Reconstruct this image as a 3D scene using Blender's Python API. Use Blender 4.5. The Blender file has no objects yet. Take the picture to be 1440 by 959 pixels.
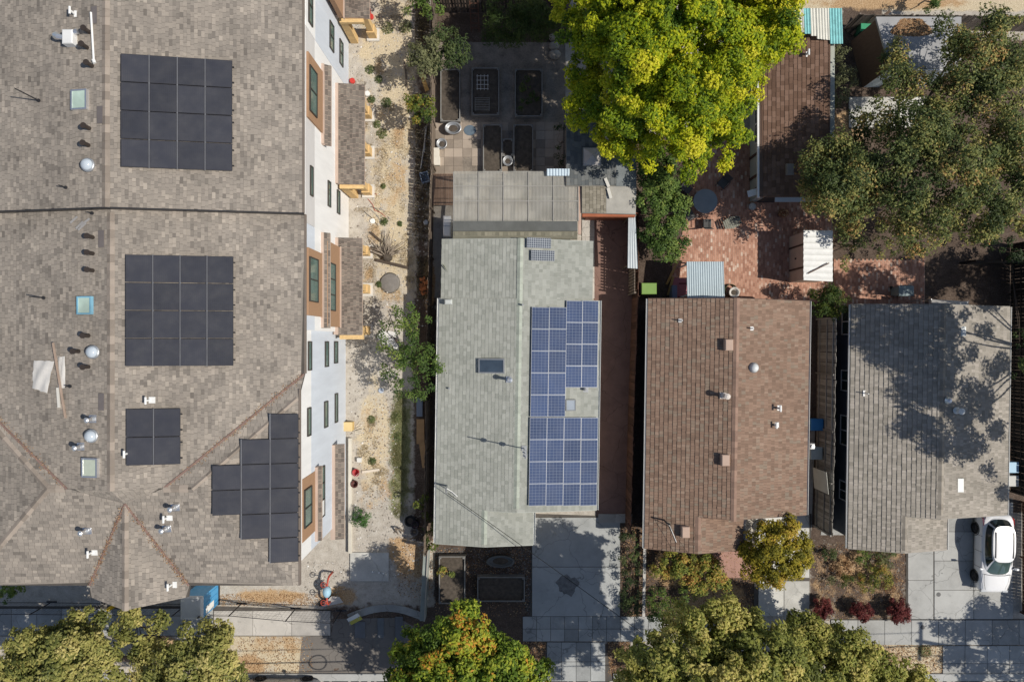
import bpy, math, random
import numpy as np
from mathutils import Vector, Matrix

# ------------------------------------------------------------------ camera, sky, sun
scene = bpy.context.scene
COL = scene.collection
rnd = random.Random(11)
nr = np.random.default_rng(11)
HC = 40.0            # camera height in metres

cam_d = bpy.data.cameras.new('camera')
cam_d.lens = 24.0; cam_d.sensor_width = 36.0
cam_d.clip_start = 0.5; cam_d.clip_end = 5000
cam = bpy.data.objects.new('camera', cam_d); COL.objects.link(cam)
cam.location = (0, 0, HC); cam.rotation_euler = (0, 0, 0)
scene.camera = cam

SUN = Vector((0.643*0.984, -0.643*0.178, 0.766))      # direction towards the sun
world = bpy.data.worlds.new('World'); scene.world = world
world.use_nodes = True
wn = world.node_tree.nodes; wl = world.node_tree.links
sky = wn.new('ShaderNodeTexSky'); sky.sky_type = 'NISHITA'; sky.sun_disc = False
sky.sun_elevation = math.radians(50); sky.sun_rotation = math.atan2(SUN.x, SUN.y)
wn['Background'].inputs[1].default_value = 0.08
wl.new(sky.outputs[0], wn['Background'].inputs[0])
sun_d = bpy.data.lights.new('sun', 'SUN'); sun_d.energy = 4.15; sun_d.angle = math.radians(0.5)
sun_d.color = (1.0, 0.94, 0.84)
sun = bpy.data.objects.new('sun', sun_d); COL.objects.link(sun)
sun.rotation_euler = SUN.to_track_quat('Z', 'Y').to_euler(); sun.location = SUN*80
scene.view_settings.view_transform = 'Standard'; scene.view_settings.look = 'None'
scene.view_settings.exposure = 0.0; scene.view_settings.gamma = 1.0
scene.cycles.max_bounces = 6; scene.cycles.transparent_max_bounces = 12

# ------------------------------------------------------------------ helpers
def P(px, py, z=0.0):
    k = (HC-z)/(HC*24.0)
    return Vector(((px-720)*k, (479.5-py)*k, z))
def G(px, py): return ((px-720)/24.0, (479.5-py)/24.0)
TM = {}
def wm(o): return TM.get(o, Matrix.Identity(4))
def tag(o, label=None, cat=None, group=None, kind=None):
    if label: o['label'] = label
    if cat: o['category'] = cat
    if group: o['group'] = group
    if kind: o['kind'] = kind
    return o
def thing(name, label, cat, loc=(0,0,0), rz=0.0, group=None):
    o = bpy.data.objects.new(name, None); COL.objects.link(o)
    o.empty_display_size = .3
    o.location = loc; o.rotation_euler = (0,0,rz)
    TM[o] = Matrix.Translation(Vector(loc)) @ Matrix.Rotation(rz, 4, 'Z')
    return tag(o, label, cat, group)
def link(name, me, parent=None, mat=None):
    o = bpy.data.objects.new(name, me); COL.objects.link(o)
    if parent:
        o.parent = parent
    TM[o] = wm(parent) if parent else Matrix.Identity(4)
    if mat is not None:                      # world matrix wanted
        l = wm(parent).inverted() @ mat if parent else mat
        o.matrix_basis = l; TM[o] = mat
    return o
def copy_tree(o, parent=None):
    c = o.copy(); COL.objects.link(c); c.parent = parent
    for ch in list(o.children): copy_tree(ch, c)
    return c
def place(o, loc, rz=0.0, label=None):
    o.location = loc; o.rotation_euler = (0,0,rz)
    if label: o['label'] = label
    return o
class MB:
    def __init__(s, xf=None): s.v=[]; s.f=[]; s.m=[]; s.xf=xf
    def add(s, vs, fs, m=0):
        b=len(s.v)
        for v in vs:
            v=Vector(v)
            if s.xf: v = s.xf @ v
            s.v.append((v.x,v.y,v.z))
        s.f += [tuple(i+b for i in f) for f in fs]; s.m += [m]*len(fs)
        return s
    def box(s, x0,x1,y0,y1,z0,z1, m=0, bev=0.0):
        if bev<=0:
            return s.add([(x0,y0,z0),(x1,y0,z0),(x1,y1,z0),(x0,y1,z0),(x0,y0,z1),(x1,y0,z1),(x1,y1,z1),(x0,y1,z1)],
             [(0,3,2,1),(4,5,6,7),(0,1,5,4),(1,2,6,5),(2,3,7,6),(3,0,4,7)], m)
        b=bev
        vs=[(x0,y0,z0),(x1,y0,z0),(x1,y1,z0),(x0,y1,z0),(x0,y0,z1-b),(x1,y0,z1-b),(x1,y1,z1-b),(x0,y1,z1-b),
            (x0+b,y0+b,z1),(x1-b,y0+b,z1),(x1-b,y1-b,z1),(x0+b,y1-b,z1)]
        return s.add(vs,[(0,3,2,1),(8,9,10,11),(0,1,5,4),(1,2,6,5),(2,3,7,6),(3,0,4,7),(4,5,9,8),(5,6,10,9),(6,7,11,10),(7,4,8,11)],m)
    def cbox(s, c, sx,sy,sz, m=0, bev=0.0):          # centred in x,y, base at c.z
        return s.box(c[0]-sx/2,c[0]+sx/2,c[1]-sy/2,c[1]+sy/2,c[2],c[2]+sz,m,bev)
    def obox(s, p0, p1, w, h, m=0):                  # a bar from p0 to p1
        p0=Vector(p0); p1=Vector(p1); d=(p1-p0).normalized()
        u=d.cross(Vector((0,0,1)))
        u = Vector((1,0,0)) if u.length<1e-4 else u.normalized()
        n=u.cross(d)
        u=u*w/2; n=n*h/2
        vs=[p0-u-n,p0+u-n,p0+u+n,p0-u+n,p1-u-n,p1+u-n,p1+u+n,p1-u+n]
        return s.add(vs,[(0,1,2,3),(7,6,5,4),(0,4,5,1),(1,5,6,2),(2,6,7,3),(3,7,4,0)],m)
    def prism(s, top, depth, m=0, ms=None):          # top polygon (ccw from above), extruded down
        n=len(top); top=[Vector(t) for t in top]
        bot=[t-Vector((0,0,depth)) for t in top]
        s.add(top+bot,[tuple(range(n)),tuple(range(2*n-1,n-1,-1))],m)
        b=len(s.v)-2*n
        s.f += [(b+i,b+n+i,b+n+(i+1)%n,b+(i+1)%n) for i in range(n)]; s.m += [m if ms is None else ms]*n
        return s
    def tube(s, pts, r, n=6, m=0):
        pts=[Vector(p) for p in pts]
        rs=r if isinstance(r,(list,tuple)) else [r]*len(pts)
        vs=[];fs=[]
        a=None
        for i,p in enumerate(pts):
            d=(pts[min(i+1,len(pts)-1)]-pts[max(i-1,0)]).normalized()
            if a is None or abs(a.dot(d))>.95:
                a=Vector((1,0,0)) if abs(d.x)<.8 else Vector((0,1,0))
            u=(a-d*a.dot(d)).normalized(); w=d.cross(u); a=u
            for k in range(n):
                t=2*math.pi*k/n
                vs.append(p+(u*math.cos(t)+w*math.sin(t))*rs[i])
        for i in range(len(pts)-1):
            for k in range(n):
                k2=(k+1)%n
                fs.append((i*n+k,i*n+k2,(i+1)*n+k2,(i+1)*n+k))
        fs.append(tuple(range(n-1,-1,-1))); fs.append(tuple(range((len(pts)-1)*n,len(pts)*n)))
        return s.add(vs,fs,m)
    def lathe(s, c, prof, n=16, m=0, sx=1.0, sy=1.0):
        vs=[];fs=[]
        for (r,z) in prof:
            for k in range(n):
                t=2*math.pi*k/n
                vs.append((c[0]+r*sx*math.cos(t),c[1]+r*sy*math.sin(t),c[2]+z))
        for i in range(len(prof)-1):
            for k in range(n):
                k2=(k+1)%n
                fs.append((i*n+k,i*n+k2,(i+1)*n+k2,(i+1)*n+k))
        fs.append(tuple(range(n-1,-1,-1))); fs.append(tuple(range((len(prof)-1)*n,len(prof)*n)))
        return s.add(vs,fs,m)
    def mesh(s, name, mats, inv=None, smooth=False):
        me=bpy.data.meshes.new(name)
        vs=s.v if inv is None else [tuple(inv @ Vector(v)) for v in s.v]
        me.from_pydata(vs,[],s.f)
        for mt in (mats if isinstance(mats,(list,tuple)) else [mats]): me.materials.append(mt)
        me.polygons.foreach_set('material_index', s.m)
        if smooth: me.polygons.foreach_set('use_smooth',[True]*len(s.f))
        me.update()
        return me
    def build(s, name, mats, parent=None, smooth=False, label=None, cat=None, group=None, kind=None):
        inv = wm(parent).inverted() if parent else None
        if parent is None:                       # own origin at the base centre
            a=np.array(s.v); c=Vector(((a[:,0].min()+a[:,0].max())/2,(a[:,1].min()+a[:,1].max())/2,a[:,2].min()))
            inv=Matrix.Translation(-c)
        o=link(name, s.mesh(name,mats,inv,smooth), parent)
        if parent is None:
            o.location=c; TM[o]=Matrix.Translation(c)
        return tag(o,label,cat,group,kind)

def np_mesh(name, verts, loops, totals, mats, parent=None, rv=None, smooth=False, extra=None):
    """fast mesh from flat arrays; rv = one random value per face"""
    me=bpy.data.meshes.new(name)
    verts=np.asarray(verts,dtype=np.float32)
    if parent is not None and parent in TM:
        i=np.array(TM[parent].inverted()); verts=(verts@i[:3,:3].T.astype(np.float32)+i[:3,3].astype(np.float32))
    totals=np.asarray(totals,dtype=np.int32); loops=np.asarray(loops,dtype=np.int32)
    me.vertices.add(len(verts)); me.vertices.foreach_set('co',np.ascontiguousarray(verts,dtype=np.float32).ravel())
    me.loops.add(len(loops)); me.loops.foreach_set('vertex_index',loops)
    me.polygons.add(len(totals))
    starts=np.concatenate([[0],np.cumsum(totals)[:-1]]).astype(np.int32)
    me.polygons.foreach_set('loop_start',starts); me.polygons.foreach_set('loop_total',totals)
    for m in (mats if isinstance(mats,(list,tuple)) else [mats]): me.materials.append(m)
    if rv is not None:
        a=me.attributes.new('rv','FLOAT','FACE'); a.data.foreach_set('value',np.asarray(rv,dtype=np.float32))
    if extra:
        for k,val in extra.items():
            a=me.attributes.new(k,'FLOAT','POINT'); a.data.foreach_set('value',np.asarray(val,dtype=np.float32).ravel())
    me.polygons.foreach_set('use_smooth',np.full(len(totals),bool(smooth)))
    me.update(calc_edges=True)
    return link(name,me,parent)

# ------------------------------------------------------------------ materials
def srgb(r,g,b):
    f=lambda c: (c/255/12.92) if c<=10 else ((c/255+.055)/1.055)**2.4
    return (f(r),f(g),f(b))
class NT:
    def __init__(s,name):
        s.mat=bpy.data.materials.new(name); s.mat.use_nodes=True
        s.t=s.mat.node_tree; s.n=s.t.nodes; s.b=s.n['Principled BSDF']
        s.pos=None
    def new(s,t,**k):
        n=s.n.new(t)
        for a,v in k.items(): setattr(n,a,v)
        return n
    def lk(s,a,b): s.t.links.new(a,b)
    def coord(s,obj=False):
        if obj:
            return s.new('ShaderNodeTexCoord').outputs['Object']
        if s.pos is None: s.pos=s.new('ShaderNodeNewGeometry').outputs['Position']
        return s.pos
    def noise(s,scale,detail=4,obj=False,stretch=None,rough=.55):
        n=s.new('ShaderNodeTexNoise'); n.inputs['Scale'].default_value=scale
        n.inputs['Detail'].default_value=detail; n.inputs['Roughness'].default_value=rough
        c=s.coord(obj)
        if stretch:
            mp=s.new('ShaderNodeMapping'); mp.inputs['Scale'].default_value=stretch
            s.lk(c,mp.inputs[0]); c=mp.outputs[0]
        s.lk(c,n.inputs['Vector'])
        return n.outputs['Fac']
    def math(s,op,a,b=None,clamp=False):
        n=s.new('ShaderNodeMath',operation=op); n.use_clamp=clamp
        for i,x in enumerate((a,b)):
            if x is None: continue
            if isinstance(x,(int,float)): n.inputs[i].default_value=x
            else: s.lk(x,n.inputs[i])
        return n.outputs[0]
    def ramp(s,fac,stops):
        n=s.new('ShaderNodeValToRGB'); e=n.color_ramp.elements
        while len(e)<len(stops): e.new(.5)
        for i,(p,c) in enumerate(stops):
            e[i].position=p; e[i].color=(*c,1)
        s.lk(fac,n.inputs[0]); return n.outputs[0]
    def mix(s,fac,a,b,blend='MIX'):
        n=s.new('ShaderNodeMixRGB',blend_type=blend)
        for i,x in enumerate((fac,a,b)):
            if isinstance(x,(int,float)): n.inputs[i].default_value=x
            elif isinstance(x,tuple): n.inputs[i].default_value=(*x,1)
            else: s.lk(x,n.inputs[i])
        return n.outputs[0]
    def attr(s,name):
        return s.new('ShaderNodeAttribute',attribute_name=name).outputs['Fac']
    def objrand(s): return s.new('ShaderNodeObjectInfo').outputs['Random']
    def col(s,c):
        if isinstance(c,tuple): s.b.inputs['Base Color'].default_value=(*c,1)
        else: s.lk(c,s.b.inputs['Base Color'])
    def bump(s,h,strength=.3,dist=.02):
        n=s.new('ShaderNodeBump'); n.inputs['Strength'].default_value=strength; n.inputs['Distance'].default_value=dist
        s.lk(h,n.inputs['Height']); s.lk(n.outputs[0],s.b.inputs['Normal'])
    def set(s,rough=.8,metal=0.0,spec=.3):
        s.b.inputs['Roughness'].default_value=rough; s.b.inputs['Metallic'].default_value=metal
        s.b.inputs['Specular IOR Level'].default_value=spec
        return s.mat
def mul(c,k): return tuple(min(1,x*k) for x in c)
MC={}
def M(name,c,rough=.8,var=.18,scale=2.0,fine=40.0,metal=0.0,spec=.3,orand=0.0,stretch=None,bump=.15):
    """plain surface with two scales of grime"""
    if name in MC: return MC[name]
    t=NT(name)
    a=t.noise(scale,5,stretch=stretch); b=t.noise(fine,2,stretch=stretch)
    f=t.math('ADD',t.math('MULTIPLY',a,.65),t.math('MULTIPLY',b,.35))
    if orand: f=t.math('ADD',f,t.math('MULTIPLY',t.math('SUBTRACT',t.objrand(),.5),orand))
    t.col(t.ramp(f,[(.3,mul(c,1-var)),(.7,mul(c,1+var))]))
    if bump: t.bump(b,bump,.01)
    MC[name]=t.set(rough,metal,spec); return MC[name]
def MRV(name,stops,rough=.9,blotch=.25,scale=.35,grain=.2,spec=.2):
    """colour per piece from the face value rv, blotched by weathering"""
    t=NT(name)
    c=t.ramp(t.attr('rv'),stops)
    n=t.noise(scale,4); g=t.noise(18,3)
    k=t.math('ADD',t.math('MULTIPLY',n,blotch*2),t.math('MULTIPLY',g,grain*2))
    k=t.math('ADD',k,1-blotch-grain)
    cc=t.mix(1.0,c,k,'MULTIPLY')
    t.col(cc); t.bump(t.noise(70,2),.3,.006)
    return t.set(rough,0,spec)
def MLEAF(name,stops,trans=.28,rough=.55,hue=.15):
    t=NT(name)
    c=t.ramp(t.attr('rv'),stops)
    n=t.noise(.5,2)
    c=t.mix(1.0,c,t.math('ADD',t.math('MULTIPLY',n,2*hue),1-hue),'MULTIPLY')
    t.col(c); t.set(rough,0,.25)
    tr=t.new('ShaderNodeBsdfTranslucent'); t.lk(c,tr.inputs[0])
    mx=t.new('ShaderNodeMixShader'); mx.inputs[0].default_value=trans
    t.lk(t.b.outputs[0],mx.inputs[1]); t.lk(tr.outputs[0],mx.inputs[2])
    t.lk(mx.outputs[0],t.n['Material Output'].inputs[0])
    return t.mat
def MGLASS(name,c,rough=.08,spec=.6):
    t=NT(name); n=t.noise(1.3,2)
    t.col(t.ramp(n,[(.3,mul(c,.8)),(.7,mul(c,1.2))])); return t.set(rough,0,spec)
white_metal=M('white painted metal',(.72,.72,.71),.45,.08)
grey_metal=M('galvanised steel',(.45,.46,.47),.4,.15,metal=.6)
black_pl=M('black plastic',(.02,.02,.022),.5,.2)
dark_metal=M('dark metal',(.05,.05,.055),.45,.2,metal=.4)
silver=M('bright aluminium',(.75,.76,.78),.3,.06,metal=.8)
white_pl=M('white plastic',(.78,.78,.76),.5,.06)
wood_tan=M('new timber',(.56,.36,.14),.7,.22,3,30,stretch=(1,6,6),orand=.3)
wood_old=M('weathered timber',(.17,.135,.105),.85,.3,3,30,orand=.6)
wood_red=M('redwood boards',(.105,.052,.035),.85,.3,3,30,orand=.6)
wood_grey=M('grey timber',(.30,.28,.25),.85,.25,3,30,orand=.5)
glass_dark=MGLASS('window glass',(.035,.06,.06))
trim_white=M('white trim paint',(.76,.76,.74),.5,.06)
soil=M('dark soil',(.085,.070,.056),.95,.45,5,35,bump=.6)
terracotta=M('terracotta',(.22,.08,.045),.8,.2)
# ------------------------------------------------------------------ ground
def ground():
    x0,x1,y0,y1=-33.0,33.0,-23.0,23.0; st=.2
    nx=int((x1-x0)/st)+1; ny=int((y1-y0)/st)+1
    xs=np.linspace(x0,x1,nx); ys=np.linspace(y0,y1,ny)
    X,Y=np.meshgrid(xs,ys); px=X*24+720; py=479.5-Y*24
    W={k:np.zeros_like(px) for k in ('straw','green','litter','mulch')}
    def sm(d,s): return np.clip(.5-d/s,0,1)
    def rect(ch,a,b,c,d,v,s=10):
        dd=np.maximum(np.maximum(a-px,px-c),np.maximum(b-py,py-d))
        W[ch]=np.maximum(W[ch],v*sm(dd,s))
    def blob(ch,cx,cy,rx,ry,v):
        q=((px-cx)/rx)**2+((py-cy)/ry)**2
        W[ch]=np.maximum(W[ch],v*np.clip(1.35-q,0,1))
    # building lot: straw along the middle, gravel next to the wall
    rect('straw',525,-40,585,420,.55,60); blob('straw',560,150,26,120,.52); blob('straw',545,300,26,90,.45)
    blob('straw',525,620,26,90,.5); blob('litter',535,95,10,14,.35); blob('litter',560,190,10,22,.35); blob('litter',530,215,8,16,.3); blob('litter',545,285,12,14,.3); blob('litter',520,385,8,20,.35); blob('litter',515,590,10,20,.3); blob('litter',540,690,12,20,.3); blob('straw',540,60,40,50,.55)
    blob('litter',528,640,10,60,.2); blob('litter',515,700,12,30,.25); blob('litter',578,790,24,36,.5)
    blob('litter',560,775,18,20,.6)
    blob('green',563,620,17,80,.6); blob('green',560,690,16,42,.52); blob('green',568,570,14,30,.42)
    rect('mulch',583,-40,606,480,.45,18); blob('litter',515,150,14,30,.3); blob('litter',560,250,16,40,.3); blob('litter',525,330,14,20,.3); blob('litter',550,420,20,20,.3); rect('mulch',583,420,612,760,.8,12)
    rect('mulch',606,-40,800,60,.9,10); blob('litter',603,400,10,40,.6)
    # dirt in front of the apartment block
    rect('litter',300,838,470,852,.34,16); blob('litter',380,838,60,10,.6); blob('litter',475,838,30,14,.7)
    # planting strip by the street
    rect('straw',330,895,440,948,.6,24); blob('litter',395,905,50,16,.35); blob('litter',350,935,30,15,.6)
    rect('straw',0,895,340,950,.3,20); blob('litter',225,905,30,14,.7)
    rect('mulch',465,855,745,950,.7,25)
    # front gardens
    rect('mulch',612,765,748,868,.9,8); rect('mulch',872,735,908,872,.95,6); rect('mulch',906,765,1064,875,.85,8)
    blob('litter',1005,845,50,30,.8); blob('litter',945,800,30,25,.7)
    rect('mulch',1138,735,1278,872,.5,8); rect('litter',1140,770,1272,872,.22,20); blob('litter',1195,795,26,22,.5)
    rect('straw',1190,903,1350,952,.6,14); blob('green',1300,915,12,10,.6); blob('litter',1240,925,50,18,.45)
    rect('mulch',735,902,770,952,.95,8); rect('mulch',852,902,885,952,.95,8)
    # back gardens
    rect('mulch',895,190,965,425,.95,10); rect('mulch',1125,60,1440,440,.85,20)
    blob('litter',1188,185,26,30,.9); blob('litter',1150,330,40,30,.4)
    rect('mulch',1185,10,1240,140,.8,12)
    rect('straw',1120,-40,1500,14,1.0,6); blob('litter',1250,5,120,10,.6); rect('straw',618,-60,780,8,.5,8)
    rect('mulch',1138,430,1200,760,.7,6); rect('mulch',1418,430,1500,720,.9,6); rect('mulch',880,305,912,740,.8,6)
    n=nx*ny; V=np.stack([X,Y,np.zeros_like(X)],-1).reshape(-1,3)
    V[:,2]+=nr.normal(0,.006,n)
    i=np.arange(ny-1)[:,None]*nx+np.arange(nx-1)[None,:]
    L=np.stack([i,i+1,i+nx+1,i+nx],-1).reshape(-1)
    t=NT('bare ground')
    big=t.noise(.6,5); mid=t.noise(2.2,6,rough=.7); fine=t.noise(14,4,rough=.7); mid2=t.noise(1.3,6,rough=.7,stretch=(1.1,.9,1))
    base=t.ramp(t.math('ADD',t.math('MULTIPLY',mid,.6),t.math('MULTIPLY',fine,.4)),[(.33,(.30,.265,.225)),(.5,(.46,.42,.365)),(.68,(.58,.545,.49))])
    def layer(base,ch,colr,nz,k=3.2):
        w=t.attr(ch)
        f=t.math('MULTIPLY',t.math('ADD',w,t.math('MULTIPLY',t.math('SUBTRACT',nz,.62),1.5)),k,clamp=True)
        f=t.math('MULTIPLY',f,t.math('GREATER_THAN',w,.02))
        return t.mix(f,base,colr)
    straw=t.ramp(fine,[(.3,(.40,.32,.21)),(.55,(.60,.51,.36)),(.75,(.72,.64,.50))])
    green=t.ramp(fine,[(.3,(.10,.11,.05)),(.7,(.26,.26,.13))])
    litter=t.ramp(fine,[(.3,(.23,.145,.08)),(.5,(.45,.30,.165)),(.72,(.64,.48,.31))])
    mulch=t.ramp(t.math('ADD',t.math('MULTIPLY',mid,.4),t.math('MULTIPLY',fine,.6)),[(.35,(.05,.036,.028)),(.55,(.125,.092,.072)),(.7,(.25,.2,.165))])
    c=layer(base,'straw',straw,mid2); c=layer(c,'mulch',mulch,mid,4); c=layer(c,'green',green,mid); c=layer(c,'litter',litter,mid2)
    t.col(c); t.bump(t.math('ADD',mid,fine),.55,.05)
    o=np_mesh('ground',V,L,np.full((nx-1)*(ny-1),4),t.set(.95,0,.15),extra=W,smooth=True)
    tag(o,kind='structure')
    mb=MB(); mb.box(-900,900,-900,900,-.5,-.06)
    mb.build('terrain',M('distant dry ground',(.22,.19,.14),.95,.3,.02,.4),kind='structure')
ground()
def sheet(name,pts,z,mat,th=.05):
    mb=MB(); mb.prism([Vector((*G(x,y),z)) for x,y in reversed(pts)] if area(pts)>0 else [Vector((*G(x,y),z)) for x,y in pts],th)
    return mb.build(name,mat,kind='structure')
def area(p): return sum(p[i][0]*p[(i+1)%len(p)][1]-p[(i+1)%len(p)][0]*p[i][1] for i in range(len(p)))/2
def concrete(name,c,var=.2,cracks=True,orand=.35,stain=.35):
    t=NT(name)
    a=t.noise(.9,6,rough=.65); b=t.noise(30,3); s=t.noise(.5,6,rough=.7)
    f=t.math('ADD',t.math('MULTIPLY',a,.7),t.math('MULTIPLY',b,.3))
    f=t.math('ADD',f,t.math('MULTIPLY',t.math('SUBTRACT',t.objrand(),.5),orand))
    col=t.ramp(f,[(.28,mul(c,1-var*1.4)),(.5,c),(.75,mul(c,1+var))])
    st=t.math('MULTIPLY',t.math('SUBTRACT',s,.5),stain*4,clamp=True)
    col=t.mix(st,col,mul(c,.62))
    if cracks:
        v=t.new('ShaderNodeTexVoronoi',feature='DISTANCE_TO_EDGE'); v.inputs['Scale'].default_value=.45
        nn=t.new('ShaderNodeTexNoise'); nn.inputs['Scale'].default_value=1.5
        t.lk(t.coord(),nn.inputs['Vector'])
        vm=t.new('ShaderNodeVectorMath',operation='MULTIPLY_ADD'); vm.inputs[1].default_value=(.7,.7,.7)
        t.lk(nn.outputs['Color'],vm.inputs[0]); t.lk(t.coord(),vm.inputs[2]); t.lk(vm.outputs[0],v.inputs['Vector'])
        cr=t.math('LESS_THAN',v.outputs['Distance'],.006)
        col=t.mix(t.math('MULTIPLY',cr,.55),col,mul(c,.35))
    sp=t.math('MULTIPLY',t.math('SUBTRACT',t.noise(2.6,3,rough=.65),.63),9,clamp=True)
    col=t.mix(t.math('MULTIPLY',sp,.45),col,mul(c,.5))
    t.col(col); t.bump(b,.2,.008)
    return t.set(.9,0,.2)
conc_pale=concrete('pale concrete',(.50,.47,.43))
conc_grey=concrete('grey concrete',(.40,.40,.385))
conc_drive=concrete('driveway concrete',(.37,.38,.375),stain=.45)
conc_red=concrete('red tinted concrete',(.25,.155,.128),cracks=True,stain=.4)
conc_pink=concrete('pink tinted concrete',(.42,.25,.205),cracks=True)
conc_white=concrete('white concrete',(.62,.61,.57))
joint=M('joint sand',(.10,.09,.08),.95,.3)
asphalt=concrete('asphalt',(.085,.083,.08),cracks=True,stain=.2)
asph_old=concrete('old asphalt patch',(.17,.155,.14),cracks=True,stain=.2)
def slabs(parent,x0,y0,x1,y1,nx,ny,mat,ztop,gap=.022,th=.045,skip=None):
    """slab pieces laid in a grid between pixel corners (ground level)"""
    X0,Y0=G(x0,y0); X1,Y1=G(x1,y1); sx=(X1-X0)/nx; sy=(Y0-Y1)/ny
    mb=MB(); mb.box(-sx/2+gap/2,sx/2-gap/2,-sy/2+gap/2,sy/2-gap/2,-th,0,0,.006); me=mb.mesh('paving_slab',mat)
    for i in range(nx):
        for j in range(ny):
            if skip and skip(i,j): continue
            m=Matrix.Translation((X0+(i+.5)*sx,Y0-(j+.5)*sy,ztop+rnd.uniform(-.002,.002)))@Matrix.Rotation(rnd.uniform(-.004,.004),4,'Y')
            link('paving_slab',me,parent,m)
# road, kerb, pavements
sheet('road',[(-900,957),(2400,957),(2400,1250),(-900,1250)],.004,asphalt)
mb=MB(); X,Y=G(-200,946); X2,Y2=G(760,956)
mb.box(X,X2,Y2,Y,-.05,.12,0,.02)
X,Y=G(862,946); X2,Y2=G(1700,956); mb.box(X,X2,Y2,Y,-.05,.12,0,.02)
mb.build('kerb',conc_grey,kind='structure')
w1=sheet('pavement',[(-160,852),(300,852),(466,857),(466,894),(-160,894)],.03,joint)
slabs(w1,-160,855,300,893,13,1,conc_grey,.055); 
slabs(w1,301,858,465,893,3,1,conc_pale,.055)
w2=sheet('pavement',[(735,866),(932,866),(932,901),(735,901)],.03,joint)
slabs(w2,735,866,931,901,10,2,conc_drive,.055)
w3=sheet('pavement',[(1168,870),(1470,870),(1470,906),(1168,906)],.03,joint)
slabs(w3,1168,871,1470,906,8,1,conc_grey,.055)
d1=sheet('driveway_apron',[(768,902),(850,902),(862,957),(762,957)],.03,joint)
slabs(d1,769,902,851,957,4,2,conc_drive,.057)
d2=sheet('driveway_apron',[(1330,907),(1450,907),(1450,957),(1322,957)],.03,joint)
slabs(d2,1325,907,1450,957,4,2,conc_grey,.057)
dr=sheet('driveway',[(749,722),(872,726),(872,865),(745,865)],.03,joint)
slabs(dr,748,727,872,866,1,2,conc_drive,.058,.03)
slabs(dr,841,722,889,735,2,1,conc_pale,.054)
sp=sheet('side_drive',[(834,302),(892,302),(886,734),(838,734)],.024,conc_red)
slabs(sp,818,305,836,420,1,4,conc_pale,.05)
dd=sheet('driveway',[(1274,700),(1424,700),(1424,871),(1274,871)],.03,joint)
slabs(dd,1276,706,1312,870,1,3,conc_grey,.055); slabs(dd,1313,706,1424,870,2,4,conc_grey,.055)
wk=sheet('garden_path',[(1060,722),(1141,722),(1137,866),(1060,866)],.028,joint)
slabs(wk,1062,722,1138,812,2,2,conc_white,.05,.03); slabs(wk,1066,816,1138,866,2,1,conc_white,.05,.03)
sheet('doorstep_pad',[(1000,772),(1062,772),(1062,812),(1003,812)],.03,conc_pink)
cp=sheet('concrete_pad',[(493,776),(547,776),(547,816),(493,816)],.10,conc_white,.12)
mb=MB()
for (a,b) in ((525,802),(534,803),(540,804)):
    c=G(a,b); mb.tube([(c[0],c[1],.08),(c[0],c[1],.24)],.05,8)
mb.build('pipe_stub',white_pl,cp)
sheet('asphalt_patch',[(425,895),(466,893),(470,870),(560,868),(615,900),(620,946),(420,946)],.012,asph_old)
# curved trench edge and dark steel plates by the entrance
mb=MB(); pts=[Vector((*G(490+i*9,868-14*math.sin(i/12*math.pi)),.02)) for i in range(13)]
for a,b in zip(pts,pts[1:]): mb.obox(a,b+(b-a)*.02,.42,.06)
mb.build('trench_edge',conc_grey,kind='structure')
pp=sheet('concrete_yard',[(1194,136),(1300,136),(1300,182),(1194,182)],.026,joint)
slabs(pp,1193,137,1300,180,3,1,conc_white,.05,.025)
# paved back garden of the centre house
bp=sheet('paved_yard',[(610,60),(795,60),(795,247),(610,247)],.02,M('yard grit',(.24,.205,.17),.95,.45,1.6,12,bump=.5))
paver=concrete('stone pavers',(.36,.30,.245),cracks=False,orand=.6)
slabs(bp,612,172,792,246,14,6,paver,.04,.014,.04,skip=lambda i,j: rnd.random()<.08)

# brick patios (single bricks stay below a few pixels)
brick_m=MRV('clay brick',[(0,(.33,.165,.115)),(.45,(.44,.235,.165)),(.88,(.54,.31,.225)),(.96,(.60,.43,.34)),(1,(.64,.52,.43))],.9,.18,.8,.10)
def brick_field(name,poly,bx=.118,by=.225):
    base=sheet(name,poly,.044,M('mortar',(.40,.31,.25),.95,.25))
    gx=[G(*p) for p in poly]; xs=[g[0] for g in gx]; ys=[g[1] for g in gx]
    V=[];R=[]
    i=0; x=min(xs)
    def inside(x,y):
        c=False
        for k in range(len(gx)):
            a=gx[k]; b=gx[k-1]
            if (a[1]>y)!=(b[1]>y) and x<(b[0]-a[0])*(y-a[1])/(b[1]-a[1])+a[0]: c=not c
        return c
    while x<max(xs):
        y=min(ys)-(by/2 if i%2 else 0)
        while y<max(ys):
            if inside(x+bx/2,y+by/2):
                h=.05+rnd.uniform(-.002,.002); g=.006
                a,b,c,d=x+g,x+bx-g,y+g,y+by-g
                V.append([(a,c,h),(b,c,h),(b,d,h),(a,d,h),(a,c,.02),(b,c,.02),(b,d,.02),(a,d,.02)]); R+= [rnd.random()]*5
            y+=by
        x+=bx; i+=1
    n=len(V); V=np.array(V).reshape(-1,3); b=(np.arange(n)*8)[:,None,None]
    F=np.array([(0,1,2,3),(0,4,5,1),(1,5,6,2),(2,6,7,3),(3,7,4,0)])[None]+b
    tag(np_mesh('brick',V,F.reshape(-1),np.full(n*5,4),brick_m,base,rv=R),kind='stuff')
brick_field('brick_patio',[(968,195),(1068,195),(1068,265),(1170,265),(1170,425),(945,425),(945,375),(968,300)])
brick_field('brick_patio',[(1172,366),(1300,366),(1300,440),(1172,440)])
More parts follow.
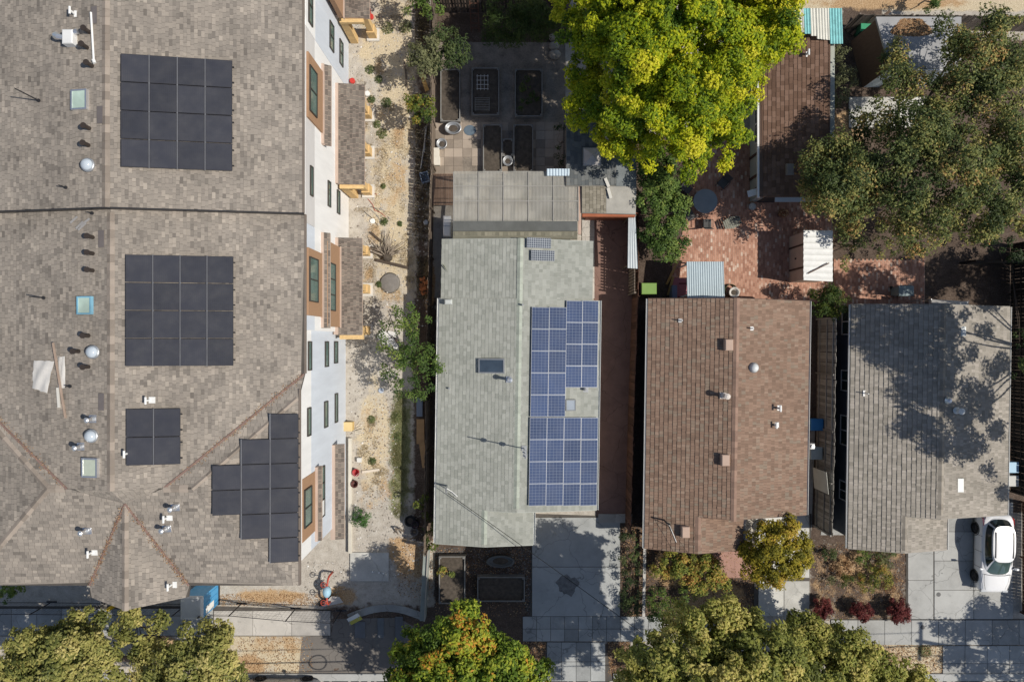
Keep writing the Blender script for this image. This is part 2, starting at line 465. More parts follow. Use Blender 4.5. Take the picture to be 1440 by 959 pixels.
# ------------------------------------------------------------------ roofs
def shingles(polys,mat,parent,ex=.2,w=.33,t=.022,xf=None,rvf=None,name='shingle'):
    """courses of overlapping tabs on planar convex polygons, joined (each tab is only a few pixels)"""
    VV=[];RV=[]
    for poly in polys:
        p=[Vector(q) for q in poly]
        n=Vector((0,0,0))
        for i in range(len(p)):
            a=p[i]-p[0]; b=p[(i+1)%len(p)]-p[0]; n+=a.cross(b)
        n.normalize()
        if n.z<0: n=-n
        u=n.cross(Vector((0,0,1))); 
        u = Vector((1,0,0)) if u.length<1e-3 else u.normalized()
        v=n.cross(u)
        if v.z<0: v=-v; u=-u
        o=p[0]
        Q=[((q-o).dot(u),(q-o).dot(v)) for q in p]
        vmin=min(q[1] for q in Q); vmax=max(q[1] for q in Q)
        def span(h):
            xs=[]
            for k in range(len(Q)):
                a=Q[k]; b=Q[(k+1)%len(Q)]
                if abs(a[1]-b[1])<1e-9: continue
                if min(a[1],b[1])-1e-9<=h<=max(a[1],b[1])+1e-9:
                    xs.append(a[0]+(b[0]-a[0])*(h-a[1])/(b[1]-a[1]))
            return (min(xs),max(xs)) if len(xs)>1 else None
        h=vmin; row=0
        while h<vmax-.02:
            h2=min(h+ex,vmax)
            s1=span(h+1e-4); s2=span(h2-1e-4)
            if s1 and s2:
                lo=min(s1[0],s2[0]); hi=max(s1[1],s2[1])
                x=lo-rnd.random()*w
                while x<hi:
                    ww=w*rnd.uniform(.7,1.3)
                    g=.006
                    a1=max(x+g,s1[0]); b1=min(x+ww-g,s1[1]); a2=max(x+g,s2[0]); b2=min(x+ww-g,s2[1])
                    if b1-a1>.02 or b2-a2>.02:
                        if b1<a1: a1=b1=min(max((a1+b1)/2,s1[0]),s1[1])
                        if b2<a2: a2=b2=min(max((a2+b2)/2,s2[0]),s2[1])
                        tt=t*rnd.uniform(.75,1.25); j=rnd.uniform(-.008,.008)
                        def W(uu,vv,nn): return o+u*uu+v*vv+n*nn
                        q=[W(a1,h+j,tt),W(b1,h+j,tt),W(b2,h2,.004),W(a2,h2,.004),W(a1,h+j,-.004),W(b1,h+j,-.004)]
                        if xf: q=[xf@k for k in q]
                        VV.append([tuple(k) for k in q])
                        RV+=[rnd.random() if rvf is None else rvf(q[0])]*4
                    x+=ww
            h=h2; row+=1
    n=len(VV); V=np.array(VV).reshape(-1,3)
    # keep winding up
    loc=np.array([0,1,2,3, 4,5,1,0, 4,0,3, 1,5,2])
    L=(np.arange(n)*6)[:,None]+loc[None]
    tot=np.tile(np.array([4,4,3,3]),n)
    o=np_mesh(name,V,L.reshape(-1),tot,mat,parent,rv=RV)
    return tag(o,kind='stuff')
sh_apart=MRV('weathered brown shingles',[(0,(.175,.155,.135)),(.35,(.265,.235,.203)),(.7,(.325,.285,.243)),(1,(.40,.35,.295))],.95,.27,.45,.16)
sh_green=MRV('grey green shingles',[(0,(.275,.285,.255)),(.5,(.325,.333,.30)),(1,(.375,.383,.348))],.95,.14,.5,.12)
sh_brown=MRV('brown shingles',[(0,(.195,.132,.098)),(.4,(.252,.168,.124)),(.75,(.285,.195,.145)),(.88,(.235,.188,.145)),(1,(.315,.222,.168))],.95,.18,.5,.14)
sh_grey=MRV('grey brown shingles',[(0,(.26,.237,.203)),(.4,(.325,.295,.255)),(.8,(.37,.335,.29)),(1,(.41,.37,.325))],.95,.18,.5,.14)
sh_dark=MRV('dark slate shingles',[(0,(.10,.11,.115)),(.5,(.14,.15,.15)),(1,(.19,.195,.19))],.95,.2,.5,.14)
sh_choc=MRV('chocolate shingles',[(0,(.13,.078,.055)),(.5,(.18,.11,.078)),(1,(.235,.15,.112))],.95,.2,.5,.12)
sh_canopy=MRV('canopy shingles',[(0,(.115,.098,.085)),(.5,(.165,.14,.12)),(1,(.22,.19,.16))],.95,.2,.6,.12)
deck_dark=M('roof underlay',(.09,.08,.07),.95,.2)
cap_grey=MRV('ridge caps',[(0,(.25,.21,.175)),(.5,(.30,.255,.215)),(1,(.40,.33,.27))],.95,.2,.8,.12)
cap_one=M('ridge cap shingle',(.29,.245,.205),.95,.2,3,40,orand=.9)
valley_red=M('rusty valley metal',(.235,.155,.13),.7,.25)
stucco_white=M('white stucco',(.80,.795,.785),.9,.09,1.2,60,stretch=(1,2.2,.35))
stucco_blue=M('pale blue grey stucco',(.60,.645,.71),.9,.10,1.2,60,stretch=(1,2.2,.35))
stucco_grey=M('light grey stucco',(.60,.585,.575),.9,.06,1,60)
siding_brown=M('brown bay cladding',(.37,.225,.135),.8,.12,3,30,stretch=(1,1,8))
pinkish=M('primed fascia',(.50,.385,.315),.8,.12)

# ------------------------------------------------------------------ apartment block on the left
def apartment():
    root=thing('apartment_building','large three storey apartment block with mottled brown shingle roof and white stucco side','building',(-17.4,2.0,0))
    xr,zr=-17.72,9.86; xE=-9.58; xW=-25.86; ze=8.5; p=.167
    yN=26.0; yS=(479.5-297)*31/960; ys=5.85
    zc=9.50; yc=-6.59; V=(xr+(zr-zc)/p,yc,zc); VW=(xr-(zr-zc)/p,yc,zc); R=(-14.28,yc,zc); RW=(-20.72,yc,zc)
    E=lambda x: zr-p*abs(x-xr)
    up=.36
    Ve=(xE,-1.53,ze); VeW=(xW,-1.53,E(xW)); He=(-9.78,-2.55,8.7); HeW=(-25.0,-2.55,8.7)
    SE=(-9.78,-11.2,8.7); SW=(-25.0,-11.2,8.7); g0=(-17.35,-7.3,9.377)
    gR=(-14.8,-11.2,8.70); gL=(-19.35,-11.2,8.70); gR2=(-14.85,-11.72,8.72); gL2=(-19.35,-11.72,8.72); gA=(-17.35,-12.07,9.377)
    polys=[[(xr,ys,zr),(xr,-6.6,zr),V,Ve,(xE,ys,ze)],
           [(xr,ys,zr),(xW,ys,E(xW)),VeW,VW,(xr,-6.6,zr)],
           [(xr,yN,zr+up),(xr,ys,zr+up),(xE+.02,ys,ze+up),(xE+.02,yN,ze+up)],
           [(xr,yN,zr+up),(xW,yN,E(xW)+up),(xW,ys,E(xW)+up),(xr,ys,zr+up)],
           [V,R,He,Ve],[VW,VeW,HeW,RW],[R,SE,He],[RW,HeW,SW],
           [R,(-17.35,yc,zc),g0,gR,SE],[RW,SW,gL,g0,(-17.35,yc,zc)],
           [V,(xr,-6.6,zr),g0],[VW,g0,(xr,-6.6,zr)],
           [g0,gA,gR2,gR],[g0,gL,gL2,gA]]
    mb=MB()
    def up_(q):
        q=[Vector(a) for a in q]; n=(q[1]-q[0]).cross(q[2]-q[0])
        s=sum((q[i].x*q[(i+1)%len(q)].y-q[(i+1)%len(q)].x*q[i].y) for i in range(len(q)))
        return q if s>0 else q[::-1]
    polys=[up_(q) for q in polys]
    for q in polys: mb.prism(q,.16)
    roof=mb.build('roof',deck_dark,root)
    # blotchy shingle tones
    def rvf(q): 
        return min(1,max(0,.5+.16*math.sin(q.x*2.3+1.7*math.sin(q.y*1.9))*math.sin(q.y*2.1+q.x*.7)+rnd.gauss(0,.2)))
    shingles(polys,sh_apart,roof,.15,.24,.0035,rvf=rvf)
    # seam between the two roof sections
    mb=MB()
    for xa,za,xb,zb in ((xr,zr,xE+.05,ze),(xW,E(xW),xr,zr)):
        mb.obox((xa,ys-.03,za+.2),(xb,ys-.03,zb+.2),.05,.36)
    mb.build('roof_seam',dark_metal,roof)
    # ridge caps, one shingle each
    def caps(a,b,step=.36,w=.34,par=roof):
        a=Vector(a); b=Vector(b); d=b-a; n=int(d.length/step); d.normalize()
        mb=MB(); s=d.cross(Vector((0,0,1))).normalized()
        me=None
        for i in range(n):
            if me is None:
                m=MB(); m.add([(-w/2,-step*.55,-.035),(0,-step*.55,.035),(w/2,-step*.55,-.035),(-w/2,step*.55,-.05),(0,step*.55,.012),(w/2,step*.55,-.05)],
                    [(0,1,4,3),(1,2,5,4),(0,2,1)],0); me=m.mesh('ridge_cap',cap_one)
            c=a+d*(i+.5)*step
            mt=Matrix.Translation(c+Vector((0,0,.03)))@Matrix(((s.x,d.x,0,0),(s.y,d.y,0,0),(s.z,d.z,1,0),(0,0,0,1)))
            link('ridge_cap',me,par,mt)
    caps((xr,-6.6,zr),(xr,ys,zr)); caps((xr,ys,zr+up),(xr,20.5,zr+up))
    caps(RW,VW); caps(V,R); caps(RW,HeW,.4,.28); caps(RW,SW,.4,.3); caps(R,He,.4,.22); caps((-17.35,-12.07,9.377),g0,.36,.3)
    mb=MB()
    lift=Vector((0,0,.035))
    for a,b in ((V,Ve),(VW,VeW),(g0,gR),(g0,gL)):
        a=Vector(a)+lift; b=Vector(b)+lift; mb.obox(a,b,.09,.02)
    mb.build('valley_flashing',valley_red,roof)
    # facia and gutter along the east eave
    mb=MB(); mb.box(xE+.0,xE+.05,-1.5,ys,ze-.2,ze+.02); mb.box(xE+.02,xE+.07,ys,yN,ze+up-.2,ze+up+.02); mb.box(-9.78,-9.72,-11.2,-2.2,8.5,8.72)
    mb.build('fascia',M('taupe fascia',(.20,.165,.14),.8,.15),root)
    # walls
    mb=MB(); mb.box(-24.6,xE-.0,.5,yN-.4,0,8.42); mb.box(-24.6,-9.75,-10.15,.5,0,8.5)
    wall=mb.build('wall',stucco_white,root)
    def by(py): return (479.5-py)/24
    def zat(px,x): return HC-abs(x)*960/(720-px)
    def pan(y0,y1,z0,z1,mat,x,th=.03):
        mb=MB(); mb.box(x,x+th,min(y0,y1),max(y0,y1),z0,z1); mb.build('stucco_panel',mat,wall)
    n_,s_=-9.58,-9.75
    yb1=by(129)
    pan(yb1,25.5,6.85,8.4,stucco_white,n_); pan(yb1,25.5,.1,6.83,stucco_blue,n_)
    pan(5.5,yb1-.02,6.95,8.4,stucco_grey,n_); pan(.52,yb1-.02,.1,6.93,stucco_white,n_); pan(.52,5.48,6.95,8.4,stucco_blue,n_)
    pan(-10.13,.5,6.95,8.45,stucco_white,s_); pan(-10.13,.5,.1,6.93,stucco_blue,s_)
    # windows: frame with panes
    fr=M('bronze window frame',(.055,.05,.045),.5,.1)
    gl=MGLASS('apartment glass',(.10,.17,.15))
    def window(x,y0,y1,z0,z1,n,par=wall,blind=None):
        y0,y1=min(y0,y1),max(y0,y1); f=.055
        mb=MB(); 
        mb.box(x,x+.07,y0,y1,z0,z0+f); mb.box(x,x+.07,y0,y1,z1-f,z1)
        for k in range(n+1):
            yy=y0+(y1-y0-f)*k/n; mb.box(x,x+.068,yy,yy+f,z0+f,z1-f)
        w=mb.build('window',fr,par)
        for k in range(n):
            a=y0+(y1-y0-f)*k/n+f; b=y0+(y1-y0-f)*(k+1)/n
            mb=MB(); mb.box(x+.005,x+.03,a,b,z0+f,z1-f)
            mb.build('pane',white_pl if blind==k else gl,w)
    for (x0,x1,y0,y1) in ((433,437,-18,35),(463,467,33,71),(477,480,58,92)):
        z1,z0=zat(x0-.8,n_),zat(x1+.8,n_); zm=(z0+z1)/2; r=HC/(HC-zm)
        window(n_+.03,by(479.5+(y0-479.5)/r),by(479.5+(y1-479.5)/r),z0,z1,2)
    for (x0,x1,y0,y1) in ((435,438,234,276),(460,463,255,291),(473,476,268,301),(432,436,480,521),(456,460,480,516),(469,473,480,511)):
        xx=n_ if y0<470 else s_
        z1,z0=zat(x0-.4,xx),zat(x1+.4,xx); zm=(z0+z1)/2; r=HC/(HC-zm)
        window(xx+.03,by(479.5+(y0-479.5)/r),by(479.5+(y1-479.5)/r),z0,z1,1)
    for (x0,x1,y0,y1) in ((431,435,573,613),(455,459,564,601),(470,473,553,594)):
        z1,z0=zat(x0-.4,s_),zat(x1+.4,s_); zm=(z0+z1)/2; r=HC/(HC-zm)
        window(s_+.03,by(479.5+(y0-479.5)/r),by(479.5+(y1-479.5)/r),z0,z1,1)
    window(s_+.03,-6.4,-9.0,4.7,6.1,3,blind=0)
    # brown bays with windows
    def bay(x,y0,y1,z0,z1,win,n):
        mb=MB(); mb.box(x-.25,x,min(y0,y1),max(y0,y1),z0,z1,0,.02)
        mb.box(x,x+.05,min(y0,y1)-.04,max(y0,y1)+.04,z0-.08,z0+.1,1)
        b=mb.build('bay_window',[siding_brown,pinkish],wall)
        window(x+.002,*win,n,b)
    bay(n_+.12,13.45,10.4,5.75,8.3,(12.9,10.75,7.0,8.15),2)
    bay(n_+.12,4.35,1.2,5.85,8.3,(3.95,1.85,6.8,8.2),2)
    bay(-9.28,5.05,.75,3.1,5.6,(4.0,1.55,4.25,5.4),3)
    bay(s_+.05,-6.4,-9.35,6.25,8.4,(-6.95,-8.75,7.05,8.2),2)
    bay(n_+.5,24,17.4,3.2,8.2,(22,20,5,6),2)
    # skirt roofs and porch canopies, shingled
    def canopy(name,x0,x1,y0,y1,z0,z1,ends=False):
        y0,y1=min(y0,y1),max(y0,y1)
        top=[(x0,y0,z1),(x1,y0,z0),(x1,y1,z0),(x0,y1,z1)]
        mb=MB(); mb.prism(top,.14); c=mb.build(name,[pinkish],wall)
        shingles([top],sh_canopy,c,.16,.26,.006)
        mb=MB(); mb.box(x0-.1,x0+.13,y0+.02,y1-.02,z1-.02,z1+.09); mb.build('flashing',pinkish,c)
        return c
    canopy('skirt_roof',n_+.03,-9.15,13.9,9.85,5.5,5.75); canopy('skirt_roof',n_+.03,-9.2,5.45,.65,5.5,5.8)
    canopy('skirt_roof',s_+.03,-9.45,-6.2,-9.9,6.1,6.25)
    c1=canopy('porch_roof',n_+.05,-8.02,13.95,8.5,2.85,3.05)
    c2=canopy('porch_roof',n_+.05,-8.15,5.6,.32,2.85,3.05)
    c3=canopy('porch_roof',s_+.05,-9.12,-5.6,-10.75,2.9,3.05)
    c4=canopy('porch_roof',n_+.05,-7.75,26,17.55,2.85,3.05)
    osb=M('sheathing board',(.66,.46,.22),.8,.2,6,40)
    footing=M('pale footing',(.62,.60,.56),.9,.1)
    def post(c,x,y,w=.32,d=.36,h=2.85):
        mb=MB(); mb.box(x-w/2,x+w/2,y-d/2,y+d/2,.12,h-.12); mb.box(x-w/2-.07,x+w/2+.07,y-d/2-.07,y+d/2+.07,.12,.9); mb.build('porch_post',osb,c)
        mb=MB(); mb.box(x-w/2-.2,x+w/2+.2,y-d/2-.2,y+d/2+.2,0,.12); mb.build('footing',footing,c)
    def beam(c,a,b):
        mb=MB(); mb.obox(a,b,.3,.22); mb.build('beam',osb,c)
    for c,x,ys_,y0,y1 in ((c1,-8.4,(8.75,11.0,13.2),8.5,13.95),(c2,-8.5,(.6,3.0,5.2),.32,5.6),(c4,-8.12,(17.9,20.5),17.55,25)):
        for y in ys_: post(c,x,y)
        beam(c,(x,y0+.1,2.6),(x,y1-.1,2.6))
    for c,y in ((c1,8.45),(c4,17.5),(c2,.24)):
        beam(c,(-9.4,y,2.68),(-8.1,y,2.68))
        mb=MB(); mb.box(-9.42,-9.0,y-.1,y+.28,.0,2.56); mb.build('porch_post',osb,c)
    # front wall wing under the gable and white door surround below the corner
    mb=MB(); mb.box(-19.0,-15.1,-11.2,-10.15,0,8.4); mb.build('front_bay',stucco_white,root)
    return root,roof,E,up
APT,APT_ROOF,AE,AUP=apartment()
def apt_z(x,y):
    if y>5.85: return AE(x)+AUP
    if x>-14.28 and y<-2.5 and (x+14.28)>abs(y+6.59): return 9.5-.1778*(x+14.28)
    if y<-6.9:
        z=9.5-.1735*(-6.59-y)
        zg=9.377-.28*abs(x+17.35) if y>-12.1 else 0
        return max(z,zg)
    return AE(x)
def on(zf,px,py,z0=9,dz=0):
    z=z0
    for _ in range(8):
        w=P(px,py,z+dz); z=zf(w.x,w.y)
    return Vector((w.x,w.y,z))

# ------------------------------------------------------------------ solar arrays
pan_black=None
def cell_mat(name,cell,line,gx,gy,wd,rough=.25,spec=.5):
    """printed cells: lines at a pitch gx,gy on the panel's own plane"""
    t=NT(name); c=t.coord(True)
    sx=t.new('ShaderNodeSeparateXYZ'); t.lk(c,sx.inputs[0])
    fx=t.math('FRACT',t.math('DIVIDE',sx.outputs[0],gx)); fy=t.math('FRACT',t.math('DIVIDE',sx.outputs[1],gy))
    a=t.math('LESS_THAN',t.math('ABSOLUTE',t.math('SUBTRACT',fx,.5)),wd/gx/2)
    b=t.math('LESS_THAN',t.math('ABSOLUTE',t.math('SUBTRACT',fy,.5)),wd/gy/2)
    m=t.math('MAXIMUM',a,b)
    r=t.objrand()
    v=t.noise(1.2,3); dust=t.noise(1.6,5,rough=.6)
    cc=t.ramp(t.math('ADD',t.math('MULTIPLY',v,.5),t.math('MULTIPLY',r,.5)),[(.25,mul(cell,.82)),(.75,mul(cell,1.2))])
    cc=t.mix(t.math('MULTIPLY',t.math('POWER',dust,2.0),.2),cc,(.35,.33,.3))
    t.col(t.mix(m,cc,line)); return t.set(rough,0,spec)
cells_black=cell_mat('black solar cells',(.036,.038,.05),(.05,.053,.066),.085,.5,.012,.35)
cells_blue=cell_mat('blue solar cells',(.052,.08,.165),(.20,.235,.31),.19,.155,.012,.75,.06)
fr_black=M('black anodised frame',(.05,.05,.058),.4,.1)
fr_alu=M('aluminium frame',(.31,.33,.37),.4,.08,metal=.3)
def solar(label,grid,zf,frame,cells,nrm,dx,dy,lift=.16,group=None,vline=None,margin=.024):
    """grid: list of panel centres (world x,y); nrm = plane normal; dx,dy panel size along slope / along eave"""
    n=Vector(nrm).normalized(); v=Vector((0,1,0)); v=(v-n*v.dot(n)).normalized(); u=v.cross(n)
    cx=sum(g[0] for g in grid)/len(grid); cy=sum(g[1] for g in grid)/len(grid)
    root=thing('solar_array',label,'solar array',(cx,cy,zf(cx,cy)+lift),0,group)
    g=.016; a,b=dx/2-g,dy/2-g; m=margin
    mb=MB()
    o=[(-a,-b),(a,-b),(a,b),(-a,b)]; i=[(-a+m,-b+m),(a-m,-b+m),(a-m,b-m),(-a+m,b-m)]
    vs=[(x,y,-.04) for x,y in o]+[(x,y,0) for x,y in o]+[(x,y,0) for x,y in i]+[(x,y,-.006) for x,y in i]
    fs=[(3,2,1,0)]
    for k in range(4):
        j=(k+1)%4
        fs+=[(k,j,4+j,4+k),(4+k,4+j,8+j,8+k),(8+k,8+j,12+j,12+k)]
    mb.add(vs,fs,0); mb.add([vs[12],vs[13],vs[14],vs[15]],[(0,1,2,3)],1)
    me=mb.mesh('solar_panel',[frame,cells])
    rot=Matrix(((u.x,v.x,n.x,0),(u.y,v.y,n.y,0),(u.z,v.z,n.z,0),(0,0,0,1)))
    for (x,y) in grid:
        link('solar_panel',me,root,Matrix.Translation((x,y,zf(x,y)+lift))@rot)
    # rails below the panels
    ys=sorted(set(round(gg[1],2) for gg in grid)); mb=MB()
    for y in ys:
        xs=[gg[0] for gg in grid if abs(gg[1]-y)<.02]
        for off in (-dy*.28,dy*.28):
            x0,x1=min(xs)-dx*.48,max(xs)+dx*.48
            mb.obox((x0,y+off,zf(x0,y)+lift-.09),(x1,y+off,zf(x1,y)+lift-.09),.04,.05)
            for x in (x0,x1): mb.box(x-.03,x+.03,y+off-.03,y+off+.03,zf(x,y)+.0,zf(x,y)+lift-.07)
    mb.build('mounting_rail',dark_metal,root)
    mb=MB()                                  # pale clamps and strip between the columns
    for x in sorted(set(round(gg[0],2) for gg in grid))[1:]:
        yy=[gg[1] for gg in grid if abs(gg[0]-x)<.02]; xx_=x-dx/2/math.sqrt(1+(n.x/n.z)**2)
        z=zf(xx_,sum(yy)/len(yy))+lift-.012; mb.obox((xx_,min(yy)-dy/2,z),(xx_,max(yy)+dy/2,z),.06,.012)
    if mb.v: mb.build('gap_strip',M('dull alloy strip',(.20,.205,.22),.5,.15),root)
    return root
def rect_grid(zf,x0,y0,x1,y1,nx,ny,xf=None,dz=.16):
    a=on(zf,x0,(y0+y1)/2,9,dz); b=on(zf,x1,(y0+y1)/2,9,dz)
    c=on(zf,(x0+x1)/2,y0,9,dz); d=on(zf,(x0+x1)/2,y1,9,dz)
    dx=(b.x-a.x)/nx; dy=(c.y-d.y)/ny
    return [(a.x+(i+.5)*dx,d.y+(j+.5)*dy) for i in range(nx) for j in range(ny)],dx,dy
nE=(.167,0,1)
k=math.sqrt(1+.167**2)
g,dx,dy=rect_grid(apt_z,169.5,80,327,238,4,4); solar('black sixteen panel array nearest the top of the picture on the brown shingle roof',g,apt_z,fr_black,cells_black,nE,dx*k,dy)
g,dx,dy=rect_grid(apt_z,176,359,328.5,515,4,4); solar('black sixteen panel array below the roof seam on the brown shingle roof',g,apt_z,fr_black,cells_black,nE,dx*k,dy)
g,dx,dy=rect_grid(apt_z,177,574.5,254,654,2,2); solar('small black four panel array on the brown shingle roof',g,apt_z,fr_black,cells_black,nE,dx*k,dy)
zE2=lambda x,y: 9.5-.1778*(x+14.28)
g3,dx,dy=rect_grid(zE2,298,582.5,420,793,3,6)
cols={0:(2,3),1:(1,2,3,4),2:(0,1,2,3,4,5)}
gg=[]
for i in range(3):
    for j in range(6):
        if (5-j) in cols[i]: gg.append(g3[i*6+j])
solar('black stepped solar array at the lower right corner of the brown roof',gg,zE2,fr_black,cells_black,(.178,0,1),dx*math.sqrt(1+.178**2),dy)

# ------------------------------------------------------------------ things fixed to the apartment roof
mb=MB(); mb.tube([(0,0,0),(0,0,.42)],.09,10); mb.tube([(0,0,.42),(0,0,.47)],[.13,.13],10); pipe_me=mb.mesh('vent_pipe',M('dark brown pipe',(.045,.035,.03),.6,.2))
for (x,y) in ((122,43),(119,65),(126,91),(122,179),(121,203),(127,333),(127,356),(127,380),(121,472),(107,494),(121,516)):
    w=on(apt_z,x,y,9.8,.2); link('vent_pipe',pipe_me,APT_ROOF,Matrix.Translation(w))
dome=M('acrylic dome',(.50,.56,.62),.12,.15,spec=.7)
def tubular(par,w,r=.24,mat=dome,tilt=None):
    mb=MB(); mb.lathe(w,[(r*1.15,0),(r*1.15,.1),(r*1.05,.14)],18); d=mb.build('tubular_skylight',grey_metal,par,True)
    mb=MB(); mb.lathe((w.x,w.y,w.z+.13),[(r,0),(r*.93,.08),(r*.7,.16),(r*.35,.21),(.02,.225)],18); mb.build('dome',mat,d,True)
for (x,y) in ((123,232),(130,495),(128,613)): tubular(APT_ROOF,on(apt_z,x,y,9.8,.1),.27)
sky_gl=MGLASS('skylight glazing',(.46,.58,.50),.15); sky_bl=MGLASS('blue film',(.20,.42,.55),.3)
def skylight(par,w,sx,sy,slope,glm,frm,h=.16,fw=.07,rz=0):
    n=Vector((slope,0,1)).normalized(); v=Vector((0,1,0)); u=v.cross(n)
    R=Matrix.Translation(w)@Matrix(((u.x,v.x,n.x,0),(u.y,v.y,n.y,0),(u.z,v.z,n.z,0),(0,0,0,1)))@Matrix.Rotation(rz,4,'Z')
    mb=MB(R); a,b=sx/2,sy/2
    mb.box(-a,a,-b,-b+fw,-.02,h); mb.box(-a,a,b-fw,b,-.02,h); mb.box(-a,-a+fw,-b+fw,b-fw,-.02,h); mb.box(a-fw,a,-b+fw,b-fw,-.02,h)
    s=mb.build('skylight',frm,par)
    mb=MB(R); mb.box(-a+fw,a-fw,-b+fw,b-fw,h-.05,h-.025); mb.build('glazing',glm,s)
skylight(APT_ROOF,on(apt_z,112,140.5,9.8,.1),.78,.88,-.167,sky_gl,silver)
skylight(APT_ROOF,on(apt_z,119.5,429.5,9.8,.1),.72,.80,-.167,sky_gl,sky_bl)
skylight(APT_ROOF,on(apt_z,127,657.5,9.8,.1),.78,.86,-.167,MGLASS('milky glazing',(.5,.55,.45),.2),silver)
# metal flues with storm collar, tee vents and thin posts
def flue(par,w,h=.5,r=.075,m=silver):
    mb=MB(); mb.box(w.x-.2,w.x+.2,w.y-.17,w.y+.17,w.z-.04,w.z+.025)
    mb.tube([w,(w.x,w.y,w.z+h)],r,12); mb.lathe((w.x,w.y,w.z+.12),[(r*1.7,0),(r*1.02,.08)],12)
    mb.lathe((w.x,w.y,w.z+h),[(r*1.5,0),(r*1.6,.06),(r*.6,.12)],12); mb.build('flue',m,par,False)
def tee(par,w,h=.35,r=.05,m=white_pl):
    mb=MB(); mb.box(w.x-.03,w.x+.24,w.y-.14,w.y+.14,w.z-.05,w.z+.02)
    mb.tube([w,(w.x,w.y,w.z+h)],r,8); mb.tube([(w.x,w.y-.16,w.z+h),(w.x,w.y+.16,w.z+h)],r,8); mb.build('vent_tee',m,par)
for (x,y) in ((126,590),(109,629),(117,748),(242,715),(230,745)): flue(APT_ROOF,on(apt_z,x,y,9.7,.3))
for (x,y) in ((101,17),(126,778),(232,729),(207,563),(177,638),(238,824)): tee(APT_ROOF,on(apt_z,x,y,9.7,.2))
for (x,y,h) in ((55,142,1.5),(62,419,.95),(93,264,.5),(130,300,.35),(99,543,.35)):
    w=on(apt_z,x,y,9.5); mb=MB(); mb.tube([w,w+Vector((0,0,h))],[.032,.024],6); mb.tube([w,w+Vector((0,0,.06))],.08,8); mb.build('roof_post',dark_metal,APT_ROOF)
for (x,y) in ((143,336),(143,565),(133,22),(141,162)):
    w=on(apt_z,x,y,9.9); mb=MB(Matrix.Translation(w+Vector((0,0,.03)))@Matrix.Rotation(-.234,4,'Y')); mb.box(-.15,.15,-.38,.38,0,.012); mb.build('flashing_plate',M('grey flashing',(.17,.15,.145),.6,.15),APT_ROOF)
# fan box with two flexible ducts
w=on(apt_z,98,54,9.6,.2); mb=MB(); mb.cbox(w,.46,.62,.4,0,.04); hb=mb.build('fan_box',white_metal,APT_ROOF)
mb=MB(); mb.tube([w+Vector((-.2,0,.25)),w+Vector((-.45,.02,.3)),w+Vector((-.58,.1,.2))],[.1,.12,.17],10); mb.build('duct',silver,hb)
mb=MB(); mb.tube([w+Vector((.2,.22,.25)),w+Vector((.38,.28,.25))],[.11,.13],10); mb.build('duct',silver,hb)
# loose things lying on the roof
a=on(apt_z,128,18,9.9,.05); b=on(apt_z,132,86,9.9,.05)
mb=MB(); mb.tube([a+Vector((0,0,.06)),b+Vector((0,0,.06))],.045,8); mb.tube([b+Vector((-.02,.05,.06)),b+Vector((.04,-.1,.06))],.075,8)
mb.build('plastic_pipe',white_pl,None,False,'long white plastic pipe lying along the brown roof near the top edge','pipe')
mb=MB(); a=on(apt_z,90,498,9.6,.05); b=on(apt_z,90,586,9.6,.05); a=on(apt_z,77,482,9.6,.1); b=on(apt_z,91,588,9.6,.1)
mb.obox(a+Vector((0,0,.22)),b+Vector((0,0,.05)),.09,.04); mb.build('timber_board',M('grey brown board',(.36,.27,.21),.8,.2),None,False,'thin weathered board lying across the white sheets on the brown roof','board')
a=on(apt_z,81,545,9.6,.05); b=on(apt_z,83,573,9.6,.05); mb=MB(); mb.obox(a+Vector((0,0,.05)),b+Vector((0,0,.05)),.12,.04); mb.build('timber_offcut',M('pale offcut',(.62,.6,.55),.8,.1),None,False,'short pale offcut beside the white sheets on the brown roof','board')
def rag(name,corners,zf,h,mat,label,cat,n=9,seed=1):
    r=random.Random(seed); A,B,C,D=[on(zf,x,y,9.6,.1) for x,y in corners]
    vs=[];fs=[]
    for i in range(n+1):
        for j in range(n+1):
            s,t=i/n,j/n; q=A*(1-s)*(1-t)+B*s*(1-t)+C*s*t+D*(1-s)*t
            edge=min(s,1-s,t,1-t)
            z=h*(.35+.65*math.sin(s*5+t*3+seed)**2)*(.4+min(1,edge*4)*.6)+r.uniform(0,.02)
            vs.append(q+Vector((r.uniform(-.02,.02),r.uniform(-.02,.02),z)))
    for i in range(n):
        for j in range(n): a=i*(n+1)+j; fs.append((a,a+1,a+n+2,a+n+1))
    m=len(vs); vs+= [v-Vector((0,0,.012)) for v in vs]; fs+= [tuple(x+m for x in reversed(f)) for f in fs]
    mb=MB(); mb.add(vs,fs); return mb.build(name,mat,None,True,label,cat)
cloth_w=M('white sheeting',(.60,.58,.55),.7,.1)
rag('plastic_sheet',[(46,507),(74,508),(65,553),(44,546)],apt_z,.10,cloth_w,'crumpled wide white sheet on the brown roof','sheet',9,1)
rag('plastic_sheet',[(80,502),(90,501),(90,546),(80,547)],apt_z,.08,cloth_w,'narrow white sheet beside the wide crumpled one on the brown roof','sheet',6,3)
mb=MB()
for k,(x0,y0,x1,y1) in enumerate(((100,314,110,305),(108,322,118,312),(111,324,122,314),(114,318,127,308))):
    a=on(apt_z,x0,y0,9.8)+Vector((0,0,.05)); b=on(apt_z,x1,y1,9.8)+Vector((0,0,.05)); mb.obox(a,b,.09,.03)
mb.build('flashing_strips',M('flashing offcuts',(.42,.40,.38),.5,.2,metal=.3),None,False,'small pile of grey metal strips just below the roof seam','metal strips')
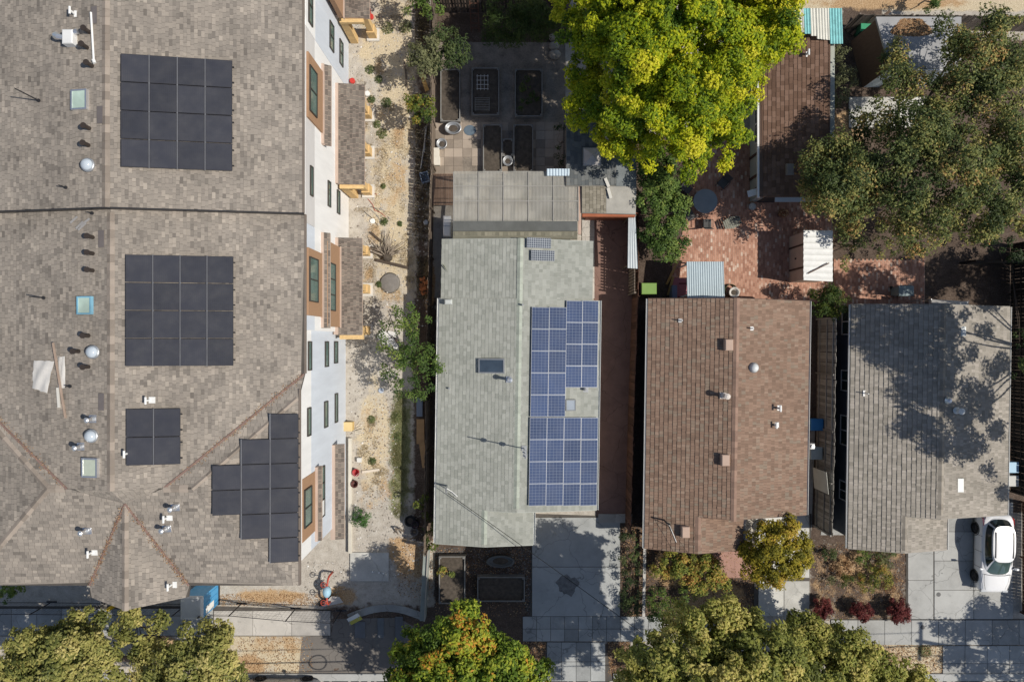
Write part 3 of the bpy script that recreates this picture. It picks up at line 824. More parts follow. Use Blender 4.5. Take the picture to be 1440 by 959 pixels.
# ------------------------------------------------------------------ three gabled cottages
TH=math.radians(-0.87)
RM=Matrix.Rotation(TH,4,'Z'); RI=RM.inverted()
def U(px,py,z): return RI@P(px,py,z)            # pixel to the houses' own turned frame
class House: pass
def cottage(name,label,cat,xl,xr,yt,yf,xw,yw,ze,p,sh,wallm,trim,back=None,ex=.2,gut=trim_white,t=.022,tw=.3):
    """gable roof with ridge running away from the street and a lower front gable on the left half"""
    h=House(); xm=(xl+xr)/2; zr=ze+p*(xr-xl)/2; xwm=(xl+xw)/2; zw=ze+p*(xw-xl)/2
    cen=RM@Vector(((xl+xr)/2,(yt+yf)/2,0))
    root=thing(name,label,cat,(cen.x,cen.y,0),TH); h.root=root
    z=lambda x: ze+p*(x-xl) if x<xm else ze+p*(xr-x)
    def zf(x,y):
        q=RI@Vector((x,y,0))
        if q.y<yf and q.x>xwm: return ze+p*(xw-q.x)
        return z(q.x)
    h.z=zf
    polys=[[(xl,yt,ze),(xl,yf,ze),(xm,yf,zr),(xm,yt,zr)],
           [(xl,yf,ze),(xl,yw,ze),(xwm,yw,zw),(xwm,yf,zw)],
           [(xm,yt,zr),(xm,yf,zr),(xr,yf,ze),(xr,yt,ze)],
           [(xwm,yf,zw),(xwm,yw,zw),(xw,yw,ze),(xw,yf,ze)]]
    if back:
        bl,br,bt=back; zb=zr-.03
        bz=lambda x: zb-p*abs(x-xm)
        polys+= [[(bl,bt,bz(bl)),(bl,yt,bz(bl)),(xm,yt,zb),(xm,bt,zb)],[(xm,bt,zb),(xm,yt,zb),(br,yt,bz(br)),(br,bt,bz(br))]]
    mb=MB(RM)
    for q in polys: mb.prism(q,.13)
    roof=mb.build('roof',trim,root); h.roof=roof
    shingles(polys,sh,roof,ex,tw,t,xf=RM)
    # ridge caps
    mb=MB(RM); m=MB(); st=.3
    m.add([(-.16,-st*.6,-.04),(0,-st*.6,.03),(.16,-st*.6,-.04),(-.16,st*.6,-.05),(0,st*.6,.012),(.16,st*.6,-.05)],[(0,1,4,3),(1,2,5,4),(0,2,1)])
    cap=m.mesh('ridge_cap',h_cap[sh.name])
    def caps(x,ya,yb,zz):
        y=ya-st/2
        while y>yb+st*.3:
            link('ridge_cap',cap,roof,RM@Matrix.Translation((x,y,zz+.025))); y-=st
    caps(xm,back[2] if back else yt,yf,zr); caps(xwm,yf,yw,zw)
    # gutters, rake boards
    mb=MB(RM)
    for x,s,a,b in ((xl,-1,yt,yw),(xr,1,yt,yf),(xw,1,yf,yw)):
        x0,x1=(x-.11,x-.004) if s<0 else (x+.004,x+.11)
        mb.box(x0,x1,b,a,ze-.11,ze-.09); mb.box(x0 if s<0 else x1-.015,x0+.015 if s<0 else x1,b,a,ze-.09,ze+.0)
    mb.build('gutter',gut,root)
    def rake(x0,z0,x1,z1,y,s):
        mb=MB(RM); mb.obox((x0,y+s*.02,z0-.10),(x1,y+s*.02,z1-.10),.03,.16); mb.build('rake_board',trim,root)
    rake(xl,ze,xwm,zw,yw,-1); rake(xwm,zw,xw,ze,yw,-1); rake(xwm,zw,xm,zr,yf,-1); rake(xm,zr,xr,ze,yf,-1)
    yb=back[2] if back else yt
    if back: rake(back[0],bz(back[0]),xm,zb,yb,1); rake(xm,zb,back[1],bz(back[1]),yb,1)
    else: rake(xl,ze,xm,zr,yt,1); rake(xm,zr,xr,ze,yt,1)
    # walls with gable ends
    o=.38
    mb=MB(RM)
    def gable(x0,x1,xt,zt,y0,y1,ze_):
        vs=[(x0,y0,0),(x1,y0,0),(x1,y0,ze_),(xt,y0,zt),(x0,y0,ze_),(x0,y1,0),(x1,y1,0),(x1,y1,ze_),(xt,y1,zt),(x0,y1,ze_)]
        mb.add(vs,[(0,1,2,3,4),(9,8,7,6,5),(0,4,9,5),(1,6,7,2)])
    e=ze-.14+p*o
    gable(xl+o,xr-o,xm,zr-.15,yf+o,yt-(.02 if back else o),e)
    gable(xl+o+.004,xw-o,xwm,zw-.15,yw+o,yf+o-.003,e)
    if back: gable(back[0]+o,back[1]-o,xm,zb-.16,yt-.022,yb-.3,bz(back[0])-.14+p*o)
    wall=mb.build('wall',wallm,root); h.wall=wall
    h.xl,h.xr,h.yt,h.yf,h.xw,h.yw,h.ze,h.p,h.xm,h.zr,h.o=xl,xr,yt,yf,xw,yw,ze,p,xm,zr,o
    def win(side,yc,w,z0,z1,n=2,frm=trim_white):
        x=xl+o if side<0 else xr-o; s=side; f=.06
        mb=MB(RM); a,b=sorted((x,x+s*.05)); y0,y1=yc-w/2,yc+w/2
        mb.box(a,b,y0,y1,z0,z0+f); mb.box(a,b,y0,y1,z1-f,z1)
        for k in range(n+1): yy=y0+(w-f)*k/n; mb.box(a,b-.002,yy,yy+f,z0+f,z1-f)
        wd=mb.build('window',frm,wall)
        a,b=sorted((x,x+s*.02))
        for k in range(n):
            mb=MB(RM); mb.box(a,b,y0+(w-f)*k/n+f,y0+(w-f)*(k+1)/n,z0+f,z1-f); mb.build('pane',glass_dark,wd)
    h.win=win
    # street side windows of the front gable
    mb=MB(RM); y=yw+o; mb.box(xwm-1.0,xwm+1.0,y-.05,y-.002,.9,2.1); wd=mb.build('window',trim_white,wall)
    for k in (-1,1):
        mb=MB(RM); mb.box(xwm+min(k*.06,k*.92),xwm+max(k*.06,k*.92),y-.07,y-.051,.98,2.02); mb.build('pane',glass_dark,wd)
    return h
h_cap={'grey green shingles':M('grey green caps',(.37,.40,.345),.95,.15,3,40,orand=.3),
       'brown shingles':M('brown caps',(.26,.172,.132),.95,.18,3,40,orand=.5),
       'grey brown shingles':M('grey brown caps',(.29,.26,.22),.95,.18,3,40,orand=.5)}
def dims(l,r,yt,yf,w,yw,ze):
    a=U(l[0],l[1],ze).x; b=U(r[0],r[1],ze).x
    return a,b,U(720,yt,ze+.6).y,U(720,yf,ze+.6).y,U(w[0],w[1],ze).x,U(680,yw,ze+.4).y
z0=2.75
xl,xr,yt,yf,xw,yw=dims((615,590),(841,570),420,719,(750,745),768,z0)
bk=(U(620.5,375,2.85).x,U(834,375,2.85).x,U(720,336,3.4).y)
B=cottage('cottage','grey green roofed cottage carrying blue solar panels in the middle of the picture','house',xl,xr,yt,yf,xw,yw,z0,.18,sh_green,M('cream stucco',(.56,.53,.46),.9,.1),M('grey fascia',(.40,.42,.39),.7,.1),bk,ex=.2,t=.016,tw=.26)
def dimsr(l,r,yt,yf,w,yw,ze,cx):
    a=U(l[0],l[1],ze).x; b=U(r[0],r[1],ze).x
    return a,b,U(cx,yt,ze+.6).y,U(cx,yf,ze+.6).y,U(w[0],w[1],ze).x,U(l[0]+70,yw,ze+.4).y
xl,xr,yt,yf,xw,yw=dimsr((909,600),(1136,575),421,726,(1045,750),775,z0,1030)
Ch=cottage('cottage','brown shingled cottage between the grey green one and the pale grey one','house',xl,xr,yt,yf,xw,yw,z0,.30,sh_brown,M('brown stucco',(.30,.22,.17),.9,.1),M('dark brown fascia',(.13,.085,.065),.7,.1),None,ex=.235,t=.03,tw=.16)
xl,xr,yt,yf,xw,yw=dimsr((1195,600),(1418,575),429,726,(1331,750),775,z0,1310)
D=cottage('cottage','pale grey roofed cottage streaked with tree shade beside the white car','house',xl,xr,yt,yf,xw,yw,z0,.26,sh_grey,M('slate blue siding',(.085,.10,.125),.85,.12),M('grey fascia boards',(.30,.28,.25),.7,.1),None,ex=.235,t=.032,tw=.17)
for yy,w in ((605,1.7),(452,1.5),(690,1.1),(535,1.2)):
    D.win(-1,U(1180,yy,1.5).y,w,.95,2.05)
for yy in (470,560,660): Ch.win(1,U(1120,yy,1.5).y,1.3,.95,2.05); B.win(1,U(830,yy,1.5).y,1.3,.95,2.05); B.win(-1,U(640,yy,1.5).y,1.3,.95,2.05)
def onr(h,px,py,dz=0): return on(h.z,px,py,3.3,dz)
# blue solar arrays on the centre cottage: panels about 1 m by 1.2 m
nB=RM.to_3x3()@Vector((.18,0,1)); kB=math.sqrt(1+.18**2)
def solarB(label,x0,y0,x1,y1,nx,ny,h,group=None,frame=fr_alu,cells=cells_blue):
    Z=lambda x,y:h.z(x,y)
    pts=[];
    for i in range(nx):
        for j in range(ny):
            # pixel grid follows the turned roof
            fy=(j+.5)/ny; fx=(i+.5)/nx
            sk=(fy-.5)*-(y1-y0)*.0152
            w=onr(h,x0+(x1-x0)*fx+sk,y0+(y1-y0)*fy,.16); pts.append((w.x,w.y))
    a=onr(h,x0,(y0+y1)/2,.16); b=onr(h,x1,(y0+y1)/2,.16); c=onr(h,(x0+x1)/2,y0,.16); d=onr(h,(x0+x1)/2,y1,.16)
    dx=(b.x-a.x)/nx*kB; dy=(c.y-d.y)/ny
    n=Vector(nB); v=RM.to_3x3()@Vector((0,1,0)); u=v.cross(n.normalized()); n.normalize()
    cx=sum(q[0] for q in pts)/len(pts); cy=sum(q[1] for q in pts)/len(pts)
    root=thing('solar_array',label,'solar array',(cx,cy,Z(cx,cy)+.16),0,group)
    m=.013; A,Bq=dx/2-.004,dy/2-.004
    mb=MB(); o=[(-A,-Bq),(A,-Bq),(A,Bq),(-A,Bq)]; i_=[(-A+m,-Bq+m),(A-m,-Bq+m),(A-m,Bq-m),(-A+m,Bq-m)]
    vs=[(x,y,-.04) for x,y in o]+[(x,y,0) for x,y in o]+[(x,y,0) for x,y in i_]+[(x,y,-.006) for x,y in i_]
    fs=[(3,2,1,0)]
    for q in range(4):
        j=(q+1)%4; fs+=[(q,j,4+j,4+q),(4+q,4+j,8+j,8+q),(8+q,8+j,12+j,12+q)]
    mb.add(vs,fs,0); mb.add(vs[12:16],[(0,1,2,3)],1); me=mb.mesh('solar_panel',[frame,cells])
    rot=Matrix(((u.x,v.x,n.x,0),(u.y,v.y,n.y,0),(u.z,v.z,n.z,0),(0,0,0,1)))
    for (x,y) in pts: link('solar_panel',me,root,Matrix.Translation((x,y,Z(x,y)+.16))@rot)
    mb=MB()
    for j in range(ny):
        q=[pts[i*ny+j] for i in range(nx)]
        for off in (-dy*.25,dy*.25):
            (xa,ya),(xb,yb)=q[0],q[-1]
            ea=u*dx*.47; p0=Vector((xa,ya+off,Z(xa,ya)+.08))-ea; p1=Vector((xb,yb+off,Z(xb,yb)+.08))+ea
            mb.obox(p0,p1,.04,.05)
            for pp in (p0,p1): mb.box(pp.x-.025,pp.x+.025,pp.y-.025,pp.y+.025,Z(pp.x,pp.y)-.0,pp.z)
    mb.build('mounting_rail',grey_metal,root)
solarB('tall two column blue array along the ridge of the grey green roof',747,432,796,586,2,5,B)
solarB('two column blue array at the right eave just above the square skylight',796,423,841,545,2,4,B)
solarB('wide four column blue array nearest the driveway',744.5,587,840.5,711,4,4,B)
dark_cells=cell_mat('dark blue cells',(.075,.09,.12),(.42,.45,.48),.12,.12,.02,.75,.06)
solarB('upper one of the two small dark panels at the top of the grey green roof',741,334.5,775,349,1,1,B,cells=dark_cells)
solarB('lower one of the two small dark panels at the top of the grey green roof',747,352,780,367,1,1,B,cells=dark_cells)
# centre roof fittings
skylight(B.roof,onr(B,692,514.5),1.42,.78,-.2,MGLASS('dark skylight glass',(.06,.085,.12),.1),grey_metal,.2,.06)
skylight(B.roof,onr(B,802,569.5),.56,.62,.2,M('clear skylight dome',(.30,.34,.39),.6,.1,spec=.05),M('dull grey curb',(.25,.26,.26),.8,.1,spec=.05),.14,.05)
flue(B.roof,onr(B,717,534,.3),.75,.085); flue(B.roof,onr(B,822,547),.22,.05,grey_metal)
w=onr(B,631,425); mb=MB(); mb.cbox(w+Vector((0,0,-.05)),.4,.26,.42,0,.05); mb.build('roof_vent',M('grey vent metal',(.5,.52,.5),.5,.1),B.roof)
w=onr(B,735,429); mb=MB(); mb.tube([w,w+Vector((0,0,.3))],.05,8); mb.build('vent_pipe',grey_metal,B.roof)
w=onr(B,632,546); mb=MB(); mb.tube([w,w+Vector((0,0,.18))],.05,8); mb.build('vent_pipe',grey_metal,B.roof)
# mast with two couplings beside the ridge
w=onr(B,737,630); mb=MB(); mb.tube([w,w+Vector((0,0,3.3))],.03,8); mb.cbox(w,.28,.28,.08)
for f in (1.35,2.4): mb.tube([w+Vector((0,0,f-.07)),w+Vector((0,0,f+.07))],.11,8)
mb.build('antenna_mast',grey_metal,B.roof)
# service mast where the wires arrive
w=onr(B,629,683); mb=MB(); mb.tube([w,w+Vector((0,0,.75)),w+Vector((.02,-.12,.86)),w+Vector((.04,-.2,.78))],.05,8); mb.build('service_mast',grey_metal,B.roof); BMAST=w+Vector((.05,-.2,.75))
mb=MB(); a=onr(B,620,678)+Vector((0,0,.1)); b=onr(B,640,692)+Vector((0,0,.12)); mb.tube([w+Vector((0,0,.6)),onr(B,636,690)+Vector((0,0,.2)),b+Vector((.15,-.2,.05))],.022,6); mb.build('cable_loop',white_pl,B.roof)
w=onr(B,624,376); mb=MB(); mb.add([w+Vector((-.12,.2,.02)),w+Vector((.02,.02,.02)),w+Vector((.25,-.3,.1)),w+Vector((.02,.1,.22))],[(0,1,3),(1,2,3),(2,0,3),(0,2,1)]); mb.build('flashing_piece',M('mossy green metal',(.20,.24,.10),.7,.2),B.roof)
# brown roof fittings
for (x,y) in ((1025,485),(1020,647),(964,748)):
    w=onr(Ch,x,y,.2); mb=MB(); mb.cbox(w+Vector((0,0,-.1)),.42,.6,.38,0,.04); mb.box(w.x-.28,w.x+.28,w.y-.38,w.y+.38,w.z-.14,w.z-.1); mb.build('box_vent',M('tan vent metal',(.47,.34,.27),.6,.1),Ch.roof)
flue(Ch.roof,onr(Ch,1021,557,.4),.6,.1,M('dusty white flue',(.66,.6,.55),.5,.1))
tubular(Ch.roof,onr(Ch,1060,517,.1),.24,M('frosted dome',(.66,.68,.68),.25,.08))
for (x,y,h) in ((1095,574,.45),(1091,598,.3)): tee(Ch.roof,onr(Ch,x,y,.2),h,.06)
for (x,y) in ((957,451),(1056,462)):
    w=onr(Ch,x,y); mb=MB(); mb.box(w.x-.12,w.x+.12,w.y-.1,w.y+.1,w.z-.06,w.z+.03); mb.tube([w,w+Vector((0,0,.4))],.035,6); mb.build('vent_pipe',grey_metal,Ch.roof)
w=onr(Ch,934,731); mb=MB(); mb.tube([w,w+Vector((0,0,.6)),w+Vector((.15,-.05,.7))],.05,8); mb.build('service_mast',dark_metal,Ch.roof); CMAST=w+Vector((.1,-.1,.6))
w2=onr(Ch,951,762)+Vector((0,0,.04)); mb=MB(); mb.tube([CMAST,onr(Ch,942,740)+Vector((0,0,.05)),w2],.02,6); mb.build('cable_loop',white_pl,Ch.roof)
# pale roof fittings
w=onr(D,1216,553); mb=MB(); mb.box(w.x-.1,w.x+.1,w.y-.16,w.y+.16,w.z-.06,w.z+.03); mb.tube([w,w+Vector((0,0,.42))],.03,6); mb.build('vent_pipe',white_pl,D.roof)
w=onr(D,1333,563,.1); mb=MB(); mb.lathe(w,[(.2,-.1),(.2,.15),(.12,.25),(.02,.28)],12); mb.build('roof_vent',silver,D.roof)
flue(D.roof,onr(D,1350,578,.4),.5,.11,white_pl)
w=onr(D,1350,682); mb=MB(); mb.box(w.x-.17,w.x+.17,w.y-.37,w.y+.37,w.z-.1,w.z+.07,0,.02); mb.build('skylight',M('frosted panel',(.70,.72,.70),.4,.06),D.roof)
w=onr(D,1354,466); mb=MB(); mb.box(w.x-.14,w.x+.14,w.y-.26,w.y+.26,w.z-.1,w.z+.07,0,.02); mb.build('skylight',M('frosted panel',(.70,.72,.70),.4,.06),D.roof)

# ------------------------------------------------------------------ garden room, patio roof and garage behind the centre cottage
gr=thing('garden_room','dark roofed lean to room with clear ribbed patio roof behind the grey green cottage','lean to',(*G(726,300),0))
mb=MB(); top=[P(637,325,2.75),P(812,325,2.75),P(812,311,2.9),P(637,311,2.9)]; mb.prism(top,.1); r1=mb.build('flat_roof',M('dark felt',(.12,.125,.12),.9,.2),gr)
mb=MB(); top=[P(637,336,2.55),P(812,337,2.55),P(812,325.4,2.62),P(637,325.4,2.62)]; mb.prism(top,.1); r2=mb.build('tile_strip',M('olive tiles',(.17,.165,.13),.9,.2),gr)
shingles([top],MRV('olive shingles',[(0,(.16,.155,.12)),(1,(.27,.255,.20))]),r2,.2,.2,.02)
clear=NT('ribbed clear plastic')
c_=clear.ramp(clear.noise(.9,5),[(.3,(.56,.54,.48)),(.7,(.78,.76,.7))]); clear.col(c_); clear.set(.35,0,.4)
tr=clear.new('ShaderNodeBsdfTransparent'); tl=clear.new('ShaderNodeBsdfTranslucent'); tl.inputs[0].default_value=(.6,.6,.56,1)
m1=clear.new('ShaderNodeMixShader'); m1.inputs[0].default_value=.35; clear.lk(clear.b.outputs[0],m1.inputs[1]); clear.lk(tl.outputs[0],m1.inputs[2])
m2=clear.new('ShaderNodeMixShader'); m2.inputs[0].default_value=.4; clear.lk(tr.outputs[0],m2.inputs[1]); clear.lk(m1.outputs[0],m2.inputs[2]); clear.lk(m2.outputs[0],clear.n['Material Output'].inputs[0])
def corrugated(name,quad,pitch,amp,mat,par=None,across=0,th=.004,**kw):
    """ribbed sheet on a quad (A,B along the ribs' normal direction, D,C the other edge)"""
    A,Bq,C,Dq=[Vector(q) for q in quad]; L=(Bq-A).length; n=max(4,int(L/pitch*4)); vs=[];fs=[]
    nn=(Bq-A).cross(Dq-A).normalized()
    if nn.z<0: nn=-nn
    for s in (0,1):
        for i in range(n+1):
            t=i/n; z=amp*math.sin(t*L/pitch*2*math.pi)-s*th
            vs+=[A.lerp(Bq,t)+nn*z,Dq.lerp(C,t)+nn*z]
    m=2*(n+1)
    for i in range(n): a=2*i; fs+=[(a,a+2,a+3,a+1),(m+a+1,m+a+3,m+a+2,m+a)]
    fs+=[(0,1,m+1,m),(2*n,m+2*n,m+2*n+1,2*n+1)]
    mb=MB(); mb.add(vs,fs); return mb.build(name,mat,par,False,**kw)
xs=[638,673,708,743,778,813]
zt,zb=2.65,2.35
for i,(a,b) in enumerate(zip(xs,xs[1:])):
    mid=278
    for (y0,y1,za,zb_) in ((311,276,2.80,2.66),(277.5,241,2.675,2.52)):
        corrugated('clear_panel',[P(a,y1,zb_),P(b+.6,y1,zb_),P(b+.6,y0,za),P(a,y0,za)],.2,.004,clear.mat,gr)
mb=MB()
for x in xs: mb.obox(P(x,311,2.68),P(x,244,2.41),.07,.1)
for y,z in ((309,2.66),(283,2.55),(262,2.47),(246,2.41)): mb.obox(P(638,y,z),P(813,y,z),.06,.08)
mb.build('rafter',M('patio rafters',(.20,.19,.175),.8,.2),gr)
mb=MB()
for x in xs: mb.obox(P(x,311,2.84),P(x,242,2.56),.05,.03)
for y,z in ((283,2.73),(262,2.64)): mb.obox(P(638,y,z),P(813,y,z),.05,.025)
mb.build('glazing_bar',M('dull grey bar',(.30,.29,.27),.6,.15),gr)
for x in (640,725,811):
    mb=MB(); a=P(x,247,2.36); mb.box(a.x-.05,a.x+.05,a.y-.05,a.y+.05,.03,2.34); mb.build('post',wood_old,gr)
mb=MB(); a=P(640,336,2.5); b=P(809,311,2.5); mb.box(a.x+.2,b.x-.2,a.y+.08,b.y-.1,0,2.44); mb.build('wall',M('cream stucco',(.56,.53,.46),.9,.1),gr)
mb=MB(); a,b=P(815,330,2.6),P(815,258,2.5); mb.obox(a,b,.16,.14); mb.build('edge_beam',M('pinkish board',(.5,.36,.29),.8,.15),gr)
# patio things below the clear roof
for (x,y,w,d,lab) in ((668,270,1.3,.8,'pale low table left of centre under the clear ribbed patio roof'),(728,272,1.6,.9,'pale long table in the middle under the clear ribbed patio roof')):
    c=G(x,y); t_=thing('patio_table',lab,'table',(c[0],c[1],.04))
    mb=MB(); mb.box(c[0]-w/2,c[0]+w/2,c[1]-d/2,c[1]+d/2,.68,.72); mb.build('tabletop',M('pale wood',(.5,.46,.38),.7,.1),t_)
    for sx in (-1,1):
        for sy in (-1,1): mb=MB(); mb.cbox((c[0]+sx*(w/2-.06),c[1]+sy*(d/2-.06),.04),.05,.05,.64); mb.build('leg',wood_old,t_)
corrugated('metal_sheet',[P(769,237.5,2.75),P(801,237.5,2.75),P(801,247.5,2.72),P(769,247.5,2.72)],.16,.02,M('bluish roof sheet',(.50,.60,.68),.45,.1),None,label='short pale blue ribbed sheet at the garden edge of the clear patio roof',cat='roof sheet')
# garage with pyramid skylight
ga=thing('garage','flat dark roofed garage with pyramid skylight between the paved yard and the hedge','garage',(*G(850,235),0))
mb=MB(); top=[P(796,158,2.7),P(796,262,2.7),P(818,262,2.7),P(818,300,2.7),P(894,302,2.7),P(896,158,2.7)]; mb.prism(top,.16); rg=mb.build('roof',M('roof edge',(.20,.19,.17),.8,.2),ga)
tp=[[P(796,158,2.705),P(796,262,2.705),P(896,262,2.705),P(896,158,2.705)]]
shingles([[P(797,159,2.70),P(797,261,2.70),P(866,261,2.76),P(866,159,2.76)]],sh_dark,rg,.2,.3,.014)
mb=MB(); mb.prism([P(866.5,159,2.72),P(866.5,262,2.72),P(895,262,2.72),P(895.5,159,2.72)],.015); mb.build('roof_felt',M('grey felt roofing',(.20,.22,.225),.9,.2),rg)
shingles([[P(818.5,262.5,2.70),P(818.5,299,2.70),P(852,300,2.74),P(852,262.5,2.74)]],MRV('tan shingles',[(0,(.2,.18,.14)),(1,(.31,.28,.225))]),rg,.2,.2,.02)
mb=MB(); mb.prism([P(852.5,262.6,2.715),P(852.5,300,2.715),P(894,301,2.715),P(895,262.6,2.715)],.012); mb.build('roof_felt',M('pale felt roofing',(.38,.365,.33),.9,.2),rg)
mb=MB(); a=P(800,160,2.4); b=P(892,299,2.4); mb.box(a.x,b.x,b.y+.2,a.y,0,2.5); mb.build('wall',M('garage stucco',(.42,.36,.30),.9,.1),ga)
mb=MB(); a=P(819,302,2.6); b=P(893,302,2.6); mb.box(a.x,b.x,a.y-.12,a.y+.05,2.3,2.62); mb.build('fascia',M('orange red fascia',(.36,.115,.055),.7,.2),ga)
mb=MB(); mb.box(G(822,0)[0],G(888,0)[0],b.y+.14,b.y+.19,.05,2.2); mb.build('garage_door',M('red brown door',(.22,.075,.045),.7,.2),ga)
c=P(832.5,221,2.78); q=.5
sk=MB(); sk.box(c.x-q,c.x+q,c.y-q,c.y+q,2.68,2.86); so=sk.build('skylight',M('grey skylight curb',(.30,.29,.28),.6,.1),ga)
pg=MGLASS('cloudy pyramid plastic',(.40,.37,.35),.25)
cc=[(c.x-q+.04,c.y-q+.04,2.862),(c.x+q-.04,c.y-q+.04,2.862),(c.x+q-.04,c.y+q-.04,2.862),(c.x-q+.04,c.y+q-.04,2.862)]
for i in range(4):
    m=MB(); a_,b_=Vector(cc[i]),Vector(cc[(i+1)%4]); t_=Vector((c.x,c.y,3.2)); m.add([a_,b_,t_,(c.x,c.y,2.864)],[(0,1,2),(1,0,3),(2,1,3),(0,2,3)]); m.build('facet',pg,so)
# bits lying on the garage roof
for k,(x,y,x2,y2) in enumerate(((851,251,856,263),(855,265,859,279))):
    mb=MB(); mb.obox(P(x,y,2.80),P(x2,y2,2.80),.16,.1); mb.build('timber_offcut',M('pale offcut',(.62,.6,.55),.8,.1),None,False,('upper','lower')[k]+' of two pale offcuts on the garage roof edge','board')

# ------------------------------------------------------------------ brown house at the back right
bh=thing('back_house','small brown shingled back house with white gutter beside the brick patio','house',(*G(1100,170),0))
zl,zr_=2.45,3.25
q=[P(1068,277,zl),P(1167,277,zr_),P(1168,47,zr_),P(1068,47,zl)]
mb=MB(); mb.prism(q,.13); rb=mb.build('roof',M('dark brown fascia',(.13,.085,.065),.7,.1),bh)
shingles([q],sh_choc,rb,.22,.3,.024)
mb=MB(); a,b=P(1066.5,278,2.42),P(1066.5,96,2.42); mb.box(a.x-.06,a.x+.07,a.y,b.y,2.34,2.44); mb.build('gutter',trim_white,bh)
a,b=P(1072,272,2.3),P(1166,50,2.3)
mb=MB(); mb.prism([(a.x+.1,a.y,2.31),(b.x,a.y,2.95),(b.x,b.y,2.95),(a.x+.1,b.y,2.31)],2.31); wb=mb.build('wall',M('sage siding',(.46,.48,.42),.85,.12),bh)
xw_=a.x+.1
for (y0,y1,n) in ((146,200,2),):
    r=40/38.5; ya,yb_=(479.5-(479.5+(y0-479.5)/r))/24,(479.5-(479.5+(y1-479.5)/r))/24
    mb=MB(); mb.box(xw_-.06,xw_-.002,yb_,ya,1.05,2.15); w_=mb.build('window',trim_white,wb)
    for k in range(2):
        d=(ya-yb_)/2; mb=MB(); mb.box(xw_-.08,xw_-.061,yb_+d*k+.07,yb_+d*(k+1)-.05,1.13,2.08); mb.build('pane',glass_dark,w_)
mb=MB()
for py in (212,243,262): y_=(479.5-py)/24*.955; mb.box(xw_-.05,xw_-.004,y_-.07,y_+.07,0,2.25)
mb.build('door_frame',M('brown jamb',(.10,.06,.045),.8,.2),wb)
mb=MB(); y_=a.y; mb.box(xw_+.4,xw_+1.4,y_-.06,y_-.01,.1,2.1); mb.build('door',M('dark door',(.05,.055,.055),.6,.2),wb)
mb=MB(); a_,b_=P(1048,277,2.1),P(1066,268,2.4)
mb.obox((xw_-.75,y_+.05,1.85),(xw_-.05,y_+.2,2.3),.35,.05); mb.build('door_canopy',white_metal,wb)
mb=MB(); mb.prism([P(1090,275,2.3),P(1146,275,2.3),P(1146,284,2.15),P(1090,284,2.15)][::-1],.05); mb.build('awning',M('grey awning',(.45,.48,.5),.5,.1),wb)
w=on(lambda x,y: zl+(x-q[0].x)*(zr_-zl)/(q[1].x-q[0].x),1110,239,2.8); mb=MB(); mb.box(w.x-.2,w.x+.2,w.y-.3,w.y+.3,w.z-.05,w.z+.16,0,.04); mb.build('box_vent',M('grey brown vent',(.27,.235,.21),.6,.1),rb)
w=on(lambda x,y: zl+(x-q[0].x)*(zr_-zl)/(q[1].x-q[0].x),1134,77,2.8); tee(rb,w,.3,.06)
# turquoise and cream ribbed awning
aw=thing('patio_awning','turquoise and cream striped ribbed awning at the top of the brown back house','awning',(*G(1155,35),0))
turq=M('faded turquoise sheet',(.24,.55,.56),.5,.25,4,20); crem=M('faded cream sheet',(.66,.65,.58),.5,.12)
xx=[(1112,1130),(1130,1139),(1139,1147.5),(1147.5,1166),(1166,1184)]
for k,(a,b) in enumerate(xx):
    d=(0,2,4,7,12)[k]
    corrugated('ribbed_sheet',[P(a,12,3.5),P(b,12,3.5),P(b+1.5,(44,48,51,57,62)[k],3.32),P(a+1.5,(44,48,51,55,62)[k],3.32)],.15,.02,(crem,turq,crem,crem,turq)[k],aw)
mb=MB()
for x,y in ((1116,16),(1182,16),(1182,58)): g_=P(x,y,3.3); mb.box(g_.x-.04,g_.x+.04,g_.y-.04,g_.y+.04,0,3.24)
mb.build('post',wood_old,aw)
# pale flat roofed outbuilding
ob=thing('outbuilding','white walled outbuilding with pale grey flat roof and a heap of fallen leaves','outbuilding',(*G(1290,75),0))
top=[P(1252,97,2.95),P(1352,97,2.95),P(1352,24,2.95),P(1232,24,2.95)]
mb=MB(); mb.prism(top,.14); ro=mb.build('roof',M('pale roofing felt',(.35,.35,.355),.9,.14,1.5),ob)
mb=MB(); t2=[Vector((v.x,v.y,2.8)) for v in top]; cx=sum(v.x for v in t2)/4; cy=sum(v.y for v in t2)/4
t2=[Vector((cx+(v.x-cx)*.96,cy+(v.y-cy)*.94,2.80)) for v in t2]; mb.prism(t2,2.8); wo=mb.build('wall',M('pale blue white boards',(.55,.62,.66),.8,.08),ob)
a,b=t2[0],t2[3]; mb=MB(); dd_=(b-a).normalized(); nn_=Vector((-dd_.y,dd_.x,0)); mb.obox(Vector((a.x,a.y,1.4))+nn_*.03,Vector((b.x,b.y,1.4))+nn_*.03,.05,2.76); mb.build('side_boards',M('shade brown boards',(.13,.085,.06),.85,.25,3,30,stretch=(1,6,1)),wo)  # dark brown boards: the west wall's shade is put into their colour
a=t2[0]; mb=MB(); mb.box(a.x+.9,a.x+2.3,a.y-.05,a.y-.004,.05,2.1); mb.build('door',M('tan door',(.35,.28,.2),.8,.15),wo)
mb=MB(); a,b=P(1252,98,2.98),P(1352,98,2.98); mb.box(a.x,b.x,a.y-.06,a.y+.02,2.84,2.97); mb.build('fascia',white_metal,ob)
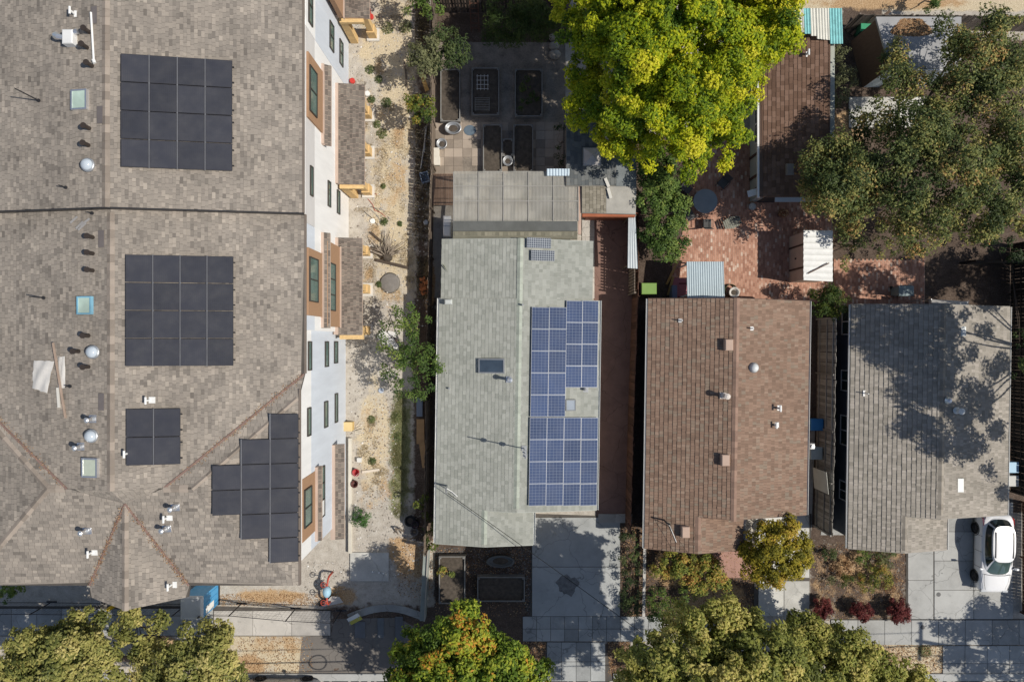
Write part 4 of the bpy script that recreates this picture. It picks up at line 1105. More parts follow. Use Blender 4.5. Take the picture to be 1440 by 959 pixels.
# garden shed with ribbed white roof
sd=thing('garden_shed','tan garden shed with white ribbed roof on the brick patio','shed',(*G(1140,360),0))
q=[P(1130,394,2.15),P(1170,396,2.05),P(1173,345,2.05),P(1164,324,2.05),P(1130,324,2.15)]
corrugated('roof',[P(1130,394,2.2),P(1130,324,2.2),P(1171,324,2.08),P(1171,396,2.08)],.32,.02,M('white roof sheet',(.74,.74,.72),.5,.1,3),sd)
a,b=P(1131,393,2.1),P(1168,326,2.0)
mb=MB(); mb.box(a.x,b.x,a.y,b.y,.03,2.03); ws=mb.build('wall',M('tan shed panel',(.62,.49,.39),.6,.12),sd)
for py in (345,377):
    mb=MB(); y_=(479.5-py)/24*.96; mb.box(a.x-.03,a.x-.003,y_-.05,y_+.05,.05,2.0); mb.build('door_gap',M('dark brown strip',(.10,.06,.04),.8,.1),ws)
mb=MB(); y_=(479.5-362)/24*.96; mb.tube([(a.x-.06,y_,1.0),(a.x-.0,y_,1.0)],.05,8); mb.build('handle',dark_metal,ws)
mb=MB(); mb.obox(P(1136,385,2.26),P(1166,370,2.2),.05,.03); mb.build('pole',M('brown stick',(.12,.07,.045),.8,.2),None,False,'thin brown stick lying on the white shed roof','stick')
# small ribbed roof behind the brown cottage
pc=thing('patio_cover','pale blue ribbed metal cover on posts at the back of the brown cottage','patio cover',(*G(992,395),0))
bluew=M('pale blue ribbed metal',(.45,.53,.57),.45,.08)
corrugated('ribbed_roof',[P(965.5,368,2.2),P(1017.5,368,2.2),P(1019,424,2.5),P(966.5,424,2.5)],.125,.018,bluew,pc)
mb=MB()
for x,y in ((968,371),(1015,371),(968,415),(1016,415)): g_=P(x,y,2.2); mb.box(g_.x-.04,g_.x+.04,g_.y-.04,g_.y+.04,.02,2.17+(.28 if y>400 else 0))
mb.build('post',white_pl,pc)
# long ribbed sheet roof along the fence
lr=thing('side_cover','long narrow pale ribbed roof beside the fence of the reddish side drive','side cover',(*G(890,340),0))
corrugated('ribbed_roof',[P(882.5,377,2.3),P(897,378,2.3),P(893.5,300,2.3),P(883.5,300,2.3)],.14,.018,M('pale ribbed steel',(.52,.56,.58),.45,.1),lr)
mb=MB()
for x,y in ((885,305),(885,372),(894,340)): g_=P(x,y,2.2); mb.box(g_.x-.035,g_.x+.035,g_.y-.035,g_.y+.035,.02,2.26)
mb.build('post',wood_old,lr)
# lattice screen beside the side drive: throws the dotted light
lt=thing('lattice_screen','open brown lattice screen over the top of the reddish side drive','trellis',(*G(882,340),0))
mb=MB(); g0_,g1_=G(884,415),G(884,312)
z=1.95
mb2=MB()
for k in range(26):
    y=g0_[1]+(g1_[1]-g0_[1])*k/25; mb.box(g0_[0]-.02,g0_[0]+.02,y-.05,y+.05,.1,2.0)
for zz in (.25,.55,.85,1.15,1.45,1.75): mb.box(g0_[0]+.021,g0_[0]+.045,g0_[1],g1_[1],zz,zz+.09)
mb.build('slat',wood_old,lt); 
for y in (g0_[1],(g0_[1]+g1_[1])/2,g1_[1]): mb2.box(g0_[0]-.05,g0_[0]+.06,y-.05,y+.05,.02,2.1)
mb2.build('post',wood_old,lt)
# canopy tent behind the pale cottage
ct=thing('canopy_tent','peaked grey white canopy tent behind the pale grey cottage','tent',(*G(1330,425),0))
c=P(1337,403,2.9); mb=MB(); cor=[P(1310,421,2.1),P(1362,424,2.1),P(1362,462,2.1),P(1310,460,2.1)]; ap=Vector((sum(v.x for v in cor)/4,sum(v.y for v in cor)/4+.6,2.55))
mbt=MB()
for i in range(4):
    a,b=cor[i],cor[(i+1)%4]; mbt.add([a,b,ap,a-Vector((0,0,.25)),b-Vector((0,0,.25))],[(0,1,2),(0,3,4,1)])
mbt.build('canopy',M('grey white canvas',(.55,.53,.51),.8,.12),ct)
for v in cor: mb=MB(); mb.tube([(v.x,v.y,0),(v.x,v.y,2.1)],.03,6); mb.build('leg',grey_metal,ct)
# ------------------------------------------------------------------ vegetation
def unit(n):
    a=nr.normal(size=(n,3)); return a/np.linalg.norm(a,axis=1,keepdims=True)
def leaves(name,pos,nrm,L,W,rv,mat,parent,fold=.25,**kw):
    n=len(pos); nrm=nrm/np.maximum(1e-6,np.linalg.norm(nrm,axis=1,keepdims=True))
    t=unit(n); t-=nrm*np.sum(t*nrm,axis=1,keepdims=True); t/=np.maximum(1e-6,np.linalg.norm(t,axis=1,keepdims=True))
    b=np.cross(nrm,t); L=(L*nr.uniform(.7,1.3,n))[:,None]; W=(W*nr.uniform(.7,1.3,n))[:,None]
    v=np.empty((n,4,3)); v[:,0]=pos-t*L/2; v[:,2]=pos+t*L/2
    v[:,1]=pos+b*W/2-nrm*W*fold; v[:,3]=pos-b*W/2-nrm*W*fold
    i=(np.arange(n)*4)[:,None]; F=np.concatenate([i,i+1,i+2,i,i+2,i+3],1)
    o=np_mesh(name,v.reshape(-1,3),F.reshape(-1),np.full(2*n,3),mat,parent,rv=np.repeat(np.clip(rv,0,1),2))
    return tag(o,**kw)
def crown_points(lobes,nc,rc,nl,out=.72,low=-.35,upb=.45,spread=.30,inner=.2):
    PP=[];NN=[];RR=[];CC=[]
    for (c,R) in lobes:
        R=np.array(R if hasattr(R,'__len__') else (R,R,R*.85)); c=np.array(c)
        n=max(3,int(nc*(R[0]*R[1]))) 
        d=unit(n*3); d=d[d[:,2]>low][:n]; n=len(d)
        rr=np.where(nr.random(n)<inner,nr.uniform(.3,out,n),nr.uniform(out,1.14,n))[:,None]
        cl=c+d*R*rr
        base=nr.random(n)
        lob=nr.uniform(-.2,.2)
        for k in range(n):
            r=rc*nr.uniform(.45,1.5); m=max(6,int(nl*(r/rc)**2*nr.uniform(.8,1.2)))
            o=unit(m); q=nr.uniform(.25,1,m)[:,None]**.5
            sc=np.array([1,1,.8])
            PP.append(cl[k]+o*q*r*sc+nr.normal(0,.16*rc,(m,3)))
            NN.append(o*.65+d[k]*.55+np.array([0,0,upb])+nr.normal(0,spread,(m,3)))
            RR.append(np.clip(base[k]*.6+.2+lob+nr.normal(0,.14,m),0,1)); 
        CC.append(cl)
    return np.concatenate(PP),np.concatenate(NN),np.concatenate(RR),np.concatenate(CC)
bark=M('grey brown bark',(.13,.10,.08),.95,.3,4,30,bump=.5); bark_pale=M('pale bark',(.33,.29,.25),.9,.25,4,30,bump=.4)
def trunk(parent,base,top,lobes,r=.22,bk=bark,n=2,seed=1,twigs=None,name='trunk'):
    rr=random.Random(seed); base=Vector(base); top=Vector(top); mb=MB()
    mid=base.lerp(top,.5)+Vector((rr.uniform(-.2,.2),rr.uniform(-.2,.2),0))
    mb.tube([base-Vector((0,0,.05)),base+Vector((0,0,.15)),mid,top],[r*1.5,r*1.1,r*.9,r*.7],8)
    if len(lobes)>9: lobes=rr.sample(list(lobes),9)
    for (c,R) in lobes:
        c=top.lerp(Vector(c),.86); rad=R if not hasattr(R,'__len__') else R[0]
        m=top.lerp(c,.5)+Vector((rr.uniform(-.3,.3),rr.uniform(-.3,.3),rr.uniform(-.1,.1)))
        mb.tube([top-Vector((0,0,.1)),m,c],[r*.5,r*.32,r*.16],6)
        for k in range(n):
            a=rr.uniform(0,6.283); e=c+Vector((math.cos(a),math.sin(a),rr.uniform(-.3,.2)))*rad*.7
            s=m.lerp(c,rr.uniform(.3,1)); mb.tube([s,s.lerp(e,.5)+Vector((0,0,.1)),e],[r*.17,r*.11,r*.04],5)
    return mb.build(name,bk,parent,True)
def px_lobes(L):
    out=[]
    for l in L:
        px,py,z,r=l[:4]; k=(HC-z)/960
        c=P(px,py,z); out.append(((c.x,c.y,c.z),r*k))
    return out
def tree(name,label,base,lobes,mat,leaf,nc,rc,nl,r=.2,group=None,cat='tree',bk=bark,limb=2,low=-.35,upb=.45,inner=.2,out=.72,fork=.45,seed=1,spread=.3):
    root=thing(name,label,cat,(base[0],base[1],0),0,group)
    zc=min(l[0][2] for l in lobes); cx=sum(l[0][0] for l in lobes)/len(lobes); cy=sum(l[0][1] for l in lobes)/len(lobes)
    top=(base[0]*.6+cx*.4,base[1]*.6+cy*.4,max(.25,zc*fork))
    trunk(root,(base[0],base[1],0),top,lobes,r,bk,limb,seed)
    p,n,rv,cl=crown_points(lobes,nc,rc,nl,out,low,upb,spread,inner)
    leaves('crown',p,n,leaf[0],leaf[1],rv,mat,root)
    return root
def ell_lobes(c,R,n,r,low=-.2,seed=0):
    g=np.random.default_rng(seed); out=[]
    pts=[]
    tries=0
    while len(pts)<n and tries<4000:
        tries+=1
        d=g.normal(size=3); d/=np.linalg.norm(d)
        if d[2]<low: continue
        q=np.array(c)+d*np.array(R)*g.uniform(.5,.9)
        if all(np.linalg.norm(q-p)>r*.75 for p in pts): pts.append(q)
    return [((q[0],q[1],q[2]),r*g.uniform(.75,1.25)) for q in pts]
L_bright=MLEAF('bright yellow green leaves',[(0,(.07,.135,.012)),(.35,(.22,.31,.012)),(.66,(.50,.52,.012)),(1,(.74,.67,.05))],.3)
L_oak=MLEAF('olive oak leaves',[(0,(.04,.06,.02)),(.4,(.10,.135,.042)),(.66,(.22,.235,.07)),(.88,(.41,.36,.115)),(1,(.46,.27,.10))],.2)
L_plane=MLEAF('yellowing street tree leaves',[(0,(.11,.13,.03)),(.4,(.25,.27,.055)),(.72,(.46,.42,.11)),(1,(.64,.54,.18))],.28)
L_olive=MLEAF('khaki leaves',[(0,(.11,.13,.035)),(.4,(.25,.255,.07)),(.75,(.42,.385,.12)),(1,(.58,.5,.19))],.25)
L_green=MLEAF('mid green leaves',[(0,(.04,.08,.018)),(.5,(.10,.165,.035)),(.9,(.19,.26,.055)),(1,(.3,.33,.08))],.25)
L_orange=MLEAF('orange tipped leaves',[(0,(.045,.085,.015)),(.45,(.145,.225,.025)),(.8,(.36,.41,.04)),(.95,(.50,.43,.05)),(1,(.60,.28,.045))],.28)
L_gold=MLEAF('golden leaves',[(0,(.14,.14,.02)),(.4,(.30,.26,.03)),(.8,(.46,.37,.04)),(1,(.55,.36,.07))],.3)
L_dark=MLEAF('dark green leaves',[(0,(.025,.045,.015)),(.6,(.055,.085,.028)),(1,(.11,.14,.045))],.2)
L_fern=MLEAF('feathery green leaves',[(0,(.03,.055,.012)),(.6,(.075,.115,.025)),(1,(.14,.17,.045))],.3)
L_maroon=MLEAF('maroon leaves',[(0,(.07,.015,.016)),(.5,(.16,.034,.034)),(1,(.30,.085,.07))],.2)
L_pale=MLEAF('pale sage leaves',[(0,(.11,.12,.055)),(.6,(.2,.21,.1)),(1,(.31,.31,.16))],.25)
L_citrus=MLEAF('citrus leaves',[(0,(.03,.06,.012)),(.5,(.085,.125,.022)),(.85,(.17,.19,.03)),(1,(.36,.26,.05))],.25)
L_mixed=MLEAF('autumn shrub leaves',[(0,(.07,.10,.025)),(.35,(.17,.22,.045)),(.65,(.36,.35,.07)),(.85,(.55,.38,.09)),(1,(.50,.24,.09))],.25)
L_weed=MLEAF('weed leaves',[(0,(.05,.085,.03)),(.6,(.13,.17,.06)),(1,(.28,.27,.12))],.25)
L_dry=MLEAF('dry leaves',[(0,(.13,.065,.035)),(.4,(.33,.18,.085)),(.75,(.50,.31,.16)),(1,(.60,.46,.29))],.1,.8)

# the big bright tree
c=P(962,52,7.4); lob=ell_lobes((c.x,c.y,c.z),(5.25,5.8,3.9),100,.82,-.2,5)
ex=px_lobes([(1068,55,6.6,34),(1040,112,6.0,30),(820,60,6.2,36),(835,150,5.4,34),(818,110,5.0,30),(868,190,5.2,34),(905,205,5.4,32),(960,215,5.4,34),(1000,205,5.6,30),(1020,160,6,30),(1082,18,6.6,30),(805,20,6,32)])
lob.append(((c.x,c.y,c.z-1.2),(4.1,4.2,2.0)))
b=G(915,165)
tree('camphor_tree','big bright yellow green clumpy tree at the top of the picture',b,lob+ex,L_bright,(.16,.095),17,.34,130,.30,low=-.1,inner=.12,upb=.7)
# dark sprawling oak
lo=px_lobes([(1160,235,5.5,36),(1195,265,5.6,40),(1185,215,5.0,30),(1235,235,6.0,42),(1222,285,5.2,36),(1245,170,5.6,26),(1215,178,4.5,20),(1290,200,6.4,46),(1275,255,6.2,46),(1265,120,5.4,24),(1255,85,4.8,14),(1310,140,6,34),(1320,300,5.6,38),(1345,240,6.8,46),(1330,185,6.6,40),(1355,135,6.2,40),(1375,85,6.0,38),(1400,45,5.6,34),(1410,130,6.4,40),(1430,90,6,36),(1395,190,6.8,44),(1425,220,6.6,40),(1400,270,6.2,42),(1375,310,5.4,34),(1430,300,5.6,34),(1265,310,4.8,32),(1290,335,4.4,22),(1185,310,4.4,24),(1145,255,4.6,22),(1168,285,6.4,30),(1182,258,7,30),(1160,275,6.0,24),(1345,65,5.4,24),(1325,45,5.0,14)])
b=G(1262,225)
tree('oak_tree','wide dark olive tree with loose ragged crown filling the upper right corner',b,lo,L_oak,(.16,.09),14,.42,100,.26,limb=3,low=-.2,inner=.3,upb=.5,seed=4,spread=.6)
# street trees along the bottom
def street(label,base,lobes,mat,nc=12,seed=2,leaf=(.19,.115),rc=.36,nl=100,**kw):
    return tree('street_tree',label,G(*base),px_lobes(lobes),mat,leaf,nc,rc,nl,.17,seed=seed,**kw)
street('large yellow green street tree in front of the brown cottage',(935,925),[(985, 900, 8.7, 46), (940, 925, 9.3, 40), (1030, 895, 8.5, 44), (1075, 925, 9.3, 44), (985, 960, 10.299999999999999, 50), (1045, 965, 10.299999999999999, 50), (910, 955, 8.7, 36), (880, 965, 8.1, 26), (925, 990, 9.5, 44), (1095, 975, 9.5, 44), (1000, 1020, 10.299999999999999, 60), (1065, 1030, 9.9, 55), (960, 870, 7.5, 22), (1010, 865, 7.699999999999999, 26), (1050, 875, 7.699999999999999, 24), (1040, 1080, 9.3, 50), (960, 1070, 9.3, 50),(918,950,9.5,48),(1075,1010,9.5,55),(996,1030,9.5,62),(1101,948,9.2,34),(944,1040,9.5,52),(1140,1055,9.5,60),(1040,985,9.8,50),(960,985,9.6,50)],L_plane,18,3,low=-.2,inner=.3)
street('yellow green street tree in front of the maroon bushes',(1150,925),[(1140,898,4.0,32),(1120,888,4.0,24),(1185,925,4.2,42),(1150,945,4.6,46),(1225,940,3.8,34),(1265,955,3.4,32),(1295,965,3.2,20),(1210,970,4.2,44),(1160,985,4.8,50),(1245,990,3.8,44),(1110,915,4.6,30)],L_plane,18,7,low=-.2,inner=.3)
street('dark green street tree with orange shoot tips left of the pale driveway',(655,905),[(655,905,6.2,42),(610,912,5.7,36),(585,935,5.2,34),(700,925,6.2,42),(735,945,5.6,34),(640,950,6.5,46),(690,965,6.8,46),(600,970,6.4,44),(560,960,5,20),(565,915,4.8,16),(580,895,4.8,14),(640,1000,6.8,60),(705,1010,6.4,54),(745,975,5.4,26),(650,880,6.2,28)],L_orange,18,9,low=-.2,inner=.3)
street('khaki street tree at the lower left corner of the picture',(190,925),[(45,915,5.8,36),(85,905,6,38),(125,925,6,38),(30,945,5.8,36),(75,950,6.4,44),(120,965,6.2,42),(155,955,5.6,30),(95,1000,6.2,50),(20,980,5.6,38),(115,880,5.2,26),(100,870,5.2,18),(140,885,5.2,22)],L_olive,16,11,low=-.25,limb=2)
street('small olive street tree with two crowns just below the gable of the brown roof',(225,900),[(185,875,4.8,20),(195,892,5,24),(180,908,4.8,20),(222,866,4.6,14),(205,912,4.8,16)],L_olive,12,13,low=-.25,limb=3)
street('khaki street tree in the lower left beside the straw covered planting strip',(315,930),[(270,910,5.2,30),(235,930,5.2,34),(295,895,5,22),(300,925,5.4,32),(260,950,5.6,40),(215,955,5,26),(310,955,5.2,30),(255,990,5.6,46),(312,885,4.6,16),(330,950,4.6,16)],L_olive,16,17,low=-.25,limb=2)
# golden tree by the brown cottage
tree('ornamental_tree','small golden yellow tree beside the white garden path',G(1085,790),px_lobes([(1070,757,3.2,22),(1100,752,3.4,24),(1122,765,3.0,18),(1085,785,3.6,26),(1110,790,3.4,22),(1065,795,3,18),(1098,808,3.0,18),(1072,812,2.8,14),(1128,788,2.8,12),(1055,775,2.8,14)]),L_gold,(.15,.085),44,.24,64,.08,low=-.3,seed=5)
# trees and shrubs along the left fence
tree('sapling_tree','sparse leafy tree leaning over the building lot beside the grey green cottage',G(590,520),px_lobes([(565,448,3,24),(590,435,2.8,18),(558,510,3.2,26),(590,510,3.4,24),(605,520,3.2,18),(575,480,3.4,20),(590,545,3,20),(570,545,2.8,18),(545,465,2.4,14),(548,495,2.6,14),(603,500,2.6,14),(540,520,2.2,12)]),L_green,(.14,.075),15,.26,46,.1,limb=3,low=-.3,inner=.3,seed=8,spread=.5)
tree('fence_tree','pale green bushy tree against the fence nearest the raised garden beds',G(596,85),px_lobes([(597,75,3,22),(588,98,2.8,18),(605,98,2.6,16),(600,58,2.6,14)]),L_pale,(.16,.085),22,.25,50,.08,seed=3)
tree('fence_tree','small pale green tree against the fence below the tan plank',G(592,155),px_lobes([(588,152,2.6,18),(600,148,2.4,14),(583,142,2.2,10),(596,165,2.2,10)]),L_citrus,(.16,.085),22,.22,46,.07,seed=6)
tree('garden_tree','dark leafy tree inside the corner of the paved yard',G(630,70),px_lobes([(628,60,2.4,20),(640,78,2.4,20),(625,85,2.2,16),(648,62,2.0,14),(618,48,2.2,14)]),L_dark,(.15,.08),22,.25,50,.08,seed=9)
tree('garden_tree','pale leafy tree at the top edge beside the building lot',G(590,8),px_lobes([(590,5,2.6,20),(605,0,2.6,20),(580,-5,2.4,18)]),L_green,(.15,.08),18,.25,46,.08,seed=12)
tree('bamboo','feathery green clump of bamboo along the back fence of the paved yard',G(735,25),px_lobes([(705,35,3,20),(730,30,3.2,24),(755,30,3.2,22),(775,25,3,18),(720,52,2.6,14),(765,50,2.6,14),(700,15,2.8,16),(740,8,3,22),(692,48,2.2,12)]),L_fern,(.26,.04),24,.32,60,.06,cat='bamboo',low=-.2,spread=.7,seed=14)
# hedge right of the garage
tree('hedge','tall green hedge between the dark garage and the brick patio',G(925,280),px_lobes([(912,240,2.6,20),(925,265,2.8,24),(940,250,2.4,18),(915,290,2.6,20),(935,300,2.6,22),(950,285,2.2,16),(925,325,2.4,18),(945,330,2.4,20),(935,352,2.2,18),(955,348,2.0,14),(910,330,2,12),(915,220,2.4,16),(945,215,2.2,16),(955,310,2.0,12)]),L_green,(.15,.09),34,.27,60,.09,cat='hedge',low=-.2,seed=21)
tree('citrus_tree','round citrus tree between the garden shed and the brown cottage',G(1165,424),px_lobes([(1165,422,2.2,22),(1150,428,2,16),(1180,428,2,16),(1168,438,1.8,14),(1165,408,1.8,12)]),L_citrus,(.11,.065),30,.2,46,.07,seed=22,low=-.2)
tree('shrub','pale sage shrub beside the brown back house below the turquoise awning',G(1180,110),px_lobes([(1177,76,2.2,14),(1183,92,2,12),(1180,112,2.2,16),(1190,108,2,14),(1178,132,2,14),(1172,150,1.6,8)]),L_pale,(.10,.06),30,.2,50,.05,cat='shrub',low=-.2,seed=23)
tree('shrub','light green small tree with pinkish tips in front of the outbuilding',G(1262,105),px_lobes([(1258,72,3.4,14),(1248,85,3,12),(1268,90,3.2,14),(1280,108,3.4,16),(1262,60,3,8),(1243,80,2.8,8)]),L_oak,(.12,.07),24,.2,40,.05,cat='shrub',seed=24)
tree('shrub','green shrub poking over the top fence near the outbuilding',G(1312,4),px_lobes([(1312,2,1.6,16),(1325,-4,1.6,14)]),L_green,(.12,.07),24,.2,40,.05,cat='shrub',seed=25)
tree('shrub','bright green shrub at the left edge below the brown roof',G(20,832),px_lobes([(8,834,1.2,14),(22,830,1,10),(-4,828,1,12)]),L_green,(.12,.07),26,.2,46,.05,cat='shrub',seed=26)
tree('shrub','autumn coloured shrub below the front gable of the brown cottage',G(960,800),px_lobes([(945,790,1.1,18),(965,800,1.2,18),(990,800,1.3,22),(1005,815,1.2,18),(930,800,.9,14),(975,822,1.0,16),(1000,795,1.1,14)]),L_mixed,(.12,.07),44,.22,52,.05,cat='shrub',low=-.1,seed=27)
tree('shrub','dark green shrub beside the white rail in front of the brown cottage',G(935,845),px_lobes([(930,840,1.2,20),(950,855,1.2,18),(925,860,1.0,16),(960,838,1.0,14)]),L_green,(.10,.06),28,.2,44,.05,cat='shrub',low=-.1,seed=28)
tree('shrub','dry brown shrub under the big street tree near the white garden path',G(1030,845),px_lobes([(1010,848,.8,14),(1030,850,.7,12),(1045,842,.6,10)]),L_dry,(.09,.05),26,.18,36,.04,cat='shrub',low=-.1,seed=29)
tree('shrub','dark ivy like shrub filling the bed beside the centre driveway',G(888,790),px_lobes([(886,760,.5,14),(888,785,.5,14),(886,810,.5,14),(888,835,.5,14),(886,858,.5,14)]),L_dark,(.10,.06),30,.18,40,.04,cat='shrub',low=-.1,seed=30)
lab=['maroon round bush leftmost of the three beside the white path','maroon round bush in the middle of the row of three','maroon round bush rightmost of the three beside the grey driveway']
for k,(x,y,r_) in enumerate(((1157,856,16),(1211,858,17),(1262,858,20))):
    tree('barberry_bush',lab[k],G(x,y-5),px_lobes([(x,y,.55,r_*.78),(x-r_*.2,y-r_*.1,.6,r_*.6),(x+r_*.2,y+r_*.15,.6,r_*.6)]),L_maroon,(.11,.045),110,.13,46,.04,group='maroon bushes in front of the pale cottage',cat='bush',low=-.1,seed=40+k,spread=.6)
tree('shrub','round bright green bush in the gravel beside the long kerb',G(507,727),px_lobes([(507,727,.6,12),(502,723,.5,8),(513,731,.5,8)]),MLEAF('fresh green leaves',[(0,(.03,.09,.02)),(1,(.10,.22,.05))]),(.10,.04),60,.16,40,.04,cat='bush',low=0,seed=50)
fr_=[('low green plant with upright leaves at the corner of the pale cottage',1165,778,9,L_weed),('reddish dry plant in the middle of the mulch bed',1185,795,13,L_dry),('green leafy plant near the centre of the mulch bed',1212,783,11,L_green),('yellow green low plant above the middle maroon bush',1190,815,9,L_citrus),('long feathery brown grass clump in the mulch bed',1228,812,22,L_mixed),('low green plant under the eave of the pale cottage',1245,782,13,L_weed),('small blue green plant near the left edge of the mulch bed',1168,815,6,L_pale),('orange dry plant at the right of the mulch bed',1252,820,11,L_dry)]
for k,(lb,x,y,r_,m_) in enumerate(fr_):
    tree('garden_plant',lb,G(x,y),px_lobes([(x,y,.35,r_),(x+r_*.5,y-r_*.3,.3,r_*.6),(x-r_*.5,y+r_*.4,.3,r_*.6)]),m_,(.11,.04),45,.16,34,.02,cat='plant',low=0,seed=60+k,spread=.6)
tree('shrub','leafy shrub at the lower left corner of the grey green cottage',G(607,752),px_lobes([(606,745,1.2,12),(609,760,1.1,10),(603,722,1.0,9)]),L_citrus,(.11,.065),34,.18,40,.04,cat='shrub',seed=70)
tree('sapling_tree','tiny yellow green sapling on the dirt behind the black pots',G(594,718),px_lobes([(590,707,1.3,8),(597,701,1.4,7)]),L_citrus,(.13,.08),34,.16,24,.035,cat='sapling',seed=71)
tree('garden_plant','yellow green plant in the left front planter of the centre cottage',G(628,806),px_lobes([(622,802,.7,9),(630,808,.7,8)]),L_mixed,(.10,.06),40,.16,36,.02,cat='plant',low=0,seed=72)
tree('garden_plant','leafy green crop in the rightmost planter of the paved yard',G(742,135),px_lobes([(738,122,.6,10),(735,148,.6,10),(750,135,.55,8)]),L_fern,(.12,.06),34,.16,34,.02,cat='plant',low=0,seed=73)
tree('shrub','low leafy growth along the edge of the garage wall',G(790,200),px_lobes([(788,180,.6,8),(790,205,.6,8),(789,225,.5,7)]),L_dark,(.10,.06),34,.16,34,.02,cat='shrub',low=0,seed=74)
tree('shrub','dark green shrub under the wide olive tree beside the shed',G(1195,345),px_lobes([(1190,330,1.6,16),(1210,345,1.4,14),(1235,345,1.2,14),(1182,372,1.2,10),(1262,345,1.2,12)]),L_oak,(.12,.07),24,.2,40,.05,cat='shrub',low=-.1,seed=75)
tree('shrub','dark green shrubs in the shade at the right edge behind the pale cottage',G(1425,360),px_lobes([(1400,340,1.6,16),(1428,350,1.6,18),(1434,480,2,16),(1436,520,2,14)]),L_dark,(.12,.07),24,.2,40,.05,cat='shrub',low=-.1,seed=76)
# trees just right of the picture whose shade falls on the pale roof and the driveway
def world_tree(label,base,lobes,mat,**kw): return tree('street_tree',label,base,lobes,mat,(.21,.12),15,.42,72,.15,limb=1,**kw)
s=SUN/SUN.z
def shade(px,py,zr_,z,r_):
    w=P(px,py,zr_)+s*(z-zr_); return ((w.x,w.y,z),r_)
lob=[shade(1250,465,3.3,9.5,1.1),shade(1225,485,3.3,9,.7),shade(1290,470,3.4,10,1.1),shade(1265,505,3.3,9.5,.8),shade(1310,510,3.5,10.5,1.0),shade(1290,545,3.4,10,.9),shade(1340,545,3.9,10.8,1.0),shade(1300,585,3.5,10,.8),shade(1325,620,3.6,10,1.0),shade(1360,600,3.8,10.5,.9),shade(1385,560,3.5,10.2,.8),shade(1375,635,3.6,9.6,.9),shade(1400,660,3.2,9,.6),shade(1400,610,3.2,9,.6),shade(1245,440,3.1,9.8,.8),shade(1300,440,3.5,10.2,.9),shade(1290,610,3.5,9.6,.6),shade(1410,690,3,8.6,.4),shade(1270,570,3.4,9.5,.5),shade(1345,500,3.8,10.6,.7),shade(1380,500,3.6,10.4,.5),shade(1330,575,3.7,10.4,.7),shade(1395,585,3.3,10,.6),shade(1240,500,3.2,9,.5),shade(1320,455,3.5,10.4,.8),shade(1200,385,.05,8.4,.4),shade(1300,400,.05,8.6,.9),shade(1350,392,.05,8.8,1.1),shade(1400,385,.05,9,1.2),shade(1265,412,.05,8.4,.5),shade(1330,370,.05,8.6,.7),shade(1190,420,.05,8.4,.6),shade(1405,420,.05,9,1.0),shade(1215,392,.05,8.6,.8),shade(1250,400,.05,8.8,.8),shade(1290,385,.05,9,.9),shade(1180,395,.05,8.4,.6),shade(1390,470,3.3,10,.6),shade(1350,455,3.6,10.4,.8),shade(1405,520,3.2,10,.7),shade(1365,570,3.7,10.4,.7),shade(1220,450,3.1,9.4,.7),shade(1280,500,3.3,10,.8)]
b=shade(1425,470,2.8,6,1)[0]
world_tree('tall tree right of the picture whose shade streaks the pale grey roof',(b[0]+2.6,b[1]-.4),lob,L_oak,seed=31,fork=.55)
lob=[shade(1400,880,0,7,1.3),shade(1370,900,0,7.4,1.1),shade(1345,925,0,7,.7),shade(1410,930,0,7.6,1.3),shade(1440,900,0,7.6,1.3),shade(1385,860,0,6.6,.7),shade(1325,880,0,6.4,.5),shade(1440,860,0,6.8,.9),shade(1370,950,0,6.8,.6)]
world_tree('tall street tree beyond the right edge whose shade covers the grey driveway',(lob[3][0][0]+1,lob[3][0][1]-1),lob,L_plane,seed=33)
# loose leaf litter, grass and weeds
def scatter(name,regions,n,mat,L,W,z=.02,up=2.5,**kw):
    PP=[]
    for (x0,y0,x1,y1,wt) in regions:
        m=int(n*wt); X=nr.uniform(x0,x1,m); Y=nr.uniform(y0,y1,m)
        PP.append(np.stack([(X-720)/24,(479.5-Y)/24,np.full(m,z)+nr.uniform(0,.03,m)],1))
    p=np.concatenate(PP); m=len(p)
    return leaves(name,p,nr.normal(0,.5,(m,3))+[0,0,up],L,W,nr.random(m),mat,None,kind='stuff',**kw)
scatter('fallen_leaves',[(300,835,470,851,.045),(335,895,440,945,.045),(560,755,610,840,.035),(1145,765,1272,872,.09),(908,770,1060,870,.12),(515,560,555,715,.015),(735,902,768,950,.05),(855,902,885,950,.05),(1190,905,1330,950,.12),(612,770,748,866,.06),(874,735,905,870,.06)],16000,L_dry,.075,.045)
# heap of leaves on the pale flat roof
m=2600; a=nr.uniform(0,6.283,m); q=nr.uniform(0,1,m)**.5
X=1282+26*q*np.cos(a)*(1+.25*np.sin(3*a)); Y=39+15*q*np.sin(a)*(1+.2*np.cos(2*a)); k=(40-2.96)/960
leaves('fallen_leaves',np.stack([(X-720)*k,(479.5-Y)*k,2.96+(1-q)*.06],1),nr.normal(0,.4,(m,3))+[0,0,2],.11,.06,nr.random(m),L_dry,None,kind='stuff')
def grass(name,blobs,n,mat,h,**kw):
    PP=[]
    for (x,y,rx,ry,wt) in blobs:
        m=int(n*wt); a=nr.uniform(0,6.283,m); q=nr.uniform(0,1,m)**.5
        PP.append(np.stack([(x+rx*q*np.cos(a)-720)/24,(479.5-y-ry*q*np.sin(a))/24,np.full(m,h*.45)],1))
    p=np.concatenate(PP); m=len(p); 
    return leaves(name,p,nr.normal(0,1,(m,3))*[1,1,.5]+[0,0,.35],h,.018,nr.random(m),mat,None,kind='stuff',**kw)
L_grass=MLEAF('short grass',[(0,(.13,.14,.055)),(.6,(.27,.265,.125)),(1,(.45,.40,.22))],.3)
